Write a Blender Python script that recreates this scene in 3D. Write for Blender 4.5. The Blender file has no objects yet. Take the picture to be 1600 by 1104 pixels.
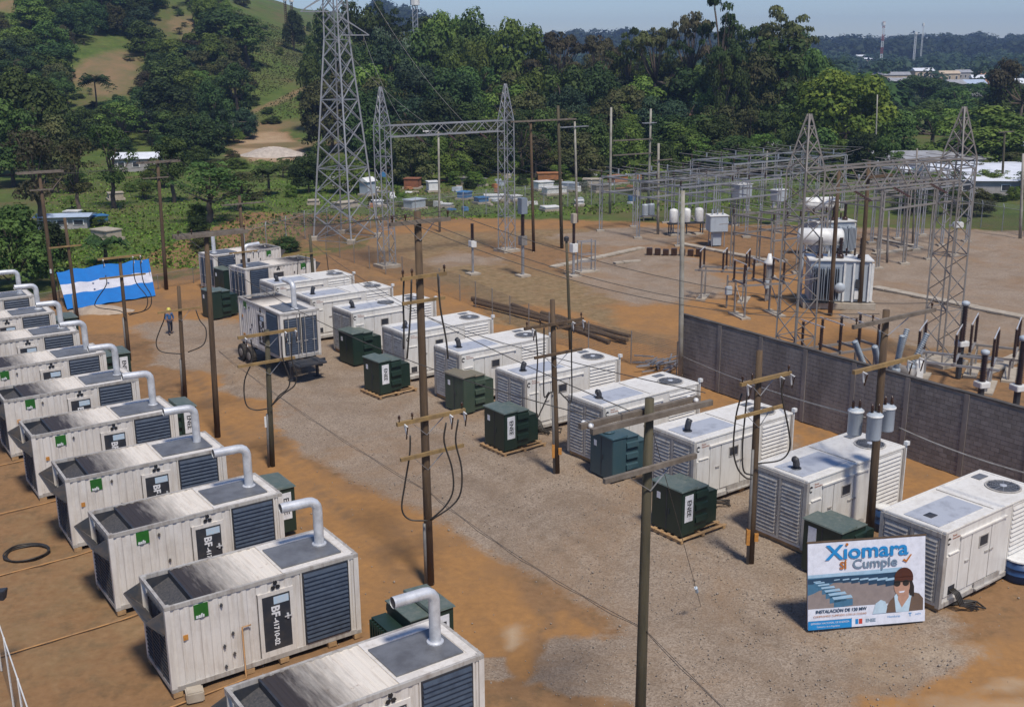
import bpy, math, random
import numpy as np
from mathutils import Vector, Matrix, Euler

random.seed(7)
rng = np.random.default_rng(11)
SC = bpy.context.scene
COL = SC.collection
rad = math.radians

# ------------------------------------------------------------------ camera
CF, CP, CR, CH = 1697.3, 0.26697, -0.00742, 17.82      # focal (px of a 1600 px wide frame), pitch, roll, height
cam = bpy.data.cameras.new('camera')
camo = bpy.data.objects.new('camera', cam)
COL.objects.link(camo)
cam.sensor_width = 36.0
cam.lens = CF * 36.0 / 1600.0
cam.clip_start = 0.5
cam.clip_end = 9000
camo.matrix_world = Matrix.Translation((0, 0, CH)) @ Matrix.Rotation(math.pi / 2 - CP, 4, 'X') @ Matrix.Rotation(CR, 4, 'Z')
SC.camera = camo

# ------------------------------------------------------------------ light
SUN_EL, SUN_AZ = rad(60), math.atan2(-0.91, 0.41)      # sun stands behind the camera, a little to its right
w = bpy.data.worlds.new('World')
SC.world = w
w.use_nodes = True
wn = w.node_tree
bgn = wn.nodes['Background']
sky = wn.nodes.new('ShaderNodeTexSky')
sky.sky_type = 'NISHITA'
sky.sun_disc = False
sky.sun_elevation = SUN_EL
sky.sun_rotation = math.pi / 2 - SUN_AZ
sky.altitude = 100
sky.air_density = 1.0
sky.dust_density = 0.2
sky.ozone_density = 2.5
tint = wn.nodes.new('ShaderNodeMix'); tint.data_type = 'RGBA'; tint.blend_type = 'MULTIPLY'
tint.inputs[0].default_value = 1.0
tint.inputs[7].default_value = (0.68, 0.75, 0.93, 1)
wn.links.new(sky.outputs[0], tint.inputs[6]); wn.links.new(tint.outputs[2], bgn.inputs[0])
bgn.inputs[1].default_value = 0.122
sun = bpy.data.lights.new('sun', 'SUN')
sun.energy = 4.2
sun.angle = rad(9)
sun.color = (1.0, 0.93, 0.82)
suno = bpy.data.objects.new('sun', sun)
COL.objects.link(suno)
sdir = Vector((math.cos(SUN_AZ) * math.cos(SUN_EL), math.sin(SUN_AZ) * math.cos(SUN_EL), math.sin(SUN_EL)))
suno.rotation_euler = (-sdir).to_track_quat('-Z', 'Y').to_euler()
SC.view_settings.view_transform = 'Standard'
SC.view_settings.look = 'None'
SC.view_settings.exposure = 0.0
SC.view_settings.gamma = 1.0
SC.view_settings.use_curve_mapping = False
SC.cycles.max_bounces = 6
SC.cycles.transparent_max_bounces = 16
SC.cycles.volume_bounces = 0

# ------------------------------------------------------------------ where things stand
def ray(u, v):
    c, s = math.cos(CR), math.sin(CR)
    du, dv = u - 800, v - 552
    a, b = c * du + s * dv, -s * du + c * dv
    d = (a / CF, 1.0, -b / CF)
    return Vector((d[0], d[1] * math.cos(CP) + d[2] * math.sin(CP), -d[1] * math.sin(CP) + d[2] * math.cos(CP)))
def G(u, v, z=0.0):
    d = ray(u, v)
    t = (z - CH) / d.z
    return Vector((d.x * t, d.y * t, z))
def PJ(x, y, z):
    Z = z - CH
    Y = y * math.cos(CP) - Z * math.sin(CP)
    q = y * math.sin(CP) + Z * math.cos(CP)
    a, b = CF * x / Y, -CF * q / Y
    c, s = math.cos(CR), math.sin(CR)
    return 800 + c * a - s * b, 552 + s * a + c * b
def HT(p, vtop):
    """height above z of a thing standing at p whose top is seen at row vtop"""
    lo, hi = -5.0, 90.0
    for _ in range(50):
        m = (lo + hi) / 2
        if PJ(p[0], p[1], m)[1] > vtop: lo = m
        else: hi = m
    return lo

def sst(t):
    t = np.clip(t, 0, 1)
    return t * t * (3 - 2 * t)
def terrain(x, y):
    """height of the natural ground, metres"""
    x = np.asarray(x, float); y = np.asarray(y, float)
    cap = 58 * sst((-x + 48 - 0.03 * (y - 300)) / 235)
    z = cap * sst((y - 192 - 0.12 * np.clip(x + 60, -200, 60)) / 215)
    z = z + sst((y - 175) / 80) * (1.6 * np.sin(x * 0.043 + 1.3) * np.sin(y * 0.037) + 0.9 * np.sin(x * 0.11 + y * 0.07))
    far = sst((y - 850) / 900)
    z = z + far * (20 + 6 * np.sin(x * 0.004 + 1) + 4 * np.sin(x * 0.011)) + 45 * sst((y - 2100) / 900) * (0.6 + 0.4 * np.sin(x * 0.0021 + 2.2))
    return z
def TZ(x, y):
    return float(terrain(x, y))
def GT(u, v):
    """where the line of sight meets the terrain"""
    d = ray(u, v)
    t = 15.0
    while t < 2500:
        p = Vector((0, 0, CH)) + d * t
        if p.z < TZ(p.x, p.y):
            break
        t += max(0.5, t * 0.004)
    return Vector((p.x, p.y, TZ(p.x, p.y)))

# ------------------------------------------------------------------ objects
def tag(o, label=None, cat=None, group=None, kind=None):
    if label: o['label'] = label
    if cat: o['category'] = cat
    if group: o['group'] = group
    if kind: o['kind'] = kind
    return o
def thing(name, loc, rz=0.0, label=None, cat=None, group=None):
    o = bpy.data.objects.new(name, None)
    o.empty_display_size = 0.3
    COL.objects.link(o)
    o.location = loc
    o.rotation_euler = (0, 0, rz)
    return tag(o, label, cat, group)
def kids(o):
    return [c for c in o.children]
def dup(o, parent=None, loc=None, rz=None, label=None, group=None, scale=None):
    c = o.copy()
    COL.objects.link(c)
    if parent is not None: c.parent = parent
    if loc is not None: c.location = loc
    if rz is not None: c.rotation_euler = (0, 0, rz)
    if scale is not None: c.scale = scale
    if label: c['label'] = label
    if group: c['group'] = group
    for k in o.children:
        dup(k, c)
    return c

class MB:
    """collects shapes and links them as one mesh object"""
    def __init__(s):
        s.v = []; s.f = []; s.m = []; s.cur = 0; s.M = None; s.smooth = False; s.sm = []; s.cuts = []
    def _add(s, vs, fs):
        n = len(s.v); s.cuts.append((n, len(s.f)))
        if s.M is not None: vs = [s.M @ Vector(p) for p in vs]
        s.v += [tuple(p) for p in vs]
        for f in fs:
            s.f.append([i + n for i in f]); s.m.append(s.cur); s.sm.append(s.smooth)
        return s
    def box(s, x0, x1, y0, y1, z0, z1):
        vs = [(x0, y0, z0), (x1, y0, z0), (x1, y1, z0), (x0, y1, z0), (x0, y0, z1), (x1, y0, z1), (x1, y1, z1), (x0, y1, z1)]
        return s._add(vs, [(3, 2, 1, 0), (4, 5, 6, 7), (0, 1, 5, 4), (1, 2, 6, 5), (2, 3, 7, 6), (3, 0, 4, 7)])
    def bar(s, a, b, wd, dp=None, up=(0, 0, 1)):
        """rectangular bar from a to b"""
        a, b = Vector(a), Vector(b)
        dp = wd if dp is None else dp
        d = (b - a).normalized(); up = Vector(up)
        if abs(d.dot(up)) > 0.98: up = Vector((0, 1, 0)) if abs(d.y) < 0.9 else Vector((1, 0, 0))
        r = d.cross(up).normalized() * wd / 2; t = r.cross(d).normalized() * dp / 2
        vs = [a - r - t, a + r - t, a + r + t, a - r + t, b - r - t, b + r - t, b + r + t, b - r + t]
        return s._add(vs, [(0, 1, 2, 3), (7, 6, 5, 4), (0, 4, 5, 1), (1, 5, 6, 2), (2, 6, 7, 3), (3, 7, 4, 0)])
    def tube(s, pts, r, n=8, cap=True):
        pts = [Vector(p) for p in pts]
        rs = r if isinstance(r, (list, tuple)) else [r] * len(pts)
        vs = []; fs = []
        ref = None
        for i, p in enumerate(pts):
            d = (pts[min(i + 1, len(pts) - 1)] - pts[max(i - 1, 0)]).normalized()
            if ref is None:
                ref = Vector((0, 0, 1)) if abs(d.z) < 0.9 else Vector((1, 0, 0))
            a = (ref - d * ref.dot(d)).normalized(); ref = a; b = d.cross(a)
            for k in range(n):
                t = 2 * math.pi * k / n
                vs.append(p + (a * math.cos(t) + b * math.sin(t)) * rs[i])
        for i in range(len(pts) - 1):
            for k in range(n):
                fs.append((i * n + k, i * n + (k + 1) % n, (i + 1) * n + (k + 1) % n, (i + 1) * n + k))
        if cap:
            fs.append(tuple(range(n))[::-1]); m = (len(pts) - 1) * n; fs.append(tuple(range(m, m + n)))
        return s._add(vs, fs)
    def lathe(s, prof, c=(0, 0, 0), n=12, axis=None):
        """profile of (radius, height) turned about z"""
        vs = []; fs = []
        c = Vector(c)
        for r, z in prof:
            for k in range(n):
                t = 2 * math.pi * k / n
                vs.append(c + Vector((r * math.cos(t), r * math.sin(t), z)))
        for i in range(len(prof) - 1):
            for k in range(n):
                fs.append((i * n + k, i * n + (k + 1) % n, (i + 1) * n + (k + 1) % n, (i + 1) * n + k))
        fs.append(tuple(range(n))[::-1]); m = (len(prof) - 1) * n; fs.append(tuple(range(m, m + n)))
        return s._add(vs, fs)
    def poly(s, pts, thick=None, nrm=None):
        """flat polygon, with thickness along nrm when given"""
        pts = [Vector(p) for p in pts]
        n = len(pts)
        if thick is None: return s._add(pts, [tuple(range(n))])
        nn = Vector(nrm) * thick
        vs = pts + [p + nn for p in pts]
        fs = [tuple(range(n))[::-1], tuple(range(n, 2 * n))] + [(i, (i + 1) % n, n + (i + 1) % n, n + i) for i in range(n)]
        return s._add(vs, fs)
    def mesh(s, name, mats, bevel=0):
        me = bpy.data.meshes.new(name)
        me.from_pydata(s.v, [], s.f)
        for m in (mats if isinstance(mats, (list, tuple)) else [mats]): me.materials.append(m)
        if s.cur or any(s.m): me.polygons.foreach_set('material_index', s.m)
        if any(s.sm): me.polygons.foreach_set('use_smooth', s.sm)
        if bevel:
            import bmesh
            bm = bmesh.new(); bm.from_mesh(me)
            bmesh.ops.bevel(bm, geom=bm.edges[:], offset=bevel, segments=2, affect='EDGES', clamp_overlap=True)
            bmesh.ops.recalc_face_normals(bm, faces=bm.faces[:])
            bm.to_mesh(me); bm.free()
        me.update()
        return me
    def build(s, name, mats, parent=None, loc=None, bevel=0, rz=None, label=None):
        me = s.mesh(name, mats, bevel)
        o = bpy.data.objects.new(name, me)
        COL.objects.link(o)
        if parent is not None: o.parent = parent
        if loc is not None: o.location = loc
        if rz is not None: o.rotation_euler = (0, 0, rz)
        if label: o['label'] = label
        return o
def each(mb, name, mat, parent, bevel=0, group=1):
    """links every shape of mb (or every run of `group` shapes) as an object of its own"""
    cuts = mb.cuts + [(len(mb.v), len(mb.f))]
    out = []
    for i in range(0, len(mb.cuts), group):
        (v0, f0), (v1, f1) = cuts[i], cuts[min(i + group, len(mb.cuts))]
        q = MB(); q.v = mb.v[v0:v1]; q.f = [[k - v0 for k in f] for f in mb.f[f0:f1]]; q.m = mb.m[f0:f1]; q.sm = mb.sm[f0:f1]
        out.append(q.build(name, mat, parent, bevel=bevel))
    return out
def inst(name, me, parent=None, loc=(0, 0, 0), rot=None, scale=None):
    o = bpy.data.objects.new(name, me)
    COL.objects.link(o)
    if parent is not None: o.parent = parent
    o.location = loc
    if rot is not None: o.rotation_euler = rot
    if scale is not None: o.scale = scale
    return o
def text_mesh(txt, size, mat, depth=0.002, align='CENTER', bold=0.0):
    cu = bpy.data.curves.new('lettering', 'FONT')
    cu.body = txt; cu.size = size; cu.extrude = depth; cu.align_x = align; cu.align_y = 'CENTER'
    cu.offset = bold; cu.resolution_u = 3
    t = bpy.data.objects.new('lettering', cu)
    COL.objects.link(t)
    bpy.context.view_layer.update()
    me = bpy.data.meshes.new_from_object(t.evaluated_get(bpy.context.evaluated_depsgraph_get()))
    me.materials.clear(); me.materials.append(mat)
    bpy.data.objects.remove(t); bpy.data.curves.remove(cu)
    return me

# ------------------------------------------------------------------ materials
def N(nt, kind, **kw):
    n = nt.nodes.new('ShaderNode' + kind)
    for k, v in kw.items():
        if k.startswith('i_'):
            key = k[2:]
            n.inputs[int(key) if key.isdigit() else key].default_value = v
        else: setattr(n, k, v)
    return n
def newmat(name):
    m = bpy.data.materials.new(name)
    m.use_nodes = True
    return m, m.node_tree, m.node_tree.nodes['Principled BSDF']
def c4(c):
    return (c[0], c[1], c[2], 1.0)
def objvec(nt, rnd=True, scale=(1, 1, 1)):
    tc = N(nt, 'TexCoord')
    mp = N(nt, 'Mapping'); mp.inputs['Scale'].default_value = scale
    nt.links.new(tc.outputs['Object'], mp.inputs[0])
    if not rnd: return mp.outputs[0]
    oi = N(nt, 'ObjectInfo')
    ad = N(nt, 'VectorMath', operation='ADD')
    mu = N(nt, 'Math', operation='MULTIPLY', i_1=91.7)
    nt.links.new(oi.outputs['Random'], mu.inputs[0])
    nt.links.new(mp.outputs[0], ad.inputs[0]); nt.links.new(mu.outputs[0], ad.inputs[1])
    return ad.outputs[0]
def noise(nt, vec, scale, detail=4, rough=0.6, dist=0.0):
    n = N(nt, 'TexNoise'); n.inputs['Scale'].default_value = scale; n.inputs['Detail'].default_value = detail
    n.inputs['Roughness'].default_value = rough; n.inputs['Distortion'].default_value = dist
    nt.links.new(vec, n.inputs['Vector'])
    return n.outputs['Fac']
def mapr(nt, fac, a, b, c=0.0, d=1.0):
    m = N(nt, 'MapRange'); m.inputs[1].default_value = a; m.inputs[2].default_value = b; m.inputs[3].default_value = c; m.inputs[4].default_value = d
    nt.links.new(fac, m.inputs[0])
    return m.outputs[0]
def mix(nt, fac, a, b, blend='MIX'):
    m = N(nt, 'Mix', data_type='RGBA', blend_type=blend)
    if isinstance(fac, (int, float)): m.inputs[0].default_value = fac
    else: nt.links.new(fac, m.inputs[0])
    for i, x in ((6, a), (7, b)):
        if isinstance(x, tuple): m.inputs[i].default_value = c4(x)
        else: nt.links.new(x, m.inputs[i])
    return m.outputs[2]
def mul(nt, a, b):
    m = N(nt, 'Math', operation='MULTIPLY')
    for i, x in ((0, a), (1, b)):
        if isinstance(x, (int, float)): m.inputs[i].default_value = x
        else: nt.links.new(x, m.inputs[i])
    return m.outputs[0]
def bump(nt, bs, h, strength, dist=0.02):
    b = N(nt, 'Bump'); b.inputs['Strength'].default_value = strength; b.inputs['Distance'].default_value = dist
    nt.links.new(h, b.inputs['Height']); nt.links.new(b.outputs[0], bs.inputs['Normal'])
def simple(name, col, col2=None, scale=3.0, rough=0.6, metal=0.0, lo=0.4, hi=0.65, stretch=(1, 1, 1), bmp=0.0, bscale=None, spec=None):
    m, nt, bs = newmat(name)
    col2 = col2 if col2 else tuple(c * 0.7 for c in col)
    v = objvec(nt, True, stretch)
    f = mapr(nt, noise(nt, v, scale, 5, 0.65), lo, hi)
    nt.links.new(mix(nt, f, col, col2), bs.inputs['Base Color'])
    bs.inputs['Roughness'].default_value = rough
    bs.inputs['Metallic'].default_value = metal
    if spec is not None: bs.inputs['Specular IOR Level'].default_value = spec
    if bmp: bump(nt, bs, noise(nt, v, bscale or scale * 4, 3), bmp)
    return m
def painted(name, col, dirt, rust, streak=1.0, rough=0.5):
    """weathered sheet-metal paint: streaks running down, grime low down, a little rust"""
    m, nt, bs = newmat(name)
    v = objvec(nt, True, (2.2, 2.2, 0.22))
    v2 = objvec(nt, True)
    f = mapr(nt, noise(nt, v, 2.4, 6, 0.7), 0.47, 0.74, 0, 0.75 * streak)
    g = mapr(nt, noise(nt, v2, 1.1, 5, 0.7), 0.45, 0.75, 0, 0.5 * streak)
    r = mapr(nt, noise(nt, v2, 5.5, 8, 0.75), 0.68, 0.72, 0, 0.8)
    c = mix(nt, f, col, dirt); c = mix(nt, g, c, dirt); c = mix(nt, r, c, rust)
    nt.links.new(c, bs.inputs['Base Color'])
    bs.inputs['Roughness'].default_value = rough
    return m
MAT = {}
MAT['white'] = painted('white_paint', (0.66, 0.625, 0.58), (0.42, 0.37, 0.315), (0.21, 0.11, 0.06), 1.0)
MAT['white2'] = painted('enclosure_white_paint', (0.68, 0.66, 0.62), (0.45, 0.41, 0.36), (0.24, 0.15, 0.09), 0.8)
MAT['trim'] = painted('weathered_trim', (0.42, 0.40, 0.37), (0.20, 0.165, 0.14), (0.22, 0.11, 0.05), 1.3)
MAT['dark'] = simple('charcoal_metal', (0.022, 0.027, 0.037), (0.05, 0.048, 0.05), 2.0, 0.55)
MAT['slat'] = simple('blue_black_slat', (0.052, 0.068, 0.095), (0.035, 0.045, 0.065), 4.0, 0.42)
MAT['grille'] = simple('dusty_grille', (0.05, 0.055, 0.065), (0.11, 0.09, 0.075), 2.5, 0.7)
MAT['plate'] = simple('grey_roof_plate', (0.20, 0.205, 0.215), (0.13, 0.13, 0.135), 1.3, 0.45, 0.3)
MAT['plateblue'] = simple('pale_blue_plate', (0.42, 0.44, 0.485), (0.26, 0.27, 0.30), 2.2, 0.45, 0.1, 0.5, 0.75)
MAT['alu'] = simple('aluminium_pipe', (0.68, 0.69, 0.71), (0.48, 0.49, 0.51), 2.5, 0.42, 0.35)
MAT['green'] = simple('green_sign', (0.02, 0.13, 0.015), (0.018, 0.10, 0.015), 4, 0.5)
MAT['letter'] = simple('white_lettering', (0.75, 0.76, 0.78), (0.6, 0.6, 0.62), 8, 0.5)
MAT['blackink'] = simple('black_print', (0.015, 0.015, 0.018), (0.03, 0.03, 0.03), 8, 0.5)
MAT['sticker'] = simple('orange_sticker', (0.55, 0.25, 0.05), (0.40, 0.17, 0.04), 12, 0.5)
MAT['palesticker'] = simple('pale_blue_sticker', (0.42, 0.56, 0.68), (0.5, 0.55, 0.6), 12, 0.5)
MAT['orangepipe'] = simple('orange_conduit', (0.42, 0.22, 0.08), (0.27, 0.155, 0.075), 3, 0.6)
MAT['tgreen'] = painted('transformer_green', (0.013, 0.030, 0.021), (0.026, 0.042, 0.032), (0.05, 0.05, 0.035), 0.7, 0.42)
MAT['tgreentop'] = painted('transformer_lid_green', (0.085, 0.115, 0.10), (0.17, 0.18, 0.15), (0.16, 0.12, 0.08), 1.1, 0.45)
MAT['tblue'] = painted('transformer_teal', (0.035, 0.075, 0.092), (0.055, 0.088, 0.095), (0.10, 0.10, 0.09), 0.9, 0.45)
MAT['tdusty'] = painted('transformer_dusty_lid', (0.17, 0.145, 0.105), (0.12, 0.13, 0.10), (0.16, 0.11, 0.07), 1.2, 0.7)
MAT['tfaded'] = painted('transformer_faded_green', (0.042, 0.068, 0.048), (0.07, 0.085, 0.062), (0.09, 0.07, 0.04), 1.0, 0.5)
MAT['pallet'] = simple('raw_timber', (0.42, 0.27, 0.13), (0.27, 0.16, 0.08), 3, 0.8, 0, 0.35, 0.65, (1, 1, 1))
MAT['pole'] = simple('creosoted_pole', (0.066, 0.042, 0.025), (0.125, 0.08, 0.042), 2.2, 0.85, 0, 0.35, 0.7, (3, 3, 0.35), 0.3)
MAT['pole2'] = simple('olive_treated_pole', (0.052, 0.047, 0.028), (0.095, 0.078, 0.045), 2.2, 0.85, 0, 0.35, 0.7, (3, 3, 0.35), 0.3)
MAT['arm'] = simple('yellow_treated_crossarm', (0.30, 0.195, 0.075), (0.19, 0.125, 0.055), 3.0, 0.8, 0, 0.35, 0.65, (1, 1, 1), 0.2)
MAT['armgrey'] = simple('weathered_grey_crossarm', (0.185, 0.155, 0.125), (0.105, 0.085, 0.066), 3.0, 0.85, 0, 0.35, 0.65, (1, 1, 1), 0.2)
MAT['galv'] = simple('galvanised_steel', (0.40, 0.41, 0.43), (0.26, 0.26, 0.27), 1.5, 0.5, 0.45, 0.35, 0.65)
MAT['galvrust'] = simple('tarnished_steel', (0.30, 0.285, 0.27), (0.19, 0.165, 0.145), 1.2, 0.65, 0.3, 0.35, 0.65)
MAT['concpole'] = simple('concrete_pole', (0.33, 0.315, 0.27), (0.23, 0.21, 0.17), 1.5, 0.9)
MAT['conc'] = simple('pale_concrete', (0.42, 0.37, 0.30), (0.29, 0.24, 0.18), 1.5, 0.9, 0, 0.35, 0.7, (1, 1, 1), 0.3)
MAT['brown'] = simple('brown_porcelain', (0.035, 0.017, 0.012), (0.06, 0.03, 0.02), 4, 0.25)
MAT['greyporc'] = simple('grey_porcelain', (0.33, 0.37, 0.40), (0.23, 0.26, 0.29), 4, 0.3)
MAT['tankgrey'] = painted('substation_grey_paint', (0.40, 0.445, 0.49), (0.27, 0.29, 0.31), (0.2, 0.15, 0.1), 0.7)
MAT['tankdark'] = painted('radiator_grey_paint', (0.20, 0.235, 0.28), (0.14, 0.16, 0.18), (0.15, 0.1, 0.07), 0.6)
MAT['cleanwhite'] = simple('clean_white', (0.72, 0.72, 0.70), (0.58, 0.57, 0.55), 2, 0.5)
MAT['wire'] = simple('weathered_conductor', (0.05, 0.045, 0.04), (0.09, 0.08, 0.07), 3, 0.6)
MAT['wirelight'] = simple('bright_conductor', (0.34, 0.32, 0.30), (0.22, 0.2, 0.18), 3, 0.5, 0.3)
MAT['cable'] = simple('black_cable', (0.022, 0.02, 0.018), (0.045, 0.038, 0.03), 3, 0.5)
MAT['rubber'] = simple('tyre_rubber', (0.018, 0.017, 0.016), (0.05, 0.042, 0.035), 4, 0.85)
MAT['conduit'] = simple('grey_conduit', (0.12, 0.115, 0.11), (0.17, 0.16, 0.15), 3, 0.5)
MAT['blue'] = simple('blue_plastic', (0.012, 0.045, 0.13), (0.02, 0.06, 0.16), 3, 0.45)
MAT['skyblue'] = simple('sky_blue_cloth', (0.004, 0.145, 0.46), (0.006, 0.125, 0.40), 1.5, 0.8)
MAT['whitecloth'] = simple('white_cloth', (0.55, 0.55, 0.60), (0.45, 0.45, 0.50), 1.5, 0.8)
# ================================================================== the land
def axis(lo, a, b, hi, fine, grow):
    mid = list(np.arange(a, b + 1e-6, fine))
    out = []; s = fine; x = a
    while x > lo:
        s *= grow; x -= s; out.append(max(x, lo))
    out = out[::-1] + mid
    s = fine; x = b
    while x < hi:
        s *= grow; x += s; out.append(min(x, hi))
    return np.array(out)
XS = axis(-3200, -45, 62, 3200, 0.42, 1.045)
YS = axis(-60, 17, 125, 4200, 0.42, 1.028)
GX, GY = np.meshgrid(XS, YS)
GZ = terrain(GX, GY)
near = (GY < 150)
lump = 0.035 * np.sin(GX * 1.7 + 1.1 * np.sin(GY * 0.9)) * np.sin(GY * 1.3 + np.sin(GX * 1.1)) + 0.02 * np.sin(GX * 4.1 + GY * 3.3)
GZ = GZ + np.where(near, lump - 0.03, 0)
rn = rng.normal(0, 1, GX.shape)
GZ = GZ + np.where(near, rn * 0.008, 0)

def pjv(x, y, z):
    Z = z - CH
    Y = y * math.cos(CP) - Z * math.sin(CP)
    Y = np.where(Y < 1, 1, Y)
    q = y * math.sin(CP) + Z * math.cos(CP)
    a, b = CF * x / Y, -CF * q / Y
    c, s = math.cos(CR), math.sin(CR)
    return 800 + c * a - s * b, 552 + s * a + c * b
def vnoise(x, y, cell, seed):
    r = np.random.default_rng(seed); T = r.uniform(-1, 1, (257, 257))
    fx, fy = x / cell + 500.5, y / cell + 500.5
    ix, iy = np.floor(fx).astype(int), np.floor(fy).astype(int)
    tx, ty = sst(fx - ix), sst(fy - iy)
    ix %= 256; iy %= 256
    return (T[iy, ix] * (1 - tx) + T[iy, ix + 1] * tx) * (1 - ty) + (T[iy + 1, ix] * (1 - tx) + T[iy + 1, ix + 1] * tx) * ty
WX = GX + 1.8 * vnoise(GX, GY, 5.5, 1) + 0.9 * vnoise(GX, GY, 2.2, 2) + .45 * vnoise(GX, GY, .9, 3)
WY = GY + 2.2 * vnoise(GX, GY, 6.0, 4) + 1.1 * vnoise(GX, GY, 2.4, 5) + .5 * vnoise(GX, GY, .9, 6)
GU, GV = pjv(WX, WY, 0 * GX)
inview = (GY > 17)
def blob(u, v, ru, rv, ang=0.0, soft=0.35):
    """soft patch of ground centred where the line of sight (u, v) meets it"""
    a = rad(ang); du, dv = GU - u, GV - v
    x = (du * math.cos(a) + dv * math.sin(a)) / ru; y = (-du * math.sin(a) + dv * math.cos(a)) / rv
    return sst((1 + soft - np.sqrt(x * x + y * y)) / (2 * soft)) * inview
def mx(*a):
    r = a[0]
    for b in a[1:]: r = np.maximum(r, b)
    return r
def half(u0, v0, u1, v1, soft):
    """1 below / right of the line through two ground points"""
    p, q = G(u0, v0), G(u1, v1)
    d = (q - p).normalized()
    s = (GX - p.x) * d.y - (GY - p.y) * d.x
    return sst(0.5 + s / (2 * soft))
inside = half(-400, 660, 60, 468, 1.0)            # everything this side of the far left fence
yard = sst((118 - GY + 0.25 * GX) / 6)
gravel = mx(blob(1000, 860, 430, 230, 20), blob(760, 680, 330, 110, 22), blob(520, 590, 200, 75, 20), blob(560, 700, 150, 70, 30, .5),
            blob(330, 540, 120, 34, 5, .5), blob(1180, 1040, 330, 90, 0), blob(815, 1075, 62, 50, 20, .18), blob(1480, 460, 210, 85, 8),
            blob(1560, 400, 200, 50, 0), blob(1010, 430, 130, 40, 5, .5), blob(990, 372, 110, 16, 0, .5), blob(720, 405, 70, 14, 0, .6) * 0.8,
            blob(1480, 360, 160, 30, 0, .5) * 0.8, blob(600, 640, 180, 60, 20, .4), blob(420, 236, 62, 18, 0, .3), blob(900, 1000, 120, 60, 10, .3))
orange = mx(blob(640, 920, 190, 120, 38), blob(460, 730, 130, 55, 40), blob(830, 1010, 100, 75, 30, .3), blob(960, 965, 38, 20, 0, .4), blob(1500, 1050, 150, 70, -8, .4),
            blob(340, 620, 70, 70, 40, .5) * 0.7, blob(240, 500, 120, 30, 0, .5) * 0.8, blob(1130, 460, 180, 55, 12, .45), blob(1060, 410, 130, 16, 8, .6) * .8,
            blob(1340, 700, 420, 50, 20, .5) * 0.9, blob(860, 560, 330, 30, 27, .5) * 0.8, blob(1260, 480, 150, 60, 0, .5), blob(1120, 500, 160, 50, 15, .5), blob(1560, 1040, 190, 90, 0, .4), blob(1500, 760, 160, 60, 15, .5), blob(560, 830, 90, 80, 40, .4), blob(700, 960, 150, 90, 35, .4), blob(960, 540, 140, 30, 25, .5) * .9, blob(370, 640, 60, 60, 40, .5), blob(880, 500, 90, 14, 15, .5) * .8, blob(760, 1010, 120, 40, 30, .4),
            blob(850, 350, 260, 10, -3, .6) * .6, blob(680, 355, 150, 9, -7, .6) * .6, blob(430, 820, 60, 100, 0, .4), blob(1560, 960, 90, 60, 0, .6) * .5,
            blob(1040, 355, 70, 14, 0, .5) * .8, blob(870, 285, 60, 7, 0, .4) * .7, blob(650, 330, 140, 10, 0, .4) * .3, blob(300, 450, 90, 12, 0, .5) * .8)
cut = half(350, 640, 1000, 985, 1.4) * (GX < 12) * (1 - mx(blob(815, 1075, 62, 50, 20, .18), blob(1040, 1085, 150, 70, 0, .3), blob(1200, 1050, 260, 120, 0, .4), blob(1000, 1010, 60, 40, 0, .5)))
gravel = gravel * (1 - cut * .97) * (1 - .95 * blob(1510, 1050, 140, 60, -8, .4))
orange = np.maximum(orange, blob(1520, 1040, 160, 66, -8, .4))
orange = np.maximum(orange, blob(740, 930, 190, 90, 35, .5) * .8)
orange = np.maximum(orange, blob(560, 800, 120, 60, 38, .5) * .8)
orange = orange * (1 - blob(815, 1075, 56, 44, 20, .18))
pale = mx(blob(850, 985, 38, 14, 15, .6), blob(1470, 1050, 70, 14, 0, .8) * .8, blob(1420, 990, 120, 24, 0, .6) * .4, blob(150, 482, 30, 6, 0, .4) * .7, blob(420, 236, 60, 16, 0, .3) * .9)
grassy = np.maximum(1 - sst((128 - GY - 0.22 * GX) / 9), 0) * 1.0
grassy = np.maximum(grassy, half(60, 468, -400, 660, 1.2) * (GX < -15))
grassy = np.maximum(grassy, half(520, 398, 250, 440, 2.0) * half(250, 440, 520, 398, 60) * (GX < -14) * (GY > 88))
drygrass = mx(blob(820, 470, 240, 60, 12, .5) * .75, blob(690, 380, 110, 22, -5, .5) * .7, blob(900, 370, 110, 18, 0, .6) * .7, blob(110, 950, 190, 150, 0, .4) * .35, blob(1440, 520, 200, 50, 12, .6) * .5)
UH, VH = pjv(GX + 7 * vnoise(GX, GY, 22, 7), GY + 12 * vnoise(GX, GY, 25, 8) + 5 * vnoise(GX, GY, 9, 9), terrain(GX, GY))
def blobh(u, v, ru, rv, ang=0.0, soft=0.35):
    a = rad(ang); du, dv = UH - u, VH - v
    x = (du * math.cos(a) + dv * math.sin(a)) / ru; y = (-du * math.sin(a) + dv * math.cos(a)) / rv
    return sst((1 + soft - np.sqrt(x * x + y * y)) / (2 * soft)) * (GY > 150) * (GY < 700)
bare = mx(blobh(160, 115, 58, 36, 0, .4), blobh(280, 42, 34, 18, 0, .4), blobh(415, 158, 95, 5, -28, .6) * .8, blobh(430, 196, 100, 7, 0, .6) * .8, blobh(440, 226, 90, 7, 0, .6) * .9, blobh(450, 60, 18, 30, 20, .8) * .5, blobh(25, 8, 40, 14, 0, .5), blobh(345, 190, 20, 8, 0, .5))
bare = np.maximum(bare, (GY > 520) * (GY < 900) * (GX > 120) * 0.5)
rut = np.zeros_like(GX)
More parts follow.
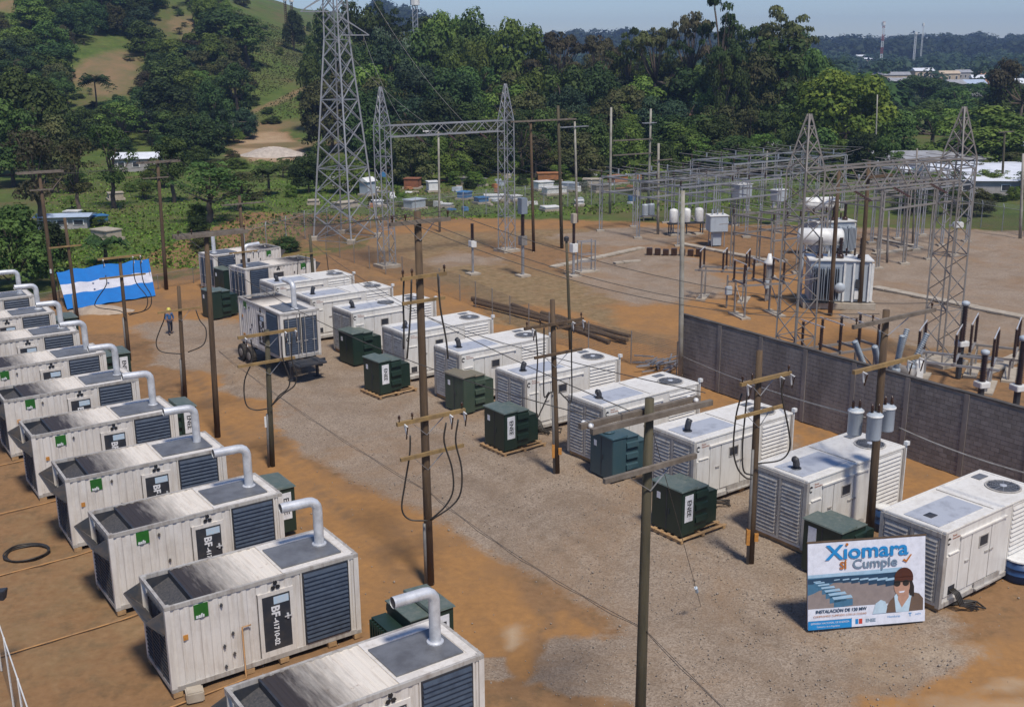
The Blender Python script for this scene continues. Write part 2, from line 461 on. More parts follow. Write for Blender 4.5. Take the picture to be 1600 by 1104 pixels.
for pl_, off_ in ((((1020, 1120), (930, 960), (800, 830), (640, 700), (470, 600), (330, 530), (220, 480)), (-.85, .85)), (((1300, 1100), (1130, 960), (960, 860), (760, 740), (560, 640), (420, 580)), (-.8, .8)), (((700, 1110), (640, 980), (560, 870), (450, 740), (370, 640), (300, 560)), (-.8, .8)), (((930, 560), (1100, 600), (1330, 690), (1600, 800)), (-.6, .6))):
    pw = [G(*q) for q in pl_]
    for of in off_:
        best = np.full(GX.shape, 9.0)
        for a_, b_ in zip(pw[:-1], pw[1:]):
            d_ = (b_ - a_); L_ = d_.length; d_ = d_ / L_
            t_ = np.clip((WX - a_.x) * d_.x * .25 + (GX - a_.x) * d_.x * .75 + (GY - a_.y) * d_.y, 0, L_)
            wob = .35 * vnoise(GX, GY, 7, 31)
            px_, py_ = a_.x + d_.x * t_ - d_.y * (of + wob), a_.y + d_.y * t_ + d_.x * (of + wob)
            best = np.minimum(best, np.hypot(GX - px_, GY - py_))
        rut = np.maximum(rut, sst(1.35 - best / .22) * (0.35 + .65 * sst(.5 + 1.4 * vnoise(GX, GY, 4, 32))))
GZ = GZ - .025 * rut
nv, nu = GX.shape
verts = np.stack([GX, GY, GZ], -1).reshape(-1, 3)
idx = np.arange(nv * nu).reshape(nv, nu)
quads = np.stack([idx[:-1, :-1], idx[:-1, 1:], idx[1:, 1:], idx[1:, :-1]], -1).reshape(-1, 4)
def fastmesh(name, verts, quads, mats, attrs=None, fattrs=None, k=4):
    me = bpy.data.meshes.new(name)
    me.vertices.add(len(verts)); me.vertices.foreach_set('co', np.asarray(verts, np.float32).ravel())
    me.loops.add(len(quads) * k); me.loops.foreach_set('vertex_index', np.asarray(quads, np.int32).ravel())
    me.polygons.add(len(quads)); me.polygons.foreach_set('loop_start', np.arange(0, len(quads) * k, k, dtype=np.int32))
    for m in (mats if isinstance(mats, (list, tuple)) else [mats]): me.materials.append(m)
    me.update(calc_edges=True); me.validate()
    for nm, a in (attrs or {}).items():
        at = me.attributes.new(nm, 'FLOAT', 'POINT'); at.data.foreach_set('value', np.asarray(a, np.float32).ravel())
    for nm, a in (fattrs or {}).items():
        at = me.attributes.new(nm, 'FLOAT', 'FACE'); at.data.foreach_set('value', np.asarray(a, np.float32).ravel())
    return me

def ground_material():
    m, nt, bs = newmat('yard_ground')
    geo = N(nt, 'NewGeometry')
    P = geo.outputs['Position']
    def att(n):
        a = N(nt, 'Attribute', attribute_name=n); return a.outputs['Fac']
    nb = noise(nt, P, 0.55, 6, 0.65, 0.6)          # ragged patch borders
    nf = noise(nt, P, 3.0, 6, 0.7)
    grit = noise(nt, P, 26.0, 4, 0.75)
    def edge(a, sharp=0.22, amt=0.9):
        s = N(nt, 'Math', operation='ADD'); nt.links.new(att(a), s.inputs[0])
        o = N(nt, 'Math', operation='MULTIPLY_ADD'); o.inputs[1].default_value = amt; o.inputs[2].default_value = -amt / 2
        nt.links.new(nb, o.inputs[0]); nt.links.new(o.outputs[0], s.inputs[1])
        o2 = N(nt, 'Math', operation='MULTIPLY_ADD'); o2.inputs[1].default_value = 0.5; o2.inputs[2].default_value = -0.25
        nt.links.new(nf, o2.inputs[0])
        s2 = N(nt, 'Math', operation='ADD'); nt.links.new(s.outputs[0], s2.inputs[0]); nt.links.new(o2.outputs[0], s2.inputs[1])
        return mapr(nt, s2.outputs[0], 0.5 - sharp, 0.5 + sharp)
    base = mix(nt, mapr(nt, nf, 0.3, 0.7), (0.20, 0.112, 0.054), (0.265, 0.155, 0.077))
    base = mix(nt, mapr(nt, noise(nt, P, 0.9, 9, 0.75), 0.50, 0.64, 0, .65), base, (0.12, 0.085, 0.048))
    base = mix(nt, mapr(nt, noise(nt, P, 5.0, 6, 0.8), 0.55, 0.7, 0, .5), base, (0.10, 0.07, 0.04))
    dry = mix(nt, mapr(nt, noise(nt, P, 1.6, 6, 0.75), 0.38, 0.62), (0.27, 0.19, 0.105), (0.165, 0.118, 0.06))
    c = mix(nt, edge('dry', .3), base, dry)
    orc = mix(nt, mapr(nt, nf, 0.3, 0.72), (0.355, 0.185, 0.068), (0.25, 0.135, 0.057))
    orc = mix(nt, mapr(nt, noise(nt, P, 0.35, 5, .6), 0.45, 0.7, 0, .5), orc, (0.19, 0.12, 0.068))
    c = mix(nt, edge('orange', .2), c, orc)
    vo = N(nt, 'TexVoronoi'); vo.inputs['Scale'].default_value = 19.0
    nt.links.new(P, vo.inputs['Vector'])
    sp = N(nt, 'SeparateColor'); nt.links.new(vo.outputs['Color'], sp.inputs[0])
    gr = mix(nt, mapr(nt, sp.outputs[0], 0.1, 0.95), (0.20, 0.152, 0.112), (0.37, 0.298, 0.228))
    gr = mix(nt, mapr(nt, grit, 0.35, 0.7, 0, 0.6), gr, (0.24, 0.185, 0.14))
    gr = mix(nt, mapr(nt, noise(nt, P, 0.28, 8, .7, .8), 0.44, 0.66, 0, .6), gr, (0.175, 0.122, 0.08))
    gr = mix(nt, mapr(nt, noise(nt, P, 0.13, 8, .72, 1.0), 0.47, 0.66, 0, .62), gr, (0.255, 0.16, 0.088))
    gr = mix(nt, mapr(nt, noise(nt, P, 0.75, 7, .75, 1.2), 0.60, 0.72, 0, .55), gr, (0.12, 0.10, 0.078))
    ge = edge('gravel', .16, 0.8)
    c = mix(nt, ge, c, gr)
    c = mix(nt, edge('pale', .35, .5), c, (0.44, 0.34, 0.23))
    # tyre tracks
    c = mix(nt, mapr(nt, att('rut'), 0, 1, 0, .5), c, (0.145, 0.105, 0.072))
    gs = mix(nt, mapr(nt, noise(nt, P, 0.22, 6, 0.7), 0.35, 0.65), (0.060, 0.095, 0.020), (0.125, 0.165, 0.038))
    gs = mix(nt, mapr(nt, noise(nt, P, 1.3, 5, 0.7), 0.4, 0.65, 0, .6), gs, (0.042, 0.07, 0.02))
    gs = mix(nt, mapr(nt, noise(nt, P, 0.045, 8, 0.72), 0.42, 0.60, 0, .85), gs, (0.095, 0.10, 0.036))
    gs = mix(nt, mapr(nt, noise(nt, P, 0.09, 8, 0.75), 0.52, 0.66, 0, .8), gs, (0.135, 0.10, 0.05))
    c = mix(nt, edge('grass', .14), c, gs)
    br = mix(nt, mapr(nt, noise(nt, P, 0.16, 6, 0.65), 0.35, 0.65), (0.22, 0.145, 0.08), (0.13, 0.12, 0.055))
    c = mix(nt, edge('bare', .22, .6), c, br)
    nt.links.new(c, bs.inputs['Base Color'])
    bs.inputs['Roughness'].default_value = 0.95
    bs.inputs['Specular IOR Level'].default_value = 0.15
    h = N(nt, 'Math', operation='MULTIPLY_ADD'); h.inputs[1].default_value = 0.5
    nt.links.new(grit, h.inputs[0]); nt.links.new(mul(nt, vo.outputs['Distance'], ge), h.inputs[2])
    bump(nt, bs, h.outputs[0], 0.35, 0.03)
    return m
me = fastmesh('ground', verts, quads, ground_material(),
              attrs=dict(orange=orange, gravel=gravel * (grassy < .5), pale=pale * .62, grass=grassy * (1 - mx(bare * .2, blob(420, 236, 60, 16, 0, .3))), dry=drygrass, bare=bare, rut=rut))
me.polygons.foreach_set('use_smooth', np.ones(len(quads), bool))
ground = bpy.data.objects.new('ground', me); COL.objects.link(ground)
tag(ground, kind='structure')

# ------------------------------------------------------------------ air
hz, hnt, hbs = newmat('pale_haze')
hnt.nodes.remove(hbs)
pv = N(hnt, 'VolumePrincipled')
pv.inputs['Color'].default_value = (0.46, 0.64, 1.0, 1)
pv.inputs['Density'].default_value = 0.00024
pv.inputs['Anisotropy'].default_value = 0.2
hnt.links.new(pv.outputs[0], hnt.nodes['Material Output'].inputs['Volume'])
HAZE = MB().box(-3150, 3150, -55, 3300, -3, 120).build('haze', hz)
tag(HAZE, kind='stuff')

# ================================================================== foliage
def foliage(name, dark, light, tired=None, tamt=0.35):
    m, nt, bs = newmat(name)
    a = N(nt, 'Attribute', attribute_name='tint')
    f = mapr(nt, a.outputs['Fac'], 0.0, 1.0)
    v = objvec(nt, True)
    c = mix(nt, f, dark, light)
    if tired: c = mix(nt, mapr(nt, noise(nt, v, 0.35, 3, .6), 0.48, 0.68, 0, tamt), c, tired)
    oi = N(nt, 'ObjectInfo')
    hs = N(nt, 'HueSaturation')
    nt.links.new(mapr(nt, oi.outputs['Random'], 0, 1, 0.475, 0.515), hs.inputs['Hue'])
    nt.links.new(mapr(nt, oi.outputs['Random'], 0, 1, 0.62, 1.42), hs.inputs['Value'])
    hs.inputs['Saturation'].default_value = 0.95
    nt.links.new(c, hs.inputs['Color'])
    nt.links.new(hs.outputs[0], bs.inputs['Base Color'])
    bs.inputs['Roughness'].default_value = 0.65
    bs.inputs['Specular IOR Level'].default_value = 0.2
    tr = N(nt, 'BsdfTranslucent'); nt.links.new(hs.outputs[0], tr.inputs['Color'])
    ms = N(nt, 'MixShader'); ms.inputs[0].default_value = 0.28
    nt.links.new(bs.outputs[0], ms.inputs[1]); nt.links.new(tr.outputs[0], ms.inputs[2])
    nt.links.new(ms.outputs[0], nt.nodes['Material Output'].inputs[0])
    return m
FOL = dict(
    mango=foliage('glossy_yellow_green_leaves', (0.055, 0.125, 0.012), (0.24, 0.34, 0.035)),
    dark=foliage('dark_evergreen_leaves', (0.016, 0.036, 0.011), (0.055, 0.100, 0.024)),
    mid=foliage('mid_green_leaves', (0.026, 0.056, 0.012), (0.095, 0.155, 0.030)),
    bright=foliage('bright_green_leaves', (0.040, 0.085, 0.012), (0.155, 0.225, 0.034)),
    olive=foliage('olive_leaves', (0.036, 0.048, 0.015), (0.115, 0.125, 0.038), (0.12, 0.09, 0.042), .45),
    brown=foliage('brownish_leaves', (0.038, 0.040, 0.020), (0.100, 0.092, 0.042), (0.11, 0.075, 0.042), .5),
    blue=foliage('bluish_green_leaves', (0.017, 0.042, 0.022), (0.052, 0.092, 0.042)))
MAT['bark'] = simple('grey_brown_bark', (0.13, 0.10, 0.075), (0.07, 0.05, 0.036), 1.5, 0.9)
MAT['barkpale'] = simple('pale_bark', (0.33, 0.30, 0.26), (0.2, 0.17, 0.14), 1.5, 0.9)

def leafquads(cen, nrm, size, r):
    """one small quad per leaf clump"""
    n = len(cen)
    nrm = nrm / (np.linalg.norm(nrm, axis=1, keepdims=True) + 1e-9)
    t = r.normal(0, 1, (n, 3)); a = np.cross(nrm, t); a /= np.linalg.norm(a, axis=1, keepdims=True) + 1e-9
    b = np.cross(nrm, a)
    s = (size * r.uniform(0.55, 1.35, (n, 1)))
    a = a * s * r.uniform(0.5, 1, (n, 1)); b = b * s
    bend = nrm * s * 0.25
    q = np.stack([cen - a - b * .6, cen + a * .6 - b, cen + a + b * .6 - bend, cen - a * .6 + b], 1)
    return q.reshape(-1, 3), np.arange(4 * n).reshape(n, 4)
def lobes(cs, rs, per, size, r, flat=0.75):
    C = []; Nn = []; T = []
    for c, q in zip(cs, rs):
        n = max(8, int(per * q * q))
        d = r.normal(0, 1, (n, 3)); d /= np.linalg.norm(d, axis=1, keepdims=True)
        d[:, 2] = np.where(d[:, 2] < -0.35, -d[:, 2], d[:, 2])
        wob = 1 + 0.22 * np.sin(d[:, 0] * 5 + c[0]) * np.sin(d[:, 1] * 5 + c[1]) + r.normal(0, 0.10, n)
        p = c + d * (q * wob)[:, None] * np.array([1, 1, flat])
        C.append(p); Nn.append(d + r.normal(0, 0.30, (n, 3)) + np.array([0, 0, .25])); T.append(np.clip(r.uniform(0, 1) * .75 + r.uniform(0, 1, n) * .25, 0, 1))
    C = np.concatenate(C); Nn = np.concatenate(Nn); T = np.concatenate(T)
    v, f = leafquads(C, Nn, size, r)
    return v, f, T
def limb(mb, a, b, r0, r1, r, n=6, k=4, wig=0.06):
    a, b = Vector(a), Vector(b); L = (b - a).length
    pts = [a.lerp(b, i / k) + Vector(r.normal(0, wig * L, 3)) * (0 if i in (0,) else 0.5) for i in range(k + 1)]
    mb.tube(pts, [r0 + (r1 - r0) * i / k for i in range(k + 1)], n)
    return pts[-1]
def tree_proto(kind, seed):
    """nominal 12 m tall tree; returns crown data, trunk mesh, nominal width"""
    r = np.random.default_rng(seed)
    tm = MB()
    cs = []; rs = []
    if kind == 'dome':
        W = 13.0; n = 125
        for i in range(n):
            z = r.uniform(-0.85, 1); ph = r.uniform(0, 6.283); k = math.sqrt(max(0, 1 - z * z)) if z > 0 else 1 + z * .12
            q = r.uniform(.82, 1.03)
            cs.append(np.array([math.cos(ph) * k * 4.9 * q, math.sin(ph) * k * 4.9 * q, 5.6 + z * 4.9 * q])); rs.append(r.uniform(.9, 1.55))
        per, size, th = 59, 0.200, 3.5
    elif kind == 'spread':
        W = 15.0; th = 5.0
        for i in range(24):
            ph = r.uniform(0, 6.283); q = r.uniform(0.1, 1) ** .5 * 6.0
            z = 10.6 - 0.09 * q * q + r.uniform(-2.6, .4)
            cs.append(np.array([math.cos(ph) * q, math.sin(ph) * q, z])); rs.append(r.uniform(1.0, 1.9))
        per, size = 108, 0.185
    elif kind == 'lacy':
        W = 16.0; th = 5.5
        for i in range(12):
            ph = 6.283 * i / 9 * 2.1 + r.uniform(-.5, .5); q = r.uniform(1.0, 6.6); z = 11.3 - .07 * q * q * r.uniform(.6, 1.3) - r.uniform(0, 3.6)
            for j in range(4):
                cs.append(np.array([math.cos(ph) * q + r.normal(0, 1.0), math.sin(ph) * q + r.normal(0, 1.0), z + r.normal(0, .28)])); rs.append(r.uniform(.55, 1.15))
        per, size = 95, .17
    elif kind == 'tall':
        W = 8.0; th = 6.0
        for i in range(30):
            z = r.uniform(0, 1); ph = r.uniform(0, 6.283); k = math.sin(math.pi * (0.12 + z * .82)) ** .7 * 3.0
            cs.append(np.array([math.cos(ph) * k * r.uniform(.4, 1), math.sin(ph) * k * r.uniform(.4, 1), 4.2 + z * 6.6])); rs.append(r.uniform(.8, 1.4))
        per, size = 108, 0.178
    elif kind == 'bushy':
        W = 11.0; th = 1.5
        for i in range(48):
            z = r.uniform(0, 1); ph = r.uniform(0, 6.283); k = math.sqrt(1 - (z * .9) ** 2) * 4.3
            q = r.uniform(.55, 1.05)
            cs.append(np.array([math.cos(ph) * k * q, math.sin(ph) * k * q, 1.2 + z * 9.2 * r.uniform(.85, 1.05)])); rs.append(r.uniform(1.0, 1.9))
        per, size = 66, 0.200
    elif kind == 'sparse':
        W = 10.0; th = 4.0
        for i in range(34):
            z = r.uniform(0, 1); ph = r.uniform(0, 6.283); k = math.sqrt(max(.1, 1 - (z * 1.4 - .5) ** 2)) * 4.2
            q = r.uniform(.2, 1.0)
            cs.append(np.array([math.cos(ph) * k * q, math.sin(ph) * k * q, 3.6 + z * 7.4])); rs.append(r.uniform(.6, 1.25))
        per, size = 80, 0.163
    v, f, T = lobes(cs, rs, per, size, r, .42 if kind == 'lacy' else .75)
    tm.smooth = True
    top = limb(tm, (0, 0, -.6), (r.normal(0, .3), r.normal(0, .3), th), .42, .26, r, 8)
    for i in range(min(len(cs), 30 if kind == 'lacy' else 12 if kind in ('spread', 'sparse', 'tall') else 6)):
        c = cs[i]
        mid = Vector((top.x + (c[0] - top.x) * .45, top.y + (c[1] - top.y) * .45, max(top.z, c[2] - 2.2)))
        tm.tube([top, mid, Vector(c)], [.17, .10, .035], 5)
    return (v, f, T), tm.mesh('trunk', MAT['bark']), W
PROTO = {}
for kind, seeds in dict(dome=(1, 2), spread=(3, 4, 5), tall=(6, 7), bushy=(8, 9, 10), sparse=(12, 13), lacy=(14, 15, 16)).items():
    for i, s in enumerate(seeds):
        PROTO.setdefault(kind, []).append(tree_proto(kind, s))
_cm = {}
def crown_mesh(kind, i, mat):
    key = (kind, i, mat)
    if key not in _cm:
        (v, f, T), _, _ = PROTO[kind][i]
        _cm[key] = fastmesh('crown', v, f, FOL[mat], fattrs=dict(tint=T))
    return _cm[key]
def tree(x, y, h, wd, kind, mat, label, cat='tree', group=None, name=None, pale=False):
    i = random.randrange(len(PROTO[kind]))
    W = PROTO[kind][i][2]
    r = thing(name or dict(dome='round_tree', spread='spreading_tree', lacy='umbrella_tree', tall='tall_tree', bushy='bushy_tree', sparse='thin_crowned_tree')[kind],
              (x, y, TZ(x, y) - .1), random.uniform(0, 6.28), label, cat, group)
    r.scale = (wd / W, wd / W, h / 12.0)
    inst('crown', crown_mesh(kind, i, mat), r)
    t = inst('trunk', PROTO[kind][i][1], r)
    return r
def tree_px(u, vtop, Y, wpx, kind, mat, label, group=None, hmin=3.0):
    """tree at forward distance Y whose top is seen at (u, vtop) and whose crown is wpx wide"""
    d = ray(u, vtop); t = Y / d.y
    x = d.x * t; z = CH + d.z * t
    h = max(hmin, z - TZ(x, Y), .55 * wpx * Y / 1760.0)
    return tree(x, Y, h, wpx * Y / 1760.0, kind, mat, label, group=group)
# ================================================================== trees one can tell apart
TREES = [
 # u, vtop, distance, width px, kind, leaves, label
 (10, 305, 86, 150, 'bushy', 'mid', 'dense dark green bushy tree at the left edge behind the farthest generator containers'),
 (62, 335, 92, 90, 'bushy', 'dark', 'dark bushy tree beside the left leaning pole near the blue and white flag'),
 (48, 190, 118, 130, 'sparse', 'brown', 'thin brownish tree above the left crossarm pole'),
 (108, 205, 126, 105, 'sparse', 'olive', 'olive yellow tree right of the left crossarm pole'),
 (165, 182, 135, 104, 'sparse', 'mid', 'tall thin green tree in front of the white roofed house on the left'),
 (262, 205, 140, 70, 'tall', 'mid', 'slender green tree right of the white roofed house'),
 (322, 246, 122, 150, 'sparse', 'mid', 'thin green tree in the grass behind the grey double crossarm pole'),
 (370, 262, 132, 110, 'sparse', 'olive', 'small thin tree between the field and the grassy hill'),
 (300, 172, 195, 112, 'dome', 'dark', 'very dark rounded tree left of the pale gravel mound'),
 (262, 120, 232, 130, 'bushy', 'dark', 'broad dark tree below the bare hillside clearing'),
 (28, 92, 175, 150, 'dome', 'mid', 'large bright topped green tree at the left edge of the hill'),
 (5, 150, 160, 120, 'bushy', 'mid', 'green tree below the large one at the left edge'),
 (70, 175, 165, 90, 'bushy', 'olive', 'yellowish bushy tree low on the left slope'),
 (195, 18, 330, 118, 'dome', 'dark', 'round dark tree standing on the ridge of the bare clearing'),
 (118, 30, 345, 130, 'bushy', 'blue', 'bluish tree left of the round tree above the clearing'),
 (60, 22, 360, 150, 'bushy', 'blue', 'pale green tree high on the left hillside'),
 (345, 8, 300, 95, 'tall', 'dark', 'tall dark tree with a pale trunk beside the steep grass slope'),
 (382, 22, 292, 84, 'tall', 'mid', 'tall green tree at the left rim of the steep grass slope'),
 (305, 42, 285, 110, 'spread', 'bright', 'spreading tree with a bright green top left of the tall pair'),
 (368, 88, 240, 66, 'tall', 'dark', 'slim dark tree halfway down the grass slope'),
 (262, 78, 262, 90, 'bushy', 'mid', 'pale green tree between the two bare clearings'),
 (330, 118, 225, 70, 'bushy', 'dark', 'dark bush at the foot of the slim tree on the slope'),
 (497, 216, 168, 46, 'bushy', 'mid', 'bush at the right end of the gravel mound'),
 (478, 232, 150, 66, 'bushy', 'dark', 'dark bush behind the left foot of the big lattice tower'),
 (455, 8, 338, 40, 'bushy', 'dark', 'small bush on the skyline left of the big lattice tower'),
 (1322, 97, 190, 176, 'dome', 'mango', 'big round bright green tree behind the substation on the right'),
 (1262, 62, 232, 100, 'tall', 'mid', 'green tree just left of the big round tree'),
 (1222, 2, 214, 170, 'lacy', 'olive', 'tallest spreading tree against the sky, right of the gap'),
 (1130, -16, 206, 150, 'lacy', 'dark', 'high thin topped tree with a dark trunk against the sky'),
 (1172, 10, 220, 120, 'spread', 'mid', 'broad green crown right of the dark trunked tree'),
 (1085, -8, 224, 120, 'lacy', 'brown', 'brownish open crown reaching above the frame'),
 (1030, 20, 226, 130, 'lacy', 'olive', 'flat topped tree left of the high thin one'),
 (985, 36, 232, 104, 'lacy', 'mid', 'flat green crown beside the gap in the skyline'),
 (930, 34, 236, 122, 'lacy', 'brown', 'brownish spreading crown with sky showing through'),
 (868, 28, 240, 140, 'lacy', 'brown', 'brown topped spreading tree at the middle of the skyline'),
 (808, 14, 246, 120, 'dome', 'bright', 'rounded light green crown on the skyline'),
 (752, 4, 258, 110, 'bushy', 'mid', 'leafy crown on the skyline right of the small mast'),
 (700, 2, 264, 120, 'dome', 'bright', 'bright green crown behind the small mast'),
 (648, 6, 272, 110, 'bushy', 'mid', 'dense crown at the foot of the small mast'),
 (596, -4, 268, 110, 'lacy', 'dark', 'open crown right of the big lattice tower'),
 (556, -12, 262, 90, 'bushy', 'mid', 'crown directly behind the upper part of the big lattice tower'),
 (500, -2, 285, 70, 'bushy', 'mid', 'low crown left of the big lattice tower at the top of the slope'),
 (1462, 158, 205, 150, 'spread', 'bright', 'light green spreading tree behind the right gantry'),
 (1540, 166, 178, 180, 'bushy', 'bright', 'bright green bushy tree above the white warehouse roof'),
 (1400, 168, 196, 90, 'bushy', 'mid', 'green tree between the round tree and the right gantry'),
 (1438, 112, 330, 96, 'dome', 'dark', 'dark tree in front of the far town'),
 (1500, 128, 300, 90, 'bushy', 'mid', 'green tree just below the far town'),
 (1606, 74, 235, 120, 'spread', 'brown', 'brownish tree cut by the right edge of the frame'),
 (1570, 112, 250, 110, 'bushy', 'mid', 'green tree left of the brownish one at the right edge'),
 (1380, 130, 300, 80, 'bushy', 'dark', 'dark tree right of the big round tree'),
 (640, 205, 158, 84, 'bushy', 'olive', 'olive tree behind the brick tomb'),
 (700, 204, 162, 76, 'bushy', 'bright', 'bright green bush right of the olive tree'),
 (745, 208, 168, 90, 'bushy', 'mid', 'green bush behind the blue covered tombs'),
 (545, 238, 150, 80, 'bushy', 'bright', 'bright green bush inside the legs of the big lattice tower'),
 (838, 205, 166, 70, 'sparse', 'brown', 'reddish thin tree behind the orange roofed tombs'),
 (905, 198, 168, 90, 'bushy', 'olive', 'olive bush behind the twin concrete poles'),
 (985, 178, 172, 70, 'bushy', 'bright', 'bright green tree between the two H frame poles'),
 (1075, 168, 176, 130, 'bushy', 'mid', 'broad green tree behind the capacitor tanks'),
 (1120, 152, 180, 84, 'bushy', 'olive', 'yellow green tree left of the shed roof'),
 (1160, 205, 168, 110, 'bushy', 'mid', 'green bush hanging over the shed roof'),
]
TREES += [(1222, 44, 210, 150, 'bushy', 'mid', 'full green crown below the tallest spreading tree'), (1180, 70, 204, 100, 'bushy', 'olive', 'olive crown under the broad green one'),
          (1138, 62, 200, 80, 'spread', 'mid', 'green crown behind the dark trunk'), (1262, 36, 226, 70, 'bushy', 'mid', 'green crown at the right end of the tall group')]
for t in TREES:
    tree_px(*t)
COLW = dict(mid='mid green', bright='bright green', olive='olive', dark='dark green', blue='bluish green', brown='brownish')
# trees of the wooded slope behind the substation, not told apart one by one
random.seed(21)
LAB = {'dark': 'dark green tree in the wooded slope behind the substation', 'mid': 'mid green tree in the wooded slope behind the substation',
       'bright': 'bright green tree in the wooded slope behind the substation', 'olive': 'olive tree in the wooded slope behind the substation',
       'brown': 'brownish tree in the wooded slope behind the substation', 'blue': 'bluish green tree in the wooded slope behind the substation'}
MARKS = [(590, 'behind the big lattice tower'), (660, 'above the left gantry tower'), (730, 'above the middle of the left gantry beam'), (800, 'above the right gantry tower of the left pair'),
         (860, 'above the dark substation pole'), (920, 'above the pale light pole'), (985, 'above the H frame'), (1050, 'above the left end of the bus structures'), (1120, 'above the white capacitor tanks'),
         (1190, 'above the recloser cabinet'), (1270, 'left of the big round tree'), (1400, 'around the big round tree'), (1480, 'above the grey roofs at right'), (1700, 'above the white warehouse roof')]
MARK2 = [(50, 'at the left edge'), (110, 'behind the leaning pole'), (170, 'above the pale blue shed'), (215, 'below the white roofed house'), (265, 'behind the pole beside the flag'), (330, 'left of the grey double crossarm'),
         (400, 'behind the turned containers'), (455, 'below the gravel mound'), (520, 'left of the big tower')]
def near_mark(u):
    for x, t in MARK2:
        if u < x: return t
    return next(t for x, t in MARKS if u < x).replace('above', 'behind')
def where(u, v, base):
    tier = 'on the skyline' if v < 62 else 'high' if v < 98 else 'halfway up' if v < 150 else 'low'
    mk = next(t for x, t in MARKS if u < x)
    return base.split(' in the wooded')[0] + ' ' + tier + ' ' + mk
def row(u0, u1, du, v0, v1, Y0, Y1, w0, w1, kinds, mats):
    u = u0
    while u < u1:
        m = random.choice(mats)
        uu_, vv_ = u + random.uniform(-du, du) * .3, random.uniform(v0, v1)
        tree_px(uu_, vv_, random.uniform(Y0, Y1), random.uniform(w0, w1), random.choice(kinds), m, where(uu_, vv_, LAB[m]), 'trees of the wooded slope')
        u += du * random.uniform(.8, 1.2)
row(520, 820, 40, 36, 70, 236, 262, 84, 120, ['bushy', 'spread', 'dome'], ['dark', 'mid', 'olive', 'blue', 'bright'])
row(820, 1290, 40, 64, 88, 236, 262, 84, 110, ['bushy', 'spread', 'dome'], ['mid', 'olive', 'bright', 'dark', 'mid'])
row(520, 1290, 42, 82, 115, 212, 232, 80, 120, ['bushy', 'dome', 'bushy'], ['dark', 'mid', 'blue', 'mid', 'olive', 'bright'])
row(560, 1250, 46, 118, 152, 190, 208, 76, 110, ['bushy', 'dome'], ['dark', 'mid', 'blue', 'mid', 'olive', 'bright'])
row(590, 1240, 44, 160, 190, 172, 186, 70, 100, ['bushy', 'sparse'], ['dark', 'mid', 'bright', 'olive', 'mid'])
row(1280, 1600, 46, 150, 185, 215, 260, 70, 110, ['bushy', 'dome'], ['dark', 'mid', 'blue'])
row(1330, 1620, 40, 118, 140, 330, 420, 56, 80, ['bushy', 'dome'], ['dark', 'mid', 'blue'])
row(520, 620, 34, 20, 90, 238, 262, 80, 100, ['bushy', 'dome'], ['dark', 'mid'])
LABH = {'dark': 'dark green tree on the hill at the left', 'mid': 'mid green tree on the hill at the left', 'olive': 'olive tree on the hill at the left',
        'brown': 'brownish tree on the hill at the left', 'blue': 'bluish green tree on the hill at the left', 'bright': 'bright green tree on the hill at the left'}
random.seed(33)
def clear(u, v):
    if 98 < u < 226 and 66 < v < 156: return True
    if 232 < u < 318 and 18 < v < 60: return True
    if u < 62 and v < 20: return True
    if u > 388 + 10 * math.sin(v * .1) and v < 232: return True
    return False
placed = []
for v in list(range(-30, 240, 13)):
    u = -30 + random.uniform(0, 30)
    while u < 500:
        uu, vv = u + random.uniform(-8, 8), v + random.uniform(-6, 6)
        u += random.uniform(40, 62)
        if clear(uu, vv): continue
        d = ray(uu, vv)
        if vv < 6:
            y = random.uniform(400, 470); x = d.x / d.y * y
        else:
            p = GT(uu, vv); x, y = p.x, p.y
        h = random.uniform(6, 10.5) if y > 180 else random.uniform(5, 8)
        # keep crowns from covering the clearings
        tu, tv = PJ(x, y, TZ(x, y) + h * .75)
        if clear(tu, tv) and random.random() < .9: continue
        m = random.choices(['dark', 'mid', 'blue', 'olive', 'brown', 'bright'], [2.5, 4, 2, 2, .7, 2.2])[0]
        tree(x, y, h, h * random.uniform(.9, 1.3), random.choice(['bushy', 'dome', 'bushy', 'spread', 'sparse']), m, LABH[m].replace('on the hill at the left', ('at the top of' if vv < 40 else 'halfway up' if vv < 120 else 'low on' if vv < 185 else 'at the foot of') + ' the left hill, ' + ('left of' if tu < 100 else 'around' if tu < 225 else 'right of') + ' the bare clearing'), group='trees on the hill at the left')

# bushes on the steep grass slope and in the field, small
random.seed(5)
for i in range(20):
    u, v = random.uniform(395, 520), random.uniform(35, 200)
    p = GT(u, v)
    tree(p.x, p.y, random.uniform(1.0, 2.6), random.uniform(2.0, 4), 'bushy', random.choice(['mid', 'bright', 'dark']), 'small bush scattered on the steep grass slope', 'bush', 'bushes on the steep grass slope', 'bush')
for i in range(70):
    u, v = random.choice([(random.uniform(90, 500), random.uniform(275, 400)), (random.uniform(560, 800), random.uniform(262, 330)), (random.uniform(800, 1180), random.uniform(265, 300)), (random.uniform(1420, 1600), random.uniform(285, 335))])
    p = G(u, v)
    if p.y < 100: continue
    tree(p.x, p.y, random.uniform(.7, 2.0), random.uniform(1.5, 3.5), 'bushy', (mc := random.choice(['mid', 'bright', 'dark', 'olive'])), 'low %s bush %s' % (COLW[mc], near_mark(u)), 'bush', 'bushes in the rough grass', 'bush')

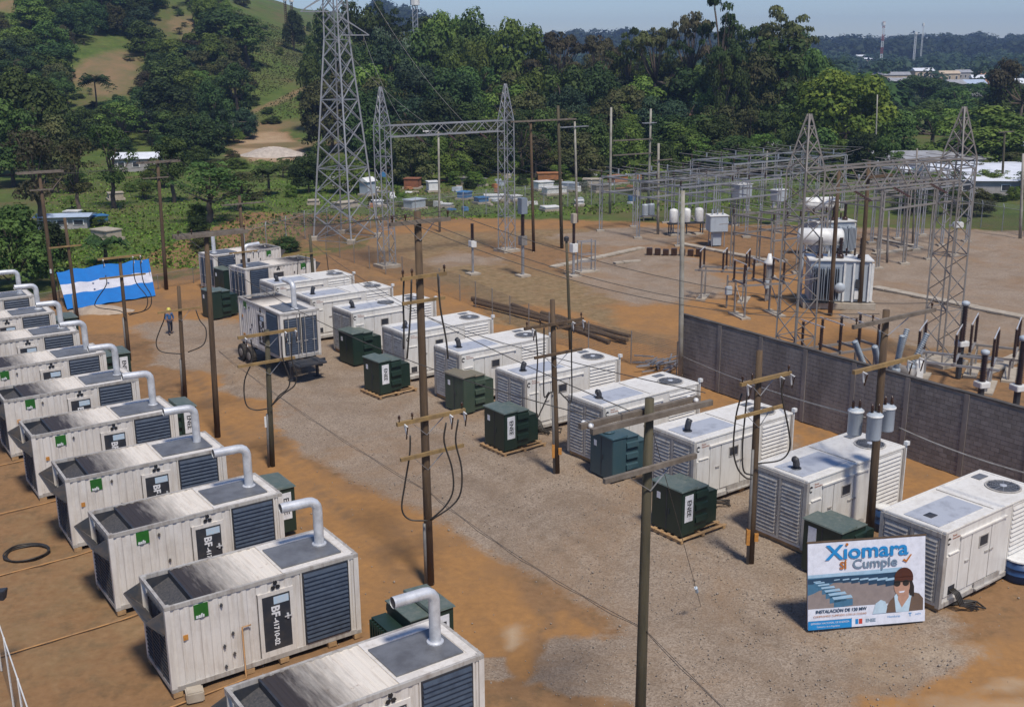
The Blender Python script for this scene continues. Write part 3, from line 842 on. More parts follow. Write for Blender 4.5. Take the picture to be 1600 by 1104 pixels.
for i in range(90):
    u, v = random.choice([(random.uniform(1380, 1610), random.uniform(282, 338)), (random.uniform(1380, 1610), random.uniform(262, 300)), (random.uniform(560, 1300), random.uniform(255, 292)), (random.uniform(80, 520), random.uniform(262, 330))])
    p = G(u, v)
    if p.y < 105 or (u < 540 and random.random() < .45) or (u > 560 and p.y < 133 + .1 * max(0, -p.x) and u < 1300): continue
    m = random.choice(['mid', 'bright', 'bright', 'olive', 'dark'])
    tree(p.x, p.y, random.uniform(1.6, 3.4), random.uniform(2.6, 5.5), random.choice(['bushy', 'sparse']), m, 'leafy %s shrub %s' % (COLW[m], near_mark(u)), 'shrub', 'shrubs of the undergrowth', 'shrub')

for i in range(46):
    u, v = random.uniform(-10, 380), random.uniform(212, 268)
    if 160 < u < 255 and v > 245: continue
    p = GT(u, v); m = random.choice(['mid', 'bright', 'olive', 'dark'])
    tree(p.x, p.y, random.uniform(1.8, 4.0), random.uniform(3, 6.5), random.choice(['bushy', 'sparse']), m, '%s shrub at the hill foot %s' % (COLW[m], near_mark(u)), 'shrub', 'shrubs at the foot of the hill', 'shrub')

for i in range(80):
    u, v = random.uniform(0, 400), random.uniform(5, 210)
    p = GT(u, v); m = random.choice(['mid', 'olive', 'dark', 'olive'])
    tree(p.x, p.y, random.uniform(1.0, 2.8), random.uniform(1.8, 4.5), random.choice(['bushy', 'sparse']), m, '%s scrub bush on the left hill, %s' % (COLW[m], 'near its top' if v < 60 else 'halfway up' if v < 130 else 'on its lower part'), 'bush', 'scrub on the left hill', 'bush')

row(1040, 1390, 30, 196, 226, 158, 172, 60, 86, ['bushy', 'sparse'], ['mid', 'bright', 'olive', 'mid', 'dark'])
row(1400, 1620, 34, 262, 278, 136, 144, 50, 70, ['bushy', 'sparse'], ['mid', 'bright', 'bright'])
row(590, 1040, 36, 228, 246, 168, 180, 50, 76, ['bushy', 'sparse'], ['mid', 'bright', 'olive', 'mid'])

# palm and banana clumps
def palm(x, y, h, spread, nf, label, seed, name='palm_tree', mat='dark', cat='palm'):
    r = np.random.default_rng(seed)
    root = thing(name, (x, y, TZ(x, y)), 0, label, cat)
    t = MB(); t.smooth = True
    t.tube([(0, 0, -.3), (.1, 0, h * .4), (.05, .1, h * .75)], [.24, .17, .13], 8)
    t.build('trunk', MAT['bark'], root)
    V = []; F = []; T = []
    for i in range(nf):
        ph = 6.283 * i / nf + r.uniform(-.2, .2); el = r.uniform(.15, 1.1); L = spread * r.uniform(.8, 1.1)
        d = np.array([math.cos(ph), math.sin(ph), 0]); s = np.array([-math.sin(ph), math.cos(ph), 0])
        for k in range(12):
            a = k / 12.; p = np.array([0.05, .1, h * .75]) + d * L * a * math.cos(el) + np.array([0, 0, 1]) * (L * a * math.sin(el) - 1.05 * L * a * a * (.55 + .3 * r.uniform()))
            wd = L * .16 * math.sin(math.pi * min(1, .15 + a * .8))
            for sg in (-1, 1):
                n = len(V)
                tip = p + s * sg * wd * 1.6 + d * L * .12 - np.array([0, 0, 1]) * wd * .8
                V += [p, p + d * L * .075, tip, tip - d * L * .05]; F.append([n, n + 1, n + 2, n + 3]); T.append(r.uniform())
    inst('fronds', fastmesh('fronds', np.array(V), np.array(F), FOL[mat], fattrs=dict(tint=np.array(T))), root)
    return root
p = G(152, 180); P0 = GT(152, 176)
palm(P0.x, P0.y, 9, 5.2, 22, 'dark palm standing alone below the bare hillside clearing', 3)
p = G(165, 412)
palm(p.x, p.y, 2.6, 2.6, 16, 'dark banana clump directly behind the blue and white flag', 5, 'banana_plant', 'dark', 'plant')
p = G(420, 305)
palm(p.x, p.y, 4.0, 3.6, 18, 'banana clump in the field left of the big lattice tower', 8, 'banana_plant', 'mid', 'plant')
p = G(1003, 300)
palm(p.x, p.y, 4.5, 3.6, 12, 'banana plant with upright leaves between the H frame poles', 9, 'banana_plant', 'bright', 'plant')

# far woods: nobody could count these crowns
def wood(name, pts, r0, r1, mat, seed, per=70):
    r = np.random.default_rng(seed)
    cs = []; rs = []
    for x, y in pts:
        q = r.uniform(r0, r1); z = TZ(x, y)
        cs.append(np.array([x, y, z + q * .75])); rs.append(q)
        cs.append(np.array([x + r.normal(0, q * .5), y, z + q * 1.25])); rs.append(q * .65)
    V = []; F = []; T = []; n0 = 0
    for c, q in zip(cs, rs):
        v, f, t = lobes([c], [1.0], per, .2, r, .9)
        v = (v - c) * q + c
        V.append(v); F.append(f + n0); T.append(t); n0 += len(v)
    me = fastmesh(name, np.concatenate(V), np.concatenate(F), FOL[mat], fattrs=dict(tint=np.concatenate(T)))
    o = bpy.data.objects.new(name, me); COL.objects.link(o)
    return tag(o, kind='stuff')
r = np.random.default_rng(4)
pts = []
while len(pts) < 900:
    y = r.uniform(430, 1150); x = r.uniform(-.05, .62) * y
    if y < 900 and 0.30 < x / y < 0.5 and r.uniform() < .86: continue
    if y < 520 and x / y > .3: continue
    pts.append((x, y))
wood('distant_wood', pts, 4.5, 8.5, 'blue', 5, 60)
pts = []
while len(pts) < 1100:
    y = r.uniform(1150, 2050); x = r.uniform(-.12, .62) * y
    pts.append((x, y))
wood('distant_wood', pts, 8, 15, 'blue', 6, 44)
pts = [(x, y) for x, y in zip(r.uniform(-40, 95, 260), r.uniform(262, 330, 260))]
wood('wood_behind', pts, 4, 7, 'dark', 7, 80)

# rough grass beyond the back fence and on the slope
def tufts(name, n, region, hgt, mat, seed):
    r = np.random.default_rng(seed)
    pts = []
    while len(pts) < n:
        x, y = region(r)
        if x is None: continue
        pts.append((x, y, TZ(x, y)))
    P = np.array(pts); n = len(P)
    ph = r.uniform(0, 6.283, n); s = hgt * r.uniform(.5, 1.3, n)
    a = np.stack([np.cos(ph), np.sin(ph), 0 * ph], 1) * (s * .8)[:, None]
    up = np.stack([r.normal(0, .25, n) * s, r.normal(0, .25, n) * s, s], 1)
    q = np.stack([P - a, P + a, P + a * .7 + up, P - a * .7 + up * r.uniform(.6, 1, (n, 1))], 1).reshape(-1, 3)
    me = fastmesh(name, q, np.arange(4 * n).reshape(n, 4), FOL[mat], fattrs=dict(tint=r.uniform(0, 1, n)))
    o = bpy.data.objects.new(name, me); COL.objects.link(o); return tag(o, kind='stuff')
def reg_field(r):
    u, v = r.uniform(60, 1600), r.uniform(225, 420)
    p = G(u, v)
    lim = 128 + .22 * p.x if p.x > -14 else 88 - 0 * p.x
    lim = 124 + .22 * p.x if p.x > -22 else 90
    return (p.x, p.y) if p.y > lim and p.y < 200 else (None, None)
tufts('field_grass', 30000, reg_field, .11, 'mango', 1)
tufts('field_grass', 7000, reg_field, .2, 'bright', 2)
def reg_slope(r):
    x, y = r.uniform(-125, -30), r.uniform(195, 380)
    u, v = PJ(x, y, TZ(x, y))
    return (x, y) if 300 < u < 540 and v < 186 and abs(v - 158 + .53 * (u - 415)) > 7 else (None, None)
tufts('slope_grass', 16000, reg_slope, .22, 'olive', 3)
# ================================================================== generator containers
RA = rad(34.3)
U_ = Vector((math.cos(RA), math.sin(RA), 0)); W_ = Vector((-math.sin(RA), math.cos(RA), 0))
L0 = Vector((-9.86, 27.65, 0))

def corrug(mb, x0, x1, z0, z1, y, out, pitch=0.27, depth=0.032):
    """trapezoid sheet standing in the plane y, ribs towards out (+1/-1 in y)"""
    n = max(1, round((x1 - x0) / pitch)); p = (x1 - x0) / n
    prof = []
    for i in range(n):
        b = x0 + i * p
        prof += [(b, 0), (b + .28 * p, 0), (b + .42 * p, 1), (b + .86 * p, 1)]
    prof.append((x1, 0))
    vs = [(a, y + out * depth * k, z0) for a, k in prof] + [(a, y + out * depth * k, z1) for a, k in prof]
    m = len(prof)
    fs = [(i, i + 1, m + i + 1, m + i) if out < 0 else (i + 1, i, m + i, m + i + 1) for i in range(m - 1)]
    mb._add(vs, fs)
def corrug_roof(mb, x0, x1, y0, y1, z, pitch=0.26, depth=0.022):
    n = max(1, round((x1 - x0) / pitch)); p = (x1 - x0) / n
    prof = []
    for i in range(n):
        b = x0 + i * p
        prof += [(b, 0), (b + .3 * p, 0), (b + .42 * p, 1), (b + .88 * p, 1)]
    prof.append((x1, 0))
    m = len(prof)
    vs = [(a, y0, z + depth * k) for a, k in prof] + [(a, y1, z + depth * k) for a, k in prof]
    mb._add(vs, [(i, i + 1, m + i + 1, m + i) for i in range(m - 1)])

def soot_roof_material():
    m, nt, bs = newmat('sooty_roof_paint')
    v = objvec(nt, True, (3.5, .6, 1)); v2 = objvec(nt, True)
    vb = objvec(nt, False)
    sx = N(nt, 'SeparateXYZ'); nt.links.new(vb, sx.inputs[0])
    streak = noise(nt, v, 1.6, 5, .7)
    a = N(nt, 'Math', operation='MULTIPLY_ADD'); a.inputs[1].default_value = -1.5; nt.links.new(streak, a.inputs[0]); nt.links.new(sx.outputs[0], a.inputs[2])
    g = mapr(nt, a.outputs[0], 0.45, 2.2, 1.3, 0.0)
    oi = N(nt, 'ObjectInfo')
    g = mul(nt, g, mapr(nt, oi.outputs['Random'], 0, 1, .75, 1.0))
    st2 = mapr(nt, noise(nt, objvec(nt, True, (4, .35, 1)), 2.2, 4, .6), .5, .75, 0, .45)
    c = mix(nt, st2, (0.68, 0.62, 0.54), (0.36, 0.29, 0.215))
    c = mix(nt, mapr(nt, noise(nt, v2, 4, 6, .7), .62, .7, 0, .5), c, (0.25, 0.15, 0.09))
    c = mix(nt, g, c, (0.04, 0.031, 0.027))
    nt.links.new(c, bs.inputs['Base Color']); bs.inputs['Roughness'].default_value = .55
    return m
MAT['sootroof'] = soot_roof_material()
def mesh_mat():
    m, nt, bs = newmat('radiator_core')
    v = objvec(nt, False)
    ck = N(nt, 'TexWave', wave_type='BANDS', bands_direction='Y'); ck.inputs['Scale'].default_value = 9
    nt.links.new(v, ck.inputs[0])
    nt.links.new(mix(nt, mapr(nt, noise(nt, v, 14, 4, .7), .35, .7), (0.03, 0.033, 0.04), (0.11, 0.10, 0.095)), bs.inputs['Base Color'])
    bs.inputs['Roughness'].default_value = .6
    bump(nt, bs, ck.outputs['Fac'], .5, .02)
    return m
MAT['core'] = mesh_mat()

TXT_DOOR1 = text_mesh('BF', .36, MAT['letter'], bold=.012)
TXT_DOOR2 = text_mesh('-41710-02', .22, MAT['letter'], bold=.006)
TXT_GREEN = text_mesh('aafs', .17, MAT['letter'], bold=.006)
TXT_ENEE = text_mesh('ENEE', .30, MAT['blackink'], bold=.006)

_slat = MB()
_slat.poly([(0, 0, 0), (0, 0.012, 0.0), (0, .055, .075), (0, .043, .083)], None)
def slat_mesh(L, h, mat, nm='slat', out=.06):
    """one louver blade: leans out at its lower edge"""
    mb = MB()
    a = [(0, 0.0, h), (0, -out, 0.14 * h), (0, -out, 0.0), (0, 0.012, h * .84)]
    vs = a + [(L, y, z) for _, y, z in a]
    mb._add(vs, [(0, 1, 5, 4), (1, 2, 6, 5), (2, 3, 7, 6), (3, 0, 4, 7), (0, 3, 2, 1), (4, 5, 6, 7)])
    return mb.mesh(nm, mat)
SLAT_BF = slat_mesh(1.44, .148, MAT['slat'])
SLAT_BF_S = slat_mesh(.86, .125, MAT['slat'])
SLAT_W = slat_mesh(1.66, .158, MAT['white2'], out=.05)
SLAT_E = slat_mesh(.86, .140, MAT['trim'], out=.045)

def louvre(parent, x0, z0, z1, sm, n, y, back, ang=0.0, L=1.44, frame=None):
    """slats in front of a dark recess; local frame turned by ang about z"""
    R = Matrix.Rotation(ang, 4, 'Z')
    def P(x, yy, z): return R @ Vector((x, yy, z)) + y
    mb = MB(); mb.M = Matrix.Translation(y) @ R
    mb.box(x0, x0 + L, .03, .06, z0, z1)
    mb.build('louvre_recess', MAT['dark'], parent)
    if frame:
        mb = MB(); mb.M = Matrix.Translation(y) @ R
        t = .05
        mb.box(x0 - t, x0, -.02, .05, z0 - t, z1 + t).box(x0 + L, x0 + L + t, -.02, .05, z0 - t, z1 + t).box(x0, x0 + L, -.021, .05, z1, z1 + t).box(x0, x0 + L, -.021, .05, z0 - t, z0)
        mb.build('louvre_frame', frame, parent)
    st = (z1 - z0) / n
    for i in range(n):
        inst('slat', sm, parent, P(x0, 0, z0 + st * i), (0, 0, ang))

def trident():
    mb = MB(); mb.cur = 0
    for a in (90, 215, 325):
        t = rad(a); d = Vector((math.cos(t), 0, math.sin(t))); s = Vector((-d.z, 0, d.x))
        pts = [d * .02 - s * .03, d * .10 - s * .075, d * .17 - s * .03, d * .15 + s * .01, d * .17 + s * .05, d * .09 + s * .075, d * .02 + s * .03]
        mb.poly(pts, .006, (0, -1, 0))
    return mb.mesh('emblem', MAT['blackink'])
TRI = trident()
def make_container(label, group):
    """local: x along, y away from the viewer, floor at z .15"""
    r = thing('generator_container', (0, 0, 0), 0, label, 'generator', group)
    L, Wd, z0, z1 = 6.06, 2.44, .15, 2.90
    m = MB()
    for x in (0, L - .16):
        for y in (0, Wd - .16): m.box(x, x + .16, y, y + .16, z0 + .12, z1 - .12)
    each(m, 'corner_post', MAT['white'], r)
    m = MB()
    for y in (0, Wd - .09): m.box(.16, L - .16, y, y + .09, z1 - .13, z1 - .004).box(.16, L - .16, y, y + .09, z0 + .02, z0 + .17)
    for x in (0, L - .09): m.box(x, x + .09, .16, Wd - .16, z1 - .13, z1 - .004).box(x, x + .09, .16, Wd - .16, z0 + .02, z0 + .17)
    each(m, 'frame_rail', MAT['trim'], r)
    m = MB()
    for x in (-.005, L - .175):
        for y in (-.005, Wd - .175):
            for z in (z0, z1 - .12): m.box(x, x + .18, y, y + .18, z, z + .12)
    each(m, 'corner_casting', MAT['trim'], r, .012)
    m = MB()
    for y, o in ((.05, -1), (Wd - .05, 1)):
        corrug(m, .16, 2.72, z0 + .17, z1 - .13, y, o); corrug(m, 3.86, 4.12, z0 + .17, z1 - .13, y, o)
        corrug(m, 2.72, 3.86, 2.45, z1 - .13, y, o, .38)
        corrug(m, 5.76, L - .16, z0 + .17, z1 - .13, y, o)
    each(m, 'side_panel', MAT['white'], r)
    m = MB()
    for y0, y1 in ((.0, .06), (Wd - .06, Wd)):
        m.box(2.74, 3.86, y0, y1, 2.32, 2.45).box(2.74, 3.86, y0, y1, z0 + .17, .52).box(2.74, 2.86, y0, y1, .52, 2.32).box(3.74, 3.86, y0, y1, .52, 2.32)
        m.box(4.12, 4.17, y0, y1, z0 + .17, z1 - .13).box(5.71, 5.76, y0, y1, z0 + .17, z1 - .13).box(4.17, 5.71, y0, y1, z0 + .17, .36)
    each(m, 'door_surround', MAT['white'], r)
    for k in (0, 1):
        R = Matrix.Translation((0, 0, 0)) if k == 0 else Matrix.Translation((0, Wd, 0)) @ Matrix.Scale(-1, 4, (0, 1, 0))
        m = MB(); m.M = R; m.box(2.86, 3.74, .0, .04, .52, 2.32)
        d = m.build('door', MAT['dark'], r)
        m = MB(); m.M = R; m.box(3.60, 3.66, -.05, -.002, 1.45, 1.62).box(3.52, 3.76, -.06, -.05, 1.52, 1.56); m.build('handle', MAT['alu'], d)
        if k == 0:
            inst('sticker', MB().box(3.22, 3.70, -.006, -.001, 2.02, 2.26).mesh('sticker', MAT['palesticker']), d)
            o = inst('lettering', TXT_DOOR1, d, (3.25, -.008, 1.79), Euler((rad(90), rad(90), 0), 'XYZ'))
            o.rotation_euler = (Matrix.Rotation(rad(90), 4, 'X') @ Matrix.Rotation(rad(-90), 4, 'Z')).to_euler()
            o = inst('lettering', TXT_DOOR2, d, (3.25, -.008, 1.12)); o.rotation_euler = (Matrix.Rotation(rad(90), 4, 'X') @ Matrix.Rotation(rad(-90), 4, 'Z')).to_euler()
        e = inst('emblem', TRI, r, (3.30, -.006 if k == 0 else Wd + .006, 2.62)); e.scale = (1, 1 if k == 0 else -1, 1)
        m = MB(); m.M = R; m.box(.86, 1.28, -.006, .016, 2.29, 2.73); g = m.build('green_sign', MAT['green'], r)
        if k == 0: inst('lettering', TXT_GREEN, g, (1.03, -.009, 2.36), (rad(90), 0, 0))
        else: inst('lettering', TXT_GREEN, g, (1.03, Wd + .009, 2.36), (rad(90), 0, rad(180)))
        m = MB(); m.M = R; m.box(.46, .60, -.004, .016, 1.72, 1.88); m.build('orange_sticker', MAT['sticker'], r)
        m = MB(); m.M = R; m.box(.50, .78, -.004, .016, .38, .74); m.build('orange_sticker', MAT['sticker'], r)
        for i in range(7):
            x = 1.63 if i % 2 == 0 else 1.91; z = 2.49 - i * .335
            m = MB(); m.M = R
            m.box(x - .022, x + .022, -.03, .02, z - .055, z + .055).box(x - .045, x + .045, -.018, .02, z - .014, z + .014)
            m.build('lifting_cleat', MAT['grille'], r)
    louvre(r, 4.21, .41, 2.73, SLAT_BF, 16, Vector((0, .0, 0)), MAT['dark'], 0, 1.44, MAT['dark'])
    louvre(r, -5.65, .41, 2.73, SLAT_BF, 16, Vector((0, Wd, 0)), MAT['dark'], math.pi, 1.44, MAT['dark'])
    # roof: open radiator well, sooty sheet, raised grey plate
    m = MB(); corrug_roof(m, .9, 3.62, .09, Wd - .09, z1 - .055); m.build('roof_sheet', MAT['sootroof'], r)
    m = MB(); m.box(3.62, L - .09, .09, Wd - .09, z1 - .08, z1 - .03).box(3.62, L - .09, .09, .34, z1 - .03, z1 - .012).box(3.62, L - .09, Wd - .45, Wd - .09, z1 - .03, z1 - .012).box(5.74, L - .09, .34, Wd - .45, z1 - .03, z1 - .012)
    each(m, 'roof_rim', MAT['white'], r)
    m = MB(); m.box(3.70, 5.68, .40, 1.93, z1 - .028, z1 + .02); m.build('roof_plate', MAT['plate'], r)
    m = MB(); m.box(.84, .9, .09, Wd - .09, z1 - .75, z1 - .03).box(.09, .84, .09, .12, z1 - .75, z1 - .13).box(.09, .84, Wd - .12, Wd - .09, z1 - .75, z1 - .13)
    each(m, 'well_wall', MAT['dark'], r)
    m = MB(); m._add([(.12, .12, z1 - .55), (.84, .12, z1 - .24), (.84, Wd - .12, z1 - .24), (.12, Wd - .12, z1 - .55)], [(0, 1, 2, 3)])
    m.build('radiator', MAT['core'], r)
    # exhaust
    m = MB(); m.smooth = True
    zt = 4.42; q = .30
    pts = [(5.37, 1.28, z1), (5.37, 1.28, zt - q)] + [(5.37 - q * (1 - math.cos(rad(a))), 1.28, zt - q + q * math.sin(rad(a))) for a in (22, 45, 68, 90)] + [(4.15, 1.28, zt + .02)]
    m.tube(pts, .155, 16, cap=False)
    p = m.build('exhaust_pipe', MAT['alu'], r)
    m = MB(); m.lathe([(.155, 0), (.23, 0), (.23, .035), (.155, .05)], (5.37, 1.28, z1 + .02), 16); m.build('flange', MAT['alu'], p)
    m = MB(); m.tube([(4.17, 1.28, zt + .02), (4.25, 1.28, zt + .02)], .148, 16); m.build('pipe_mouth', MAT['dark'], p)
    # discharge scoop on the radiator end
    m = MB()
    zs, zo = 2.0, 2.54; o = -.50
    m._add([(-.02, .12, zs), (o, .12, zo), (o, Wd - .12, zo), (-.02, Wd - .12, zs), (-.05, .12, zs - .03), (o - .03, .12, zo - .03), (o - .03, Wd - .12, zo - .03), (-.05, Wd - .12, zs - .03)],
           [(0, 1, 2, 3), (7, 6, 5, 4), (1, 5, 6, 2), (0, 4, 5, 1), (3, 2, 6, 7)])
    m.build('scoop', MAT['grille'], r)
    m = MB(); m.poly([(-.01, .12, zs), (o, .12, zo), (-.01, .12, 2.74)], .012, (0, 1, 0)).poly([(-.01, Wd - .132, zs), (o, Wd - .132, zo), (-.01, Wd - .132, 2.74)], .012, (0, 1, 0))
    each(m, 'scoop_cheek', MAT['grille'], r)
    m = MB(); m.box(.03, .05, .16, Wd - .16, z0 + .17, 1.9); m.build('end_panel', MAT['dark'], r)
    m = MB()
    for i in range(11): m.box(.0, .03, .16, Wd - .16, .42 + i * .135, .45 + i * .135)
    for y in (.82, 1.62): m.box(-.005, .03, y - .02, y + .02, z0 + .17, 1.9)
    m.build('end_grille', MAT['grille'], r)['kind'] = 'stuff'
    # doors at the exhaust end, with lock rods and louvres
    m = MB()
    for y0, y1 in ((.17, 1.19), (1.25, 2.27)):
        m.box(L - .05, L - .03, y0, y1, z0 + .18, z1 - .14)
    each(m, 'end_door', MAT['white'], r)
    for y0 in (.25, 1.33):
        louvre(r, y0, .52, 2.5, SLAT_BF_S, 15, Vector((L - .01, 0, 0)), MAT['dark'], math.pi / 2, .86, MAT['dark'])
    for y in (.45, .98, 1.46, 1.99):
        m = MB(); m.tube([(L + .075, y, z0 + .1), (L + .075, y, z1 - .08)], .018, 6); rod = m.build('lock_rod', MAT['trim'], r)
        m = MB(); m.box(L + .06, L + .09, y - .10, y + .14, 1.15, 1.19); m.build('handle', MAT['trim'], rod)
    return r
def blocks(parent, seed):
    q = random.Random(seed)
    m = MB()
    for x in (0.02, 2.2, 3.3, 4.9, 5.8):
        for y in (.0, 2.2): m.box(x, x + .28, y - .02, y + .22, 0, .148)
    return each(m, 'timber_block', MAT['pallet'], parent)

ORD = ['nearest', 'second', 'third', 'fourth', 'fifth', 'sixth', 'seventh', 'eighth', 'ninth', 'farthest']
GRPL = 'white generator containers in the left row'
LLAB = ['nearest white generator container, cut by the bottom edge, grey pipe above its roof plate',
        'whole white generator container at lower left, black BF door and orange conduit up its side',
        'white generator container just beyond the whole one, BF door fully in view',
        'fourth white generator container of the left row, BF door half hidden',
        'fifth white container of the left row, ENEE box showing behind its right end',
        'sixth white container of the left row, green sign and soot on its roof',
        'seventh white container of the left row, green sign at the left frame edge',
        'eighth white container of the left row, only emblem and louvre showing',
        'ninth white container of the left row, a short strip with louvre',
        'farthest white container of the left row, its pipe against dark trees']
CONT = make_container(LLAB[0], GRPL)
blocks(CONT, 1)
offs = [-7.28, 0] + [5.88 * k for k in range(1, 9)]
CLIST = []
for i, s in enumerate(offs):
    p = L0 + W_ * s
    o = CONT if i == 0 else dup(CONT, None, label=LLAB[i])
    o.location = p; o.rotation_euler = (0, 0, RA + rad(random.uniform(-1.0, 1.0)))
    for ch in list(o.children):                    # no two units carry quite the same stickers and cleats
        if ch.name.startswith('orange_sticker') and random.random() < .35 or ch.name.startswith('lifting_cleat') and random.random() < .12: bpy.data.objects.remove(ch)
        elif ch.name.startswith('green_sign'): ch.location = (random.uniform(-.06, .06), 0, random.uniform(-.05, .05))
        elif ch.name.startswith('exhaust_pipe'): ch.location = (random.uniform(-.05, .05), random.uniform(-.04, .04), random.uniform(-.06, .0))
    CLIST.append(o)
# the conduit that climbs the second container and runs on to the left, and its like along the other gaps
def conduit(pts, label, r=.026, grp='orange conduits on the ground along the left row'):
    m = MB(); m.smooth = True; m.tube(pts, r, 6); o = m.build('conduit', MAT['orangepipe'])
    return tag(o, label, 'conduit', grp)
def LP(s, x, y, z=0.0): return L0 + W_ * (s + y) + U_ * x + Vector((0, 0, z))
conduit([LP(0, 2.45, -.05, 1.62), LP(0, 2.18, -.05, 1.62), LP(0, 2.18, -.06, .04), LP(0, 2.1, -.25, .03), LP(0, -.2, -.42, .03), LP(0, -2.5, -.5, .03), LP(0, -9, -.6, .03)],
        'orange conduit climbing the whole container at lower left and running off along the ground')
for i, s in enumerate(offs[2:6]):
    conduit([LP(s, 2.2, -.06, .04), LP(s, 0, -.4, .03), LP(s, -4, -.55, .03), LP(s, -13, -.7, .03)],
            'orange conduit on the dirt in front of the %s container of the left row' % ['third', 'fourth', 'fifth', 'sixth'][i])
# two units turned round at the far end, and the one on a trailer
for (u, v, lab) in ((383, 421, 'turned white generator container right behind the trailer unit, green sign at right'), (333, 400, 'farthest turned white generator container, bent pipe above its left end')):
    p = G(u, v, 2.9); p.z = 0
    ang = rad(43)
    o = dup(CONT, None, label=lab, group='turned generator containers at the far end')
    o.rotation_euler = (0, 0, ang + math.pi)
    c, s = math.cos(ang), math.sin(ang)
    # near left corner of the turned unit is local (6.06, 2.44)
    o.location = p - (Matrix.Rotation(ang + math.pi, 3, 'Z') @ Vector((6.06, 2.44, 0)))
a = rad(-54)
TR = dup(CONT, None, label='white generator container on a wheeled trailer, its two louvred doors facing the camera', group=None)
if 'group' in TR.keys(): del TR['group']
for c in list(TR.children):
    if c.name.startswith('timber_block'): bpy.data.objects.remove(c)
TR.rotation_euler = (0, 0, a)
# near end, near-left corner is local (6.06, 0) -> world (-13.06, 59.6)
TR.location = Vector((-13.06, 59.6, 1.0)) - (Matrix.Rotation(a, 3, 'Z') @ Vector((6.06, 0, 0)))
def trailer():
    r = thing('container_trailer', TR.location - Vector((0, 0, 1.0)), a, 'dark flat trailer with twin wheels under the louvred generator container', 'trailer')
    m = MB(); m.box(-.3, 7.3, .55, .75, .85, 1.13).box(-.3, 7.3, 1.69, 1.89, .85, 1.13)
    for x in (0, 1.8, 3.6, 5.4, 6.6): m.box(x, x + .14, .1, 2.34, .95, 1.12)
    m.box(6.1, 7.4, .3, 2.1, 1.0, 1.1)
    m.build('chassis', MAT['dark'], r)
    for x in (.4, 1.6):
        for y in (-.12, 2.16):
            m = MB(); m.smooth = False
            m.M = Matrix.Translation((x, y, .52)) @ Matrix.Rotation(math.pi / 2, 4, 'X')
            m.lathe([(.28, -.15), (.50, -.14), (.52, -.05), (.52, .09), (.50, .15), (.28, .15)], (0, 0, -.07), 18)
            t = m.build('wheel', MAT['rubber'], r)
            m = MB(); m.M = Matrix.Translation((x, y, .52)) @ Matrix.Rotation(math.pi / 2, 4, 'X'); m.lathe([(.25, -.1), (.25, .17), (.08, .19)], (0, 0, -.07), 12); m.build('hub', MAT['galvrust'], t)
    for y in (.4, 2.0):
        m = MB(); m.box(6.2, 6.35, y - .07, y + .07, 0.05, .95).box(6.1, 6.45, y - .17, y + .17, 0, .05); m.build('landing_leg', MAT['dark'], r)
    return r
trailer()

# ================================================================== enclosed generators of the right row
RB = rad(36.5)
def badge():
    m = MB()
    # open ring like a C with a bar
    for k in range(14):
        t0, t1 = rad(50 + k * 19), rad(50 + (k + 1) * 19)
        m.poly([(.10 * math.cos(t0), 0, .13 * math.sin(t0)), (.10 * math.cos(t1), 0, .13 * math.sin(t1)), (.055 * math.cos(t1), 0, .08 * math.sin(t1)), (.055 * math.cos(t0), 0, .08 * math.sin(t0))], .004, (0, -1, 0))
    m.box(-.02, .10, -.004, 0, .05, .09)
    return m.mesh('emblem', MAT['blackink'])
BADGE = badge()
MAT['redink'] = simple('faded_red_print', (.34, .10, .05), (.4, .2, .12), 9, .6)
TXT_PG = text_mesh('Power\nGeneration', .10, MAT['redink'], align='LEFT')
def fan_mesh():
    m = MB()
    for rr in (.12, .2, .28, .36, .44, .52):
        n = 28
        for k in range(n):
            t0, t1 = 6.2832 * k / n, 6.2832 * (k + 1) / n
            m.bar((rr * math.cos(t0), rr * math.sin(t0), 0), (rr * math.cos(t1), rr * math.sin(t1), 0), .010, .010)
    for k in range(12):
        t = 6.2832 * k / 12; m.bar((.08 * math.cos(t), .08 * math.sin(t), .006), (.56 * math.cos(t), .56 * math.sin(t), .006), .014, .014)
    return m.mesh('fan_guard', MAT['galv'])
FANG = fan_mesh()
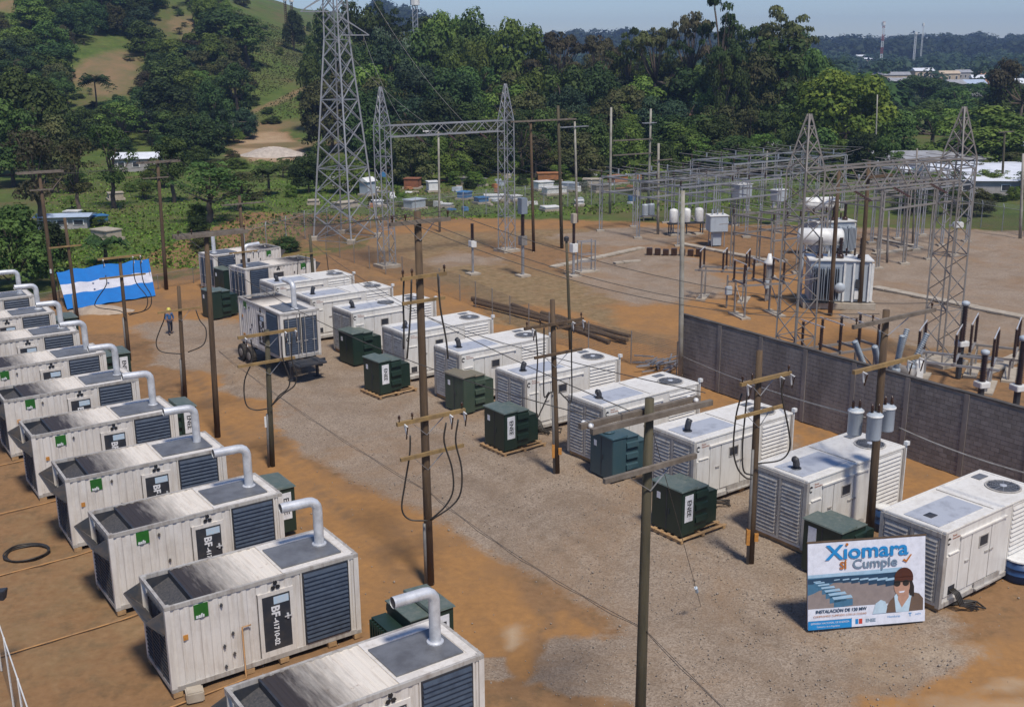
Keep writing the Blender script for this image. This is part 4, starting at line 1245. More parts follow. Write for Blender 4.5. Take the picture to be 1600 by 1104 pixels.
def make_enclosure(label, group):
    r = thing('enclosed_generator', (0, 0, 0), 0, label, 'generator', group)
    L, Wd, z0, z1 = 6.06, 2.44, .16, 2.90
    m = MB(); m.box(0.03, L, 0.03, Wd - .03, z0 + .02, z1 - .02)
    m.build('body', MAT['white2'], r, bevel=.03)
    m = MB()
    m.box(.02, L - .02, .0, .14, z1 - .09, z1 - .002).box(.02, L - .02, Wd - .14, Wd, z1 - .09, z1 - .002).box(.02, .16, .14, Wd - .14, z1 - .09, z1 - .002).box(L - .16, L - .02, .14, Wd - .14, z1 - .09, z1 - .002)
    each(m, 'roof_edge', MAT['white2'], r, .02)
    m = MB()
    for x in (-.01, L - .14):
        for y in (-.01, Wd - .14): m.box(x, x + .15, y, y + .15, z0, z1 - .1)
    each(m, 'corner_post', MAT['trim'], r)
    m = MB(); m.box(-.02, .035, .14, Wd - .14, z1 - .24, z1 - .09).box(-.015, .035, 1.17, 1.27, z0 + .1, z1 - .24); each(m, 'door_frame', MAT['trim'], r)
    for y0 in (.22, 1.33):
        louvre(r, -(y0 + .90), .36, 2.58, SLAT_E, 15, Vector((.022, 0.0, 0)), MAT['plate'], -math.pi / 2, .88, MAT['trim'])
    # near side, and the same behind
    for k in (0, 1):
        R = Matrix.Identity(4) if k == 0 else Matrix.Translation((0, Wd, 0)) @ Matrix.Scale(-1, 4, (0, 1, 0))
        def B(nm, mt, *bx, par=None):
            m = MB(); m.M = R
            for b in bx: m.box(*b)
            return each(m, nm, mt, par or r)[0] if nm in ('drip_rail',) else m.build(nm, mt, par or r)
        for x0, x1, zz in ((.95, 1.55, 2.45), (1.6, 2.75, 2.45), (2.8, 3.55, 2.45), (.2, .9, 1.98)):
            B('access_door', MAT['white2'], (x0, x1, -.012, .028, .52, zz))
        win = B('window', MAT['trim'], (2.04, 2.08, -.035, .0, 1.78, 2.22), (2.56, 2.60, -.035, .0, 1.78, 2.22), (2.08, 2.56, -.035, .0, 2.18, 2.22), (2.08, 2.56, -.035, .0, 1.78, 1.82))
        B('pane', MAT['dark'], (2.08, 2.56, -.02, -.013, 1.82, 2.18), par=win)
        for x in (1.48, 2.68, 2.95):
            B('handle', MAT['trim'], (x - .22, x, -.05, -.013, 1.50, 1.56))
        B('cable_hatch', MAT['dark'], (.42, .80, -.02, -.013, .55, .86))
        B('drip_rail', MAT['white2'], (.9, 3.7, -.05, .03, 2.47, 2.53), (.3, .86, -.04, .03, 2.02, 2.06))
        B('sill_rail', MAT['trim'], (.14, L - .14, -.02, .03, z0, z0 + .16))
        B('side_step', MAT['trim'], (2.0, 3.6, -.12, -.02, .24, .30), (2.0, 3.6, -.03, -.012, .30, .50))
        if k == 0:
            inst('emblem', BADGE, r, (.27, .025, 2.50)); inst('lettering', TXT_PG, r, (.46, .024, 2.60), (rad(90), 0, 0))
    louvre(r, 4.10, .40, 2.74, SLAT_W, 14, Vector((0, .026, 0)), MAT['plate'], 0, 1.66, MAT['white2'])
    louvre(r, -5.76, .40, 2.74, SLAT_W, 14, Vector((0, Wd - .026, 0)), MAT['plate'], math.pi, 1.66, MAT['white2'])
    # roof furniture
    m = MB(); m.box(.22, 2.82, .40, 1.72, z1 - .02, z1 + .006); m.build('roof_plate', MAT['plateblue'], r)
    m = MB(); m.box(5.05, 5.62, 1.86, 2.20, z1 - .02, z1 + .008); m.build('hatch', MAT['plate'], r)
    m = MB(); m.box(3.0, 3.03, .14, Wd - .14, z1 - .02, z1 + .004); m.build('roof_seam', MAT['trim'], r)
    m = MB(); m.lathe([(.62, 0), (.62, .02), (.56, .03), (.55, -.0), (.52, -.012)], (5.12, 1.0, z1 - .005), 32); m.build('fan_ring', MAT['trim'], r)
    m = MB(); m.lathe([(.54, .0), (.54, .012)], (5.12, 1.0, z1 - .004), 28); fw = m.build('fan_well', MAT['dark'], r)
    g = inst('fan_guard', FANG, r, (5.12, 1.0, z1 + .035))
    m = MB(); m.lathe([(.13, 0), (.12, .03), (.02, .05)], (5.12, 1.0, z1 + .03), 14); m.build('fan_hub', MAT['alu'], r)
    m = MB(); m.tube([(L + .06, .04, 0.3), (L + .06, .04, z1 + .1)], .045, 8).box(L - .02, L + .16, -.06, .10, z1 + .02, z1 + .17); m.build('corner_pipe', MAT['cleanwhite'], r)
    m = MB()
    for x in (.1, 2.9, 5.6): m.box(x, x + .3, .05, Wd - .05, 0, .158)
    each(m, 'timber_block', MAT['pallet'], r)
    return r
RLAB = ['white enclosed generator nearest the camera behind the campaign sign, cut by the right edge',
        'white enclosed generator behind the post that carries the two grey pole transformers',
        'white enclosed generator right of the grey double crossarm, round fan near the concrete wall',
        'white enclosed generator with a black exhaust stub behind the teal transformer',
        'white enclosed generator behind the ENEE transformer on the pallet, left of the concrete wall',
        'white enclosed generator behind the dusty topped transformer',
        'white enclosed generator behind the tall central pole and the ENEE box on its pallet',
        'white enclosed generator with two roof fans, behind the box left of the central pole',
        'white enclosed generator second from the far end of the right row',
        'farthest white enclosed generator of the right row, next to the turned containers']
ENC = make_enclosure(RLAB[0], 'white enclosed generators in the right row')
FAN = [(17.34, 35.78), (14.57, 40.58), (11.32, 44.94), (7.45, 49.5), (4.04, 54.19), (0.65, 58.73), (-2.65, 62.84), (-6.51, 68.69), (-9.48, 72.04), (-12.48, 76.64)]
ORG = [(13.97, 32.25), (10.67, 36.69), (7.27, 40.96), (4.0, 45.5), (0.6, 50.0), (-2.75, 54.55), (-6.05, 58.95), (-9.75, 64.2), (-12.95, 68.3), (-16.2, 72.7)]
ELIST = []
for i, (x, y) in enumerate(ORG):
    o = ENC if i == 0 else dup(ENC, None, label=RLAB[i])
    o.location = (x, y, 0); o.rotation_euler = (0, 0, RB + rad(random.uniform(-.5, .5)))
    ELIST.append(o)
# exhausts differ from unit to unit
for i, o in enumerate(ELIST):
    if i == 0:
        MB().box(.62, 1.0, .95, 1.25, 2.905, 2.925).build('exhaust_opening', MAT['dark'], o)
        continue
    m = MB(); m.smooth = True
    m.tube([(.72, 1.10, 2.9), (.72, 1.10, 3.08), (.66 if i % 2 else .78, 1.10, 3.2 + .05 * (i % 3)), (.58 if i % 2 else .84, 1.1, 3.22 + .08 * (i % 3))], .13, 12)
    m.lathe([(.2, 0), (.2, .02)], (.72, 1.1, 2.906), 12)
    m.build('exhaust_stub', MAT['dark'], o)
o = ELIST[7]
inst('fan_guard', FANG, o, (3.1, 1.15, 2.935)); MB().lathe([(.54, .0), (.54, .012)], (3.1, 1.15, 2.899), 28).build('fan_well', MAT['dark'], o)
# cable tails hanging from the hatches
def cabletail(o, n, seed, lab):
    q = random.Random(seed)
    m = MB(); m.smooth = True
    for k in range(n):
        x = .5 + .08 * k; e = x + q.uniform(.2, .9)
        m.tube([(x, -.0, .72), (x + .05, -.22, .62), (x + .12, -.38, .25), (e, -.5 - .1 * k, .06), (e + q.uniform(.1, .5), -.35, .045), (e + .1, -.15, .05), (e - .3, .1, .05)], .032, 6)
    c = m.build('cable_coil', MAT['cable'])
    c.location = o.location; c.rotation_euler = o.rotation_euler
    tag(c, lab, 'cable', 'black cables hanging from the enclosed generators')
for i, w_ in ((0, 'nearest'), (1, 'second nearest'), (2, 'third nearest'), (4, 'fifth')):
    cabletail(ELIST[i], 4, i, 'black cable tails hanging from the hatch of the %s enclosed generator' % w_)

# ================================================================== pad-mounted transformers
def make_padtx(label, group, body, lid, sign=True, pallet=True, name='pad_transformer'):
    r = thing(name, (0, 0, 0), 0, label, 'transformer', group)
    z = .17 if pallet else .06
    m = MB(); m.box(0, .74, 0, 1.62, z, 1.98); m.build('cabinet', body, r, bevel=.02)
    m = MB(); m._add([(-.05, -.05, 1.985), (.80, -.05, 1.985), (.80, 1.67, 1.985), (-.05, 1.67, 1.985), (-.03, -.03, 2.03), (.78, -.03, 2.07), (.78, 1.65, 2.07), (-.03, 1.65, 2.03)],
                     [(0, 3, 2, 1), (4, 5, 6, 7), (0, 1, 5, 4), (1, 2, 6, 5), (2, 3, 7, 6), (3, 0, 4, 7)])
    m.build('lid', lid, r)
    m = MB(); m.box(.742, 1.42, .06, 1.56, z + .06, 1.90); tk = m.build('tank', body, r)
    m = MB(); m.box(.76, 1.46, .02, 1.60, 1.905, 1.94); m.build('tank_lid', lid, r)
    for k in range(3):
        zz = z + .35 + k * .5
        for y0, s in ((.06, -1), (1.56, 1)):
            m = MB()
            m._add([(.76, y0, zz), (1.40, y0, zz), (1.40, y0, zz + .3), (.76, y0, zz + .3), (.76, y0 + s * .11, zz + .06), (1.40, y0 + s * .11, zz + .06), (1.40, y0 + s * .08, zz + .27), (.76, y0 + s * .08, zz + .27)],
                   [(4, 5, 6, 7), (0, 1, 5, 4), (3, 7, 6, 2), (0, 4, 7, 3), (1, 2, 6, 5)] if s < 0 else [(7, 6, 5, 4), (4, 5, 1, 0), (2, 6, 7, 3), (3, 7, 4, 0), (5, 6, 2, 1)])
            m.build('rib', body, tk)
    m = MB()
    for k in range(9): m.box(1.45, 2.08, .16 + k * .155, .16 + k * .155 + .05, z + .1, 1.55)
    m.box(1.42, 1.47, .2, 1.45, 1.3, 1.42).box(1.42, 1.47, .2, 1.45, .4, .5).box(1.5, 2.0, .14, 1.46, 1.551, 1.60)
    m.build('radiator', body, r)
    m = MB(); m.box(-.012, -.001, .79, .83, z + .08, 1.9).box(-.03, -.012, .66, .70, .9, 1.15); m.build('door_seam', MAT['dark'], r)
    m = MB(); m.box(-.012, -.002, 1.15, 1.34, 1.38, 1.64); m.build('notice', MAT['letter'], r)
    if sign:
        for k in (0, 1):
            m = MB(); y = -.012 if k == 0 else 1.622
            m.box(.16, .60, y, y + .01, .72, 1.80)
            s = m.build('name_sign', MAT['letter'], r)
            o = inst('lettering', TXT_ENEE, s, (.38, -.015 if k == 0 else 1.636, 1.26))
            o.rotation_euler = (Matrix.Rotation(rad(180 * k), 4, 'Z') @ Matrix.Rotation(rad(90), 4, 'X') @ Matrix.Rotation(rad(-90), 4, 'Z')).to_euler()
    if pallet:
        for k in range(6):
            m = MB(); m.box(-.2, 2.35, -.18 + k * .36, -.18 + k * .36 + .15, .115, .14); m.build('board', MAT['pallet'], r)
        for x in (-.15, 1.0, 2.15):
            m = MB(); m.box(x, x + .12, -.18, 1.80, 0, .114); m.build('bearer', MAT['pallet'], r)
    else:
        m = MB(); m.box(0.1, 1.4, .1, 1.5, 0, .07); m.build('base', MAT['dark'], r)
    return r
PT = make_padtx('dark green ENEE transformer on a pallet beside the pole with the long grey crossarm', 'green pad-mounted transformers', MAT['tgreen'], MAT['tgreentop'])
p = (6.35, 37.9)
PT.location = (p[0], p[1], 0); PT.rotation_euler = (0, 0, RB)
dup(PT, None, (-.37, 47.3, 0), RB, 'dark green ENEE transformer on a pallet in the middle of the right row')
dup(PT, None, (-7.15, 56.2, 0), RB + .05, 'dark green ENEE transformer on a pallet left of the tall central pole')
for k, (lab, n) in enumerate([('dark green transformer behind the right end of the whole container at lower left', 0), ('dark green transformer behind the third container of the left row', 1),
                              ('dark green transformer showing its ENEE sign behind the fifth container of the left row', 2), ('dark green transformer behind the sixth container of the left row', 3), ('small green transformer top behind the eighth container of the left row', 5)]):
    u, v = [(709, 944), (460, 757), (306, 632), (203, 549), (0, 0), (121, 494)][n]
    c = G(u, v, 2.05); c.z = 0
    o = dup(PT, None, label=lab)
    o.rotation_euler = (0, 0, RA + math.pi)
    o.location = c + W_ * 1.64
    for ch in list(o.children):
        if ch.name.startswith(('board', 'bearer')): bpy.data.objects.remove(ch)
PB = make_padtx('teal blue transformer left of the grey crossarm pole', None, MAT['tblue'], MAT['tblue'], sign=False, pallet=False)
PB.location = (4.28, 43.75, 0); PB.rotation_euler = (0, 0, RB - .08)
MB().lathe([(.28, 0), (.30, .03), (.26, .06)], (.36, .8, 2.06), 14).build('cover_plate', MAT['tblue'], PB)
PD = make_padtx('faded green transformer with a dusty brown top beside the central pole', None, MAT['tfaded'], MAT['tdusty'], sign=False, pallet=False)
c = G(725, 649); PD.location = (c.x, c.y, 0); PD.rotation_euler = (0, 0, RB + .05)
PE = make_padtx('dark green transformer without sign behind the pallet one left of the central pole', None, MAT['tgreen'], MAT['tgreentop'], sign=False, pallet=False)
c = G(553, 573); PE.location = (c.x, c.y, 0); PE.rotation_euler = (0, 0, RB + .05)
PF = dup(PE, None, label='dark green transformer half hidden by the campaign sign')
PF.location = (11.25, 34.2, 0); PF.rotation_euler = (0, 0, RB); 
MB().box(-.014, -.003, 1.05, 1.40, 1.15, 1.80).build('notice', MAT['letter'], PF)
for u, v, lab, a_ in ((334, 500, 'dark green transformer by the grey double crossarm pole', .1), (352, 462, 'dark green transformer between the turned containers', .1)):
    c = G(u, v); o = dup(PE, None, label=lab); o.location = (c.x, c.y, 0); o.rotation_euler = (0, 0, RB + a_)
# ================================================================== poles, arms, cables
_ub = MB().box(-.5, .5, -.5, .5, 0, 1)
_ubm = {}
def strut(parent, name, a, b, wd, mat, dp=None):
    """one straight member, all of a kind sharing a unit mesh"""
    if mat.name not in _ubm: _ubm[mat.name] = _ub.mesh('member', mat)
    a, b = Vector(a), Vector(b); d = b - a
    o = inst(name, _ubm[mat.name], parent, a)
    o.rotation_mode = 'QUATERNION'; o.rotation_quaternion = d.to_track_quat('Z', 'Y')
    o.scale = (wd, dp or wd, d.length)
    return o
def at(u, v, Y):
    d = ray(u, v); t = Y / d.y
    return Vector((d.x * t, Y, CH + d.z * t))
ARMS = {}
def pole(key, base, top, r, mat, arms=(), label='', group=None, name='utility_pole', gz=0.0, rt=.75, base_w=None, conduit=None, adir=None, cat='pole'):
    """base / top: sight lines to foot and head; arms: (v on the pole, u left, u right, material, thickness, tag)"""
    b = base_w if base_w is not None else G(*base, gz); t = at(top[0], top[1], b.y)
    rt_ = thing(name, b, 0, label, cat, group)
    m = MB(); m.smooth = True
    h = t - b
    m.tube([(0, 0, -.2), h * .33, h * .66, h], [r, r * .92, r * .84, r * rt], 10)
    m.build('shaft', mat, rt_)
    AD = adir or U_
    for (v, ul, ur, am, th, tg) in arms:
        z = HT(b, v); k = (z - b.z) / h.z; c = b + h * k
        def solve(uu):
            lo, hi = -6.0, 6.0
            for _ in range(40):
                q = (lo + hi) / 2
                if PJ(*(c + AD * q))[0] < uu: lo = q
                else: hi = q
            return lo
        t0, t1 = solve(ul), solve(ur)
        off = W_ * (-(r + th * .5))
        A, B = c + AD * t0 + off - b, c + AD * t1 + off - b
        mm = MB().bar(A, B, th * .85, th)
        ao = mm.build('crossarm', am, rt_)
        if 'D' in tg:
            MB().bar(A - off * 2, B - off * 2, th * .85, th).build('crossarm', am, rt_)
        if 'B' in tg:
            for q in (t0 * .5, t1 * .5):
                MB().bar(c + AD * q + off * .6 - b - Vector((0, 0, th * .5)), c - b - Vector((0, 0, .62)) + off * .6, .035, .012).build('arm_brace', MAT['galv'], rt_)
        tops = []
        if 'I' in tg:
            for q in (t0 * .92, t0 * .5, t1 * .92):
                p = c + AD * q + off - b + Vector((0, 0, th * .5))
                m2 = MB(); m2.smooth = True; m2.lathe([(.02, 0), (.02, .10), (.055, .12), (.03, .15), (.05, .18), (.02, .24)], p, 8); m2.build('insulator', MAT['brown'], rt_)
                tops.append(p + b + Vector((0, 0, .24)))
        if 'C' in tg:
            for q in (t0 * .8, t1 * .55, t1 * .92):
                p = c + AD * q + off - b - W_ * .10
                m2 = MB(); m2.bar(p + Vector((0, 0, -.05)), p + Vector((0, 0, -.42)) + U_ * .08, .045).bar(p + Vector((0, 0, -.02)), p - W_ * .2 + Vector((0, 0, -.06)), .04)
                cu = m2.build('fuse_cutout', MAT['cleanwhite'], rt_)
                MB().bar(p - W_ * .2 + Vector((0, 0, -.05)), p - W_ * .1 + Vector((0, 0, -.5)), .035).build('fuse_tube', MAT['brown'], cu)
                tops.append(p + b + Vector((0, 0, -.45)))
        ARMS[(key, len([k_ for k_ in ARMS if k_[0] == key]))] = (c + AD * t0 + off, c + AD * t1 + off, tops, c)
    if conduit:
        z1 = HT(b, conduit); k = (z1 - b.z) / h.z
        m = MB(); m.smooth = True
        o = U_ * (-r - .03) + W_ * -.05
        m.tube([Vector((0, 0, 0)) + o, h * k + o * .95], .055, 8)
        m.build('conduit', MAT['conduit'], rt_)
        ARMS[(key, 'c')] = b + h * k + o
    return rt_, b, t
def droop(parent, pts, r=.028, mat=None, name='cable'):
    """smooth cable through world points, child of a pole"""
    pts = [Vector(p) for p in pts]
    P = []
    ext = [pts[0] * 2 - pts[1]] + pts + [pts[-1] * 2 - pts[-2]]
    for i in range(1, len(ext) - 2):
        for k in range(5):
            t = k / 5; a, b, c, d = ext[i - 1:i + 3]
            P.append(0.5 * ((2 * b) + (c - a) * t + (2 * a - 5 * b + 4 * c - d) * t * t + (3 * b - a - 3 * c + d) * t ** 3))
    P.append(pts[-1])
    m = MB(); m.smooth = True
    m.tube([p - parent.location for p in P], r, 6)
    return m.build(name, mat or MAT['cable'], parent)
GP = 'wooden utility poles in the generator yard'
A_, Y_ = MAT['armgrey'], MAT['arm']
pA, bA, tA = pole('A', (340, 682), (322, 368), .15, MAT['pole'], [(366, 272, 384, A_, .17, 'DI')], 'tall dark pole with a thick grey double crossarm left of the trailer unit', GP)
pB, bB, tB = pole('B', (672, 912), (652, 330), .155, MAT['pole'], [(345, 604, 698, MAT['armgrey'], .12, 'BI'), (430, 622, 692, Y_, .11, 'I'), (468, 624, 690, Y_, .10, ''), (650, 615, 721, Y_, .13, 'BCI'), (705, 621, 719, Y_, .12, 'B')],
      'tallest pole in the middle of the yard with several crossarms and hanging cables', GP, conduit=815)
pC, bC, tC = pole('C', (425, 727), (417, 515), .14, MAT['pole2'], [(519, 369, 460, Y_, .13, 'BC'), (563, 369, 458, Y_, .12, 'B')], 'short pole with two yellow crossarms in front of the trailer unit', GP, conduit=645)
pD, bD, tD = pole('D', None, (1015, 622), .145, MAT['pole2'], [(646, 915, 1102, A_, .135, 'D'), (726, 935, 1078, A_, .12, 'B')], 'thick olive pole in the right foreground with a long grey double crossarm', GP, base_w=Vector((3.2, 24.3, 0)))
pE, bE, tE = pole('E', (1172, 877), (1187, 547), .15, MAT['pole'], [(590, 1150, 1228, Y_, .13, 'BCI'), (640, 1143, 1217, Y_, .11, 'B')], 'reddish brown pole with two yellow crossarms between the second and third enclosed generators', GP, conduit=700)
pF, bF, tF = pole('F', (870, 737), (863, 468), .14, MAT['pole'], [(504, 815, 907, MAT['pole'], .12, 'CI'), (551, 831, 905, MAT['pole'], .11, 'B')], 'brown pole beside the teal transformer, its foot wrapped in orange', GP, conduit=612)
pG, bG, tG = pole('G', (1357, 850), (1385, 484), .17, MAT['pole'], [(496, 1324, 1452, A_, .14, 'BI'), (566, 1325, 1428, Y_, .14, 'C')], 'dark pole carrying two grey pole transformers above the campaign sign', GP)
pH, bH, tH = pole('H', (289, 619), (279, 447), .13, MAT['pole'], [(483, 245, 311, Y_, .10, 'B')], 'brown pole right of the person in blue with cables bowing out on both sides', GP, conduit=560)
pI, bI, tI = pole('I', (202, 562), (187, 403), .13, MAT['pole'], [(401, 151, 219, Y_, .12, 'C'), (431, 154, 226, Y_, .10, '')], 'pole standing in front of the blue and white flag', GP, conduit=495)
pJ, bJ, tJ = pole('J', (122, 505), (101, 340), .13, MAT['pole'], [(384, 75, 126, Y_, .10, 'I')], 'dark pole at the left end of the blue and white flag', GP, conduit=460)
pK, bK, tK = pole('K', (88, 482), (61, 268), .16, MAT['pole'], [(269, 25, 98, A_, .15, 'DI'), (296, 45, 82, A_, .10, 'I')], 'leaning dark pole with a long grey crossarm at the far left', GP)
pL, bL, tL = pole('L', (260, 452), (246, 250), .16, MAT['pole'], [(253, 214, 280, A_, .14, 'DI'), (277, 222, 262, A_, .09, 'I')], 'tall pole with a grey crossarm beside the right end of the flag', GP)
pM, bM, tM = pole('M', (386, 478), (374, 306), .14, MAT['pole'], [(318, 345, 412, A_, .10, 'I'), (393, 357, 402, Y_, .10, 'C')], 'dark pole in front of the turned generator containers', GP)
pN, bN, tN = pole('N', (493, 478), (484, 366), .14, MAT['pole2'], [(395, 470, 515, Y_, .09, ''), (428, 462, 526, Y_, .11, 'C')], 'olive pole between the trailer unit and the farthest enclosed generators', GP)
pO, bO, tO = pole('O', (892, 560), (885, 374), .10, MAT['pole2'], [(508, 868, 906, MAT['pole'], .12, '')], 'slender dark pole with a cap behind the brown pole', GP)
MB().lathe([(.14, -.1), (.16, .12), (.05, .2)], tO - bO, 10).build('pole_cap', MAT['dark'], pO)
# orange wraps and tags near the feet
for po, u, v in ((pF, 869, 703), (pE, 1166, 835)):
    MB().box(-.22, -.10, -.22, -.02, .75, 1.35).box(.06, .2, -.24, -.16, .9, 1.2).build('orange_wrap', MAT['sticker'], po)
MB().box(-.15, -.07, -.21, -.16, 1.9, 2.4).build('tag', MAT['cleanwhite'], pC)
MB().box(-.06, .06, -.21, -.16, 2.7, 3.0).build('tag', MAT['cleanwhite'], pK)
# hanging cables from cutouts down to the conduit mouths
def loops(po, key, Y, sets):
    for s in sets:
        droop(po, [at(u, v, Y) for u, v in s], .03)
loops(pB, 'B', bB.y - .4, [[(641, 680), (640, 710), (632, 760), (628, 795), (640, 811), (668, 813)], [(697, 660), (694, 690), (706, 730), (708, 765), (696, 790), (672, 812)], [(716, 655), (712, 690), (721, 730), (720, 768), (706, 790), (674, 812)]])
loops(pC, 'C', bC.y - .3, [[(392, 530), (395, 560), (382, 595), (384, 630), (398, 640), (420, 638)], [(440, 525), (442, 560), (452, 590), (450, 606), (436, 618), (424, 634)], [(456, 520), (456, 560), (463, 585), (460, 602), (442, 616), (426, 632)]])
loops(pE, 'E', bE.y - .3, [[(1159, 615), (1150, 650), (1146, 700), (1152, 730), (1164, 745), (1174, 748)], [(1168, 612), (1164, 650), (1160, 700), (1162, 735), (1176, 742)], [(1222, 590), (1222, 620), (1232, 670), (1234, 700), (1220, 718), (1184, 724)]])
loops(pF, 'F', bF.y - .3, [[(837, 515), (840, 560), (838, 600), (839, 650), (846, 640), (858, 615), (866, 612)], [(850, 512), (850, 560), (850, 618), (858, 612)], [(893, 505), (893, 560), (893, 625), (884, 622), (874, 612)]])
loops(pH, 'H', bH.y - .3, [[(258, 488), (256, 500), (250, 515), (244, 535), (252, 549), (284, 553)], [(306, 484), (312, 500), (322, 515), (318, 538), (294, 550)]])
loops(pI, 'I', bI.y - .3, [[(165, 430), (166, 445), (150, 470), (152, 480), (185, 485), (197, 492)], [(208, 412), (212, 440), (230, 465), (225, 485), (200, 490)], [(219, 408), (224, 440), (236, 462), (232, 482), (202, 492)]])
loops(pN, 'N', bN.y - .3, [[(466, 400), (465, 430), (466, 456)], [(478, 398), (478, 420), (477, 454), (470, 456)], [(510, 395), (514, 430), (517, 455), (506, 462), (496, 452)]])
loops(pB, 'B', bB.y - .45, [[(631, 438), (630, 470), (631, 506), (631, 545)], [(643, 436), (642, 470), (640, 510), (636, 560)], [(684, 428), (688, 480), (697, 530), (700, 560)]])
# pole transformers on G
def pole_can(po, off, label=None):
    m = MB(); m.smooth = True
    m.lathe([(.0, .08), (.25, .08), (.265, .12), (.265, .95), (.28, .97), (.28, 1.02), (.2, 1.08), (0.02, 1.1)], off, 18)
    c = m.build('pole_transformer', MAT['tankgrey'], po)
    m = MB(); m.lathe([(.28, .95), (.295, .96), (.295, 1.0), (.28, 1.02)], off, 18); m.build('lid_band', MAT['cleanwhite'], c)
    for dx in (-.12, .12):
        m = MB(); m.smooth = True; m.lathe([(.03, 1.02), (.035, 1.1), (.07, 1.12), (.035, 1.16), (.07, 1.2), (.035, 1.24), (.06, 1.27), (.02, 1.42)], off + Vector((dx, 0, 0)), 8); m.build('bushing', MAT['brown'], c)
    return c
zc = HT(bG, 680)
lean = (tG - bG) / (tG.z)
for du_, dw_ in ((-.50, -.22), (.66, .10), (-.62, .52)):
    pole_can(pG, lean * zc + U_ * du_ + W_ * dw_ - Vector((0, 0, .05)))
MB().bar(lean * (zc + .9) - U_ * .5, lean * (zc + .9) + U_ * .5, .06).build('hanger_bracket', MAT['galv'], pG)

# poles inside the substation and behind it
GC = 'concrete and wooden poles in the substation'
CP_ = MAT['concpole']
poles2 = [
 ('a', (834, 392), (829, 188), .15, MAT['pole'], [], 'dark wooden pole left of the twin light poles in the substation'),
 ('b', (878, 388), (872, 165), .17, MAT['pole2'], [(187, 800, 898, A_, .12, 'D')], 'olive pole with a long crossarm behind the arresters'),
 ('c', (902, 347), (898, 190), .14, CP_, [(198, 876, 918, MAT['galv'], .08, 'D')], 'pale light pole with a cluster of grey arms on top'),
 ('d', (953, 334), (955, 168), .16, CP_, [], 'left post of the H frame with two rungs'),
 ('e', (1013, 322), (1017, 170), .16, CP_, [(192, 1005, 1024, MAT['galv'], .1, 'D')], 'right post of the H frame above the rusty transformer'),
 ('f', (1028, 366), (1029, 224), .15, CP_, [(250, 1018, 1048, A_, .10, 'I')], 'pale pole in front of the right H frame post'),
 ('g', (687, 362), (685, 206), .13, CP_, [(211, 662, 687, MAT['galv'], .07, '')], 'street light pole between the two left gantry towers'),
 ('h', (1063, 596), (1067, 298), .15, CP_, [], 'grey concrete pole at the end of the concrete wall'),
 ('i', (1297, 492), (1311, 266), .17, MAT['pole'], [], 'dark thick pole left of the grey power transformer corner'),
 ('j', (1343, 482), (1358, 252), .18, MAT['pole'], [(276, 1348, 1388, MAT['pole'], .2, '')], 'dark thick pole with a short black crossarm right of the power transformer'),
 ('k', (1426, 380), (1433, 232), .11, MAT['galvrust'], [], 'rusty thin pole left of the right gantry'),
 ('l', (1594, 372), (1599, 240), .16, CP_, [], 'pale pole at the right edge behind the fence'),
 ('m', (1565, 300), (1570, 205), .17, MAT['pole2'], [(206, 1558, 1582, A_, .1, 'I')], 'pole in front of the white warehouse roof'),
 ('n', (1386, 410), (1389, 330), .11, MAT['galvrust'], [], 'short thin pole beside the concrete trench'),
 ('o', (1367, 262), (1371, 148), .13, CP_, [], 'pale pole rising in front of the big round tree'),
 ('p', (1195, 312), (1199, 236), .13, CP_, [(262, 1182, 1212, A_, .1, 'I')], 'pale pole among the steel bus columns'),
 ('q', (365, 228), (364, 186), .12, CP_, [(191, 357, 402, A_, .1, '')], 'pale pole with a short crossarm beside the gravel mound'),
]
PW = {}
for k, b_, t_, r_, m_, ar, lab in poles2:
    PW[k] = pole(k, b_, t_, r_, m_, ar, lab, GC)
# rungs of the H frame
pd, bd, td = PW['d']; pe_, be_, te = PW['e']
for v0, v1 in ((220, 217), (243, 239)):
    strut(pd, 'rung', at(958, v0, bd.y) - bd, at(1019, v1, be_.y) - bd, .14, A_)
# gooseneck lamp
def lamp(par, b, t, side):
    MB().tube([t - b, t - b + side * .6 + Vector((0, 0, .12)), t - b + side * 1.2 + Vector((0, 0, .1))], .03, 6).box(0, 0, 0, 0, 0, 0).build('lamp_arm', MAT['galv'], par)
    q = t - b + side * 1.3 + Vector((0, 0, .05)); MB().box(q.x - .3, q.x + .3, q.y - .12, q.y + .12, q.z - .06, q.z + .08).build('lamp_head', MAT['cleanwhite'], par, bevel=.02)
lamp(PW['g'][0], PW['g'][1], PW['g'][2], Vector((-1, 0, 0)))
# rusty transformer bank on the H frame
r_ = thing('transformer_bank', G(1016, 343), .5, 'rusty topped transformer bank with two tanks at the foot of the H frame', 'transformer')
for x in (-.75, .1): MB().lathe([(.3, .5), (.38, .55), (.38, 1.7), (.3, 1.8)], (x, 0, 0), 14).build('tank', MAT['tankgrey'], r_)
MB().box(-1.3, .7, -.5, .5, .35, .48).build('platform', MAT['galvrust'], r_)
for x in (-1.2, .55):
    for y in (-.4, .35): strut(r_, 'leg', (x, y, 0), (x, y, .35), .1, MAT['galvrust'])
for x in (-.95, -.55, -.1, .3): MB().lathe([(.05, 1.75), (.1, 1.85), (.05, 1.9), (.1, 2.0), (.04, 2.2)], (x, 0, 0), 8).build('bushing', MAT['brown'], r_)

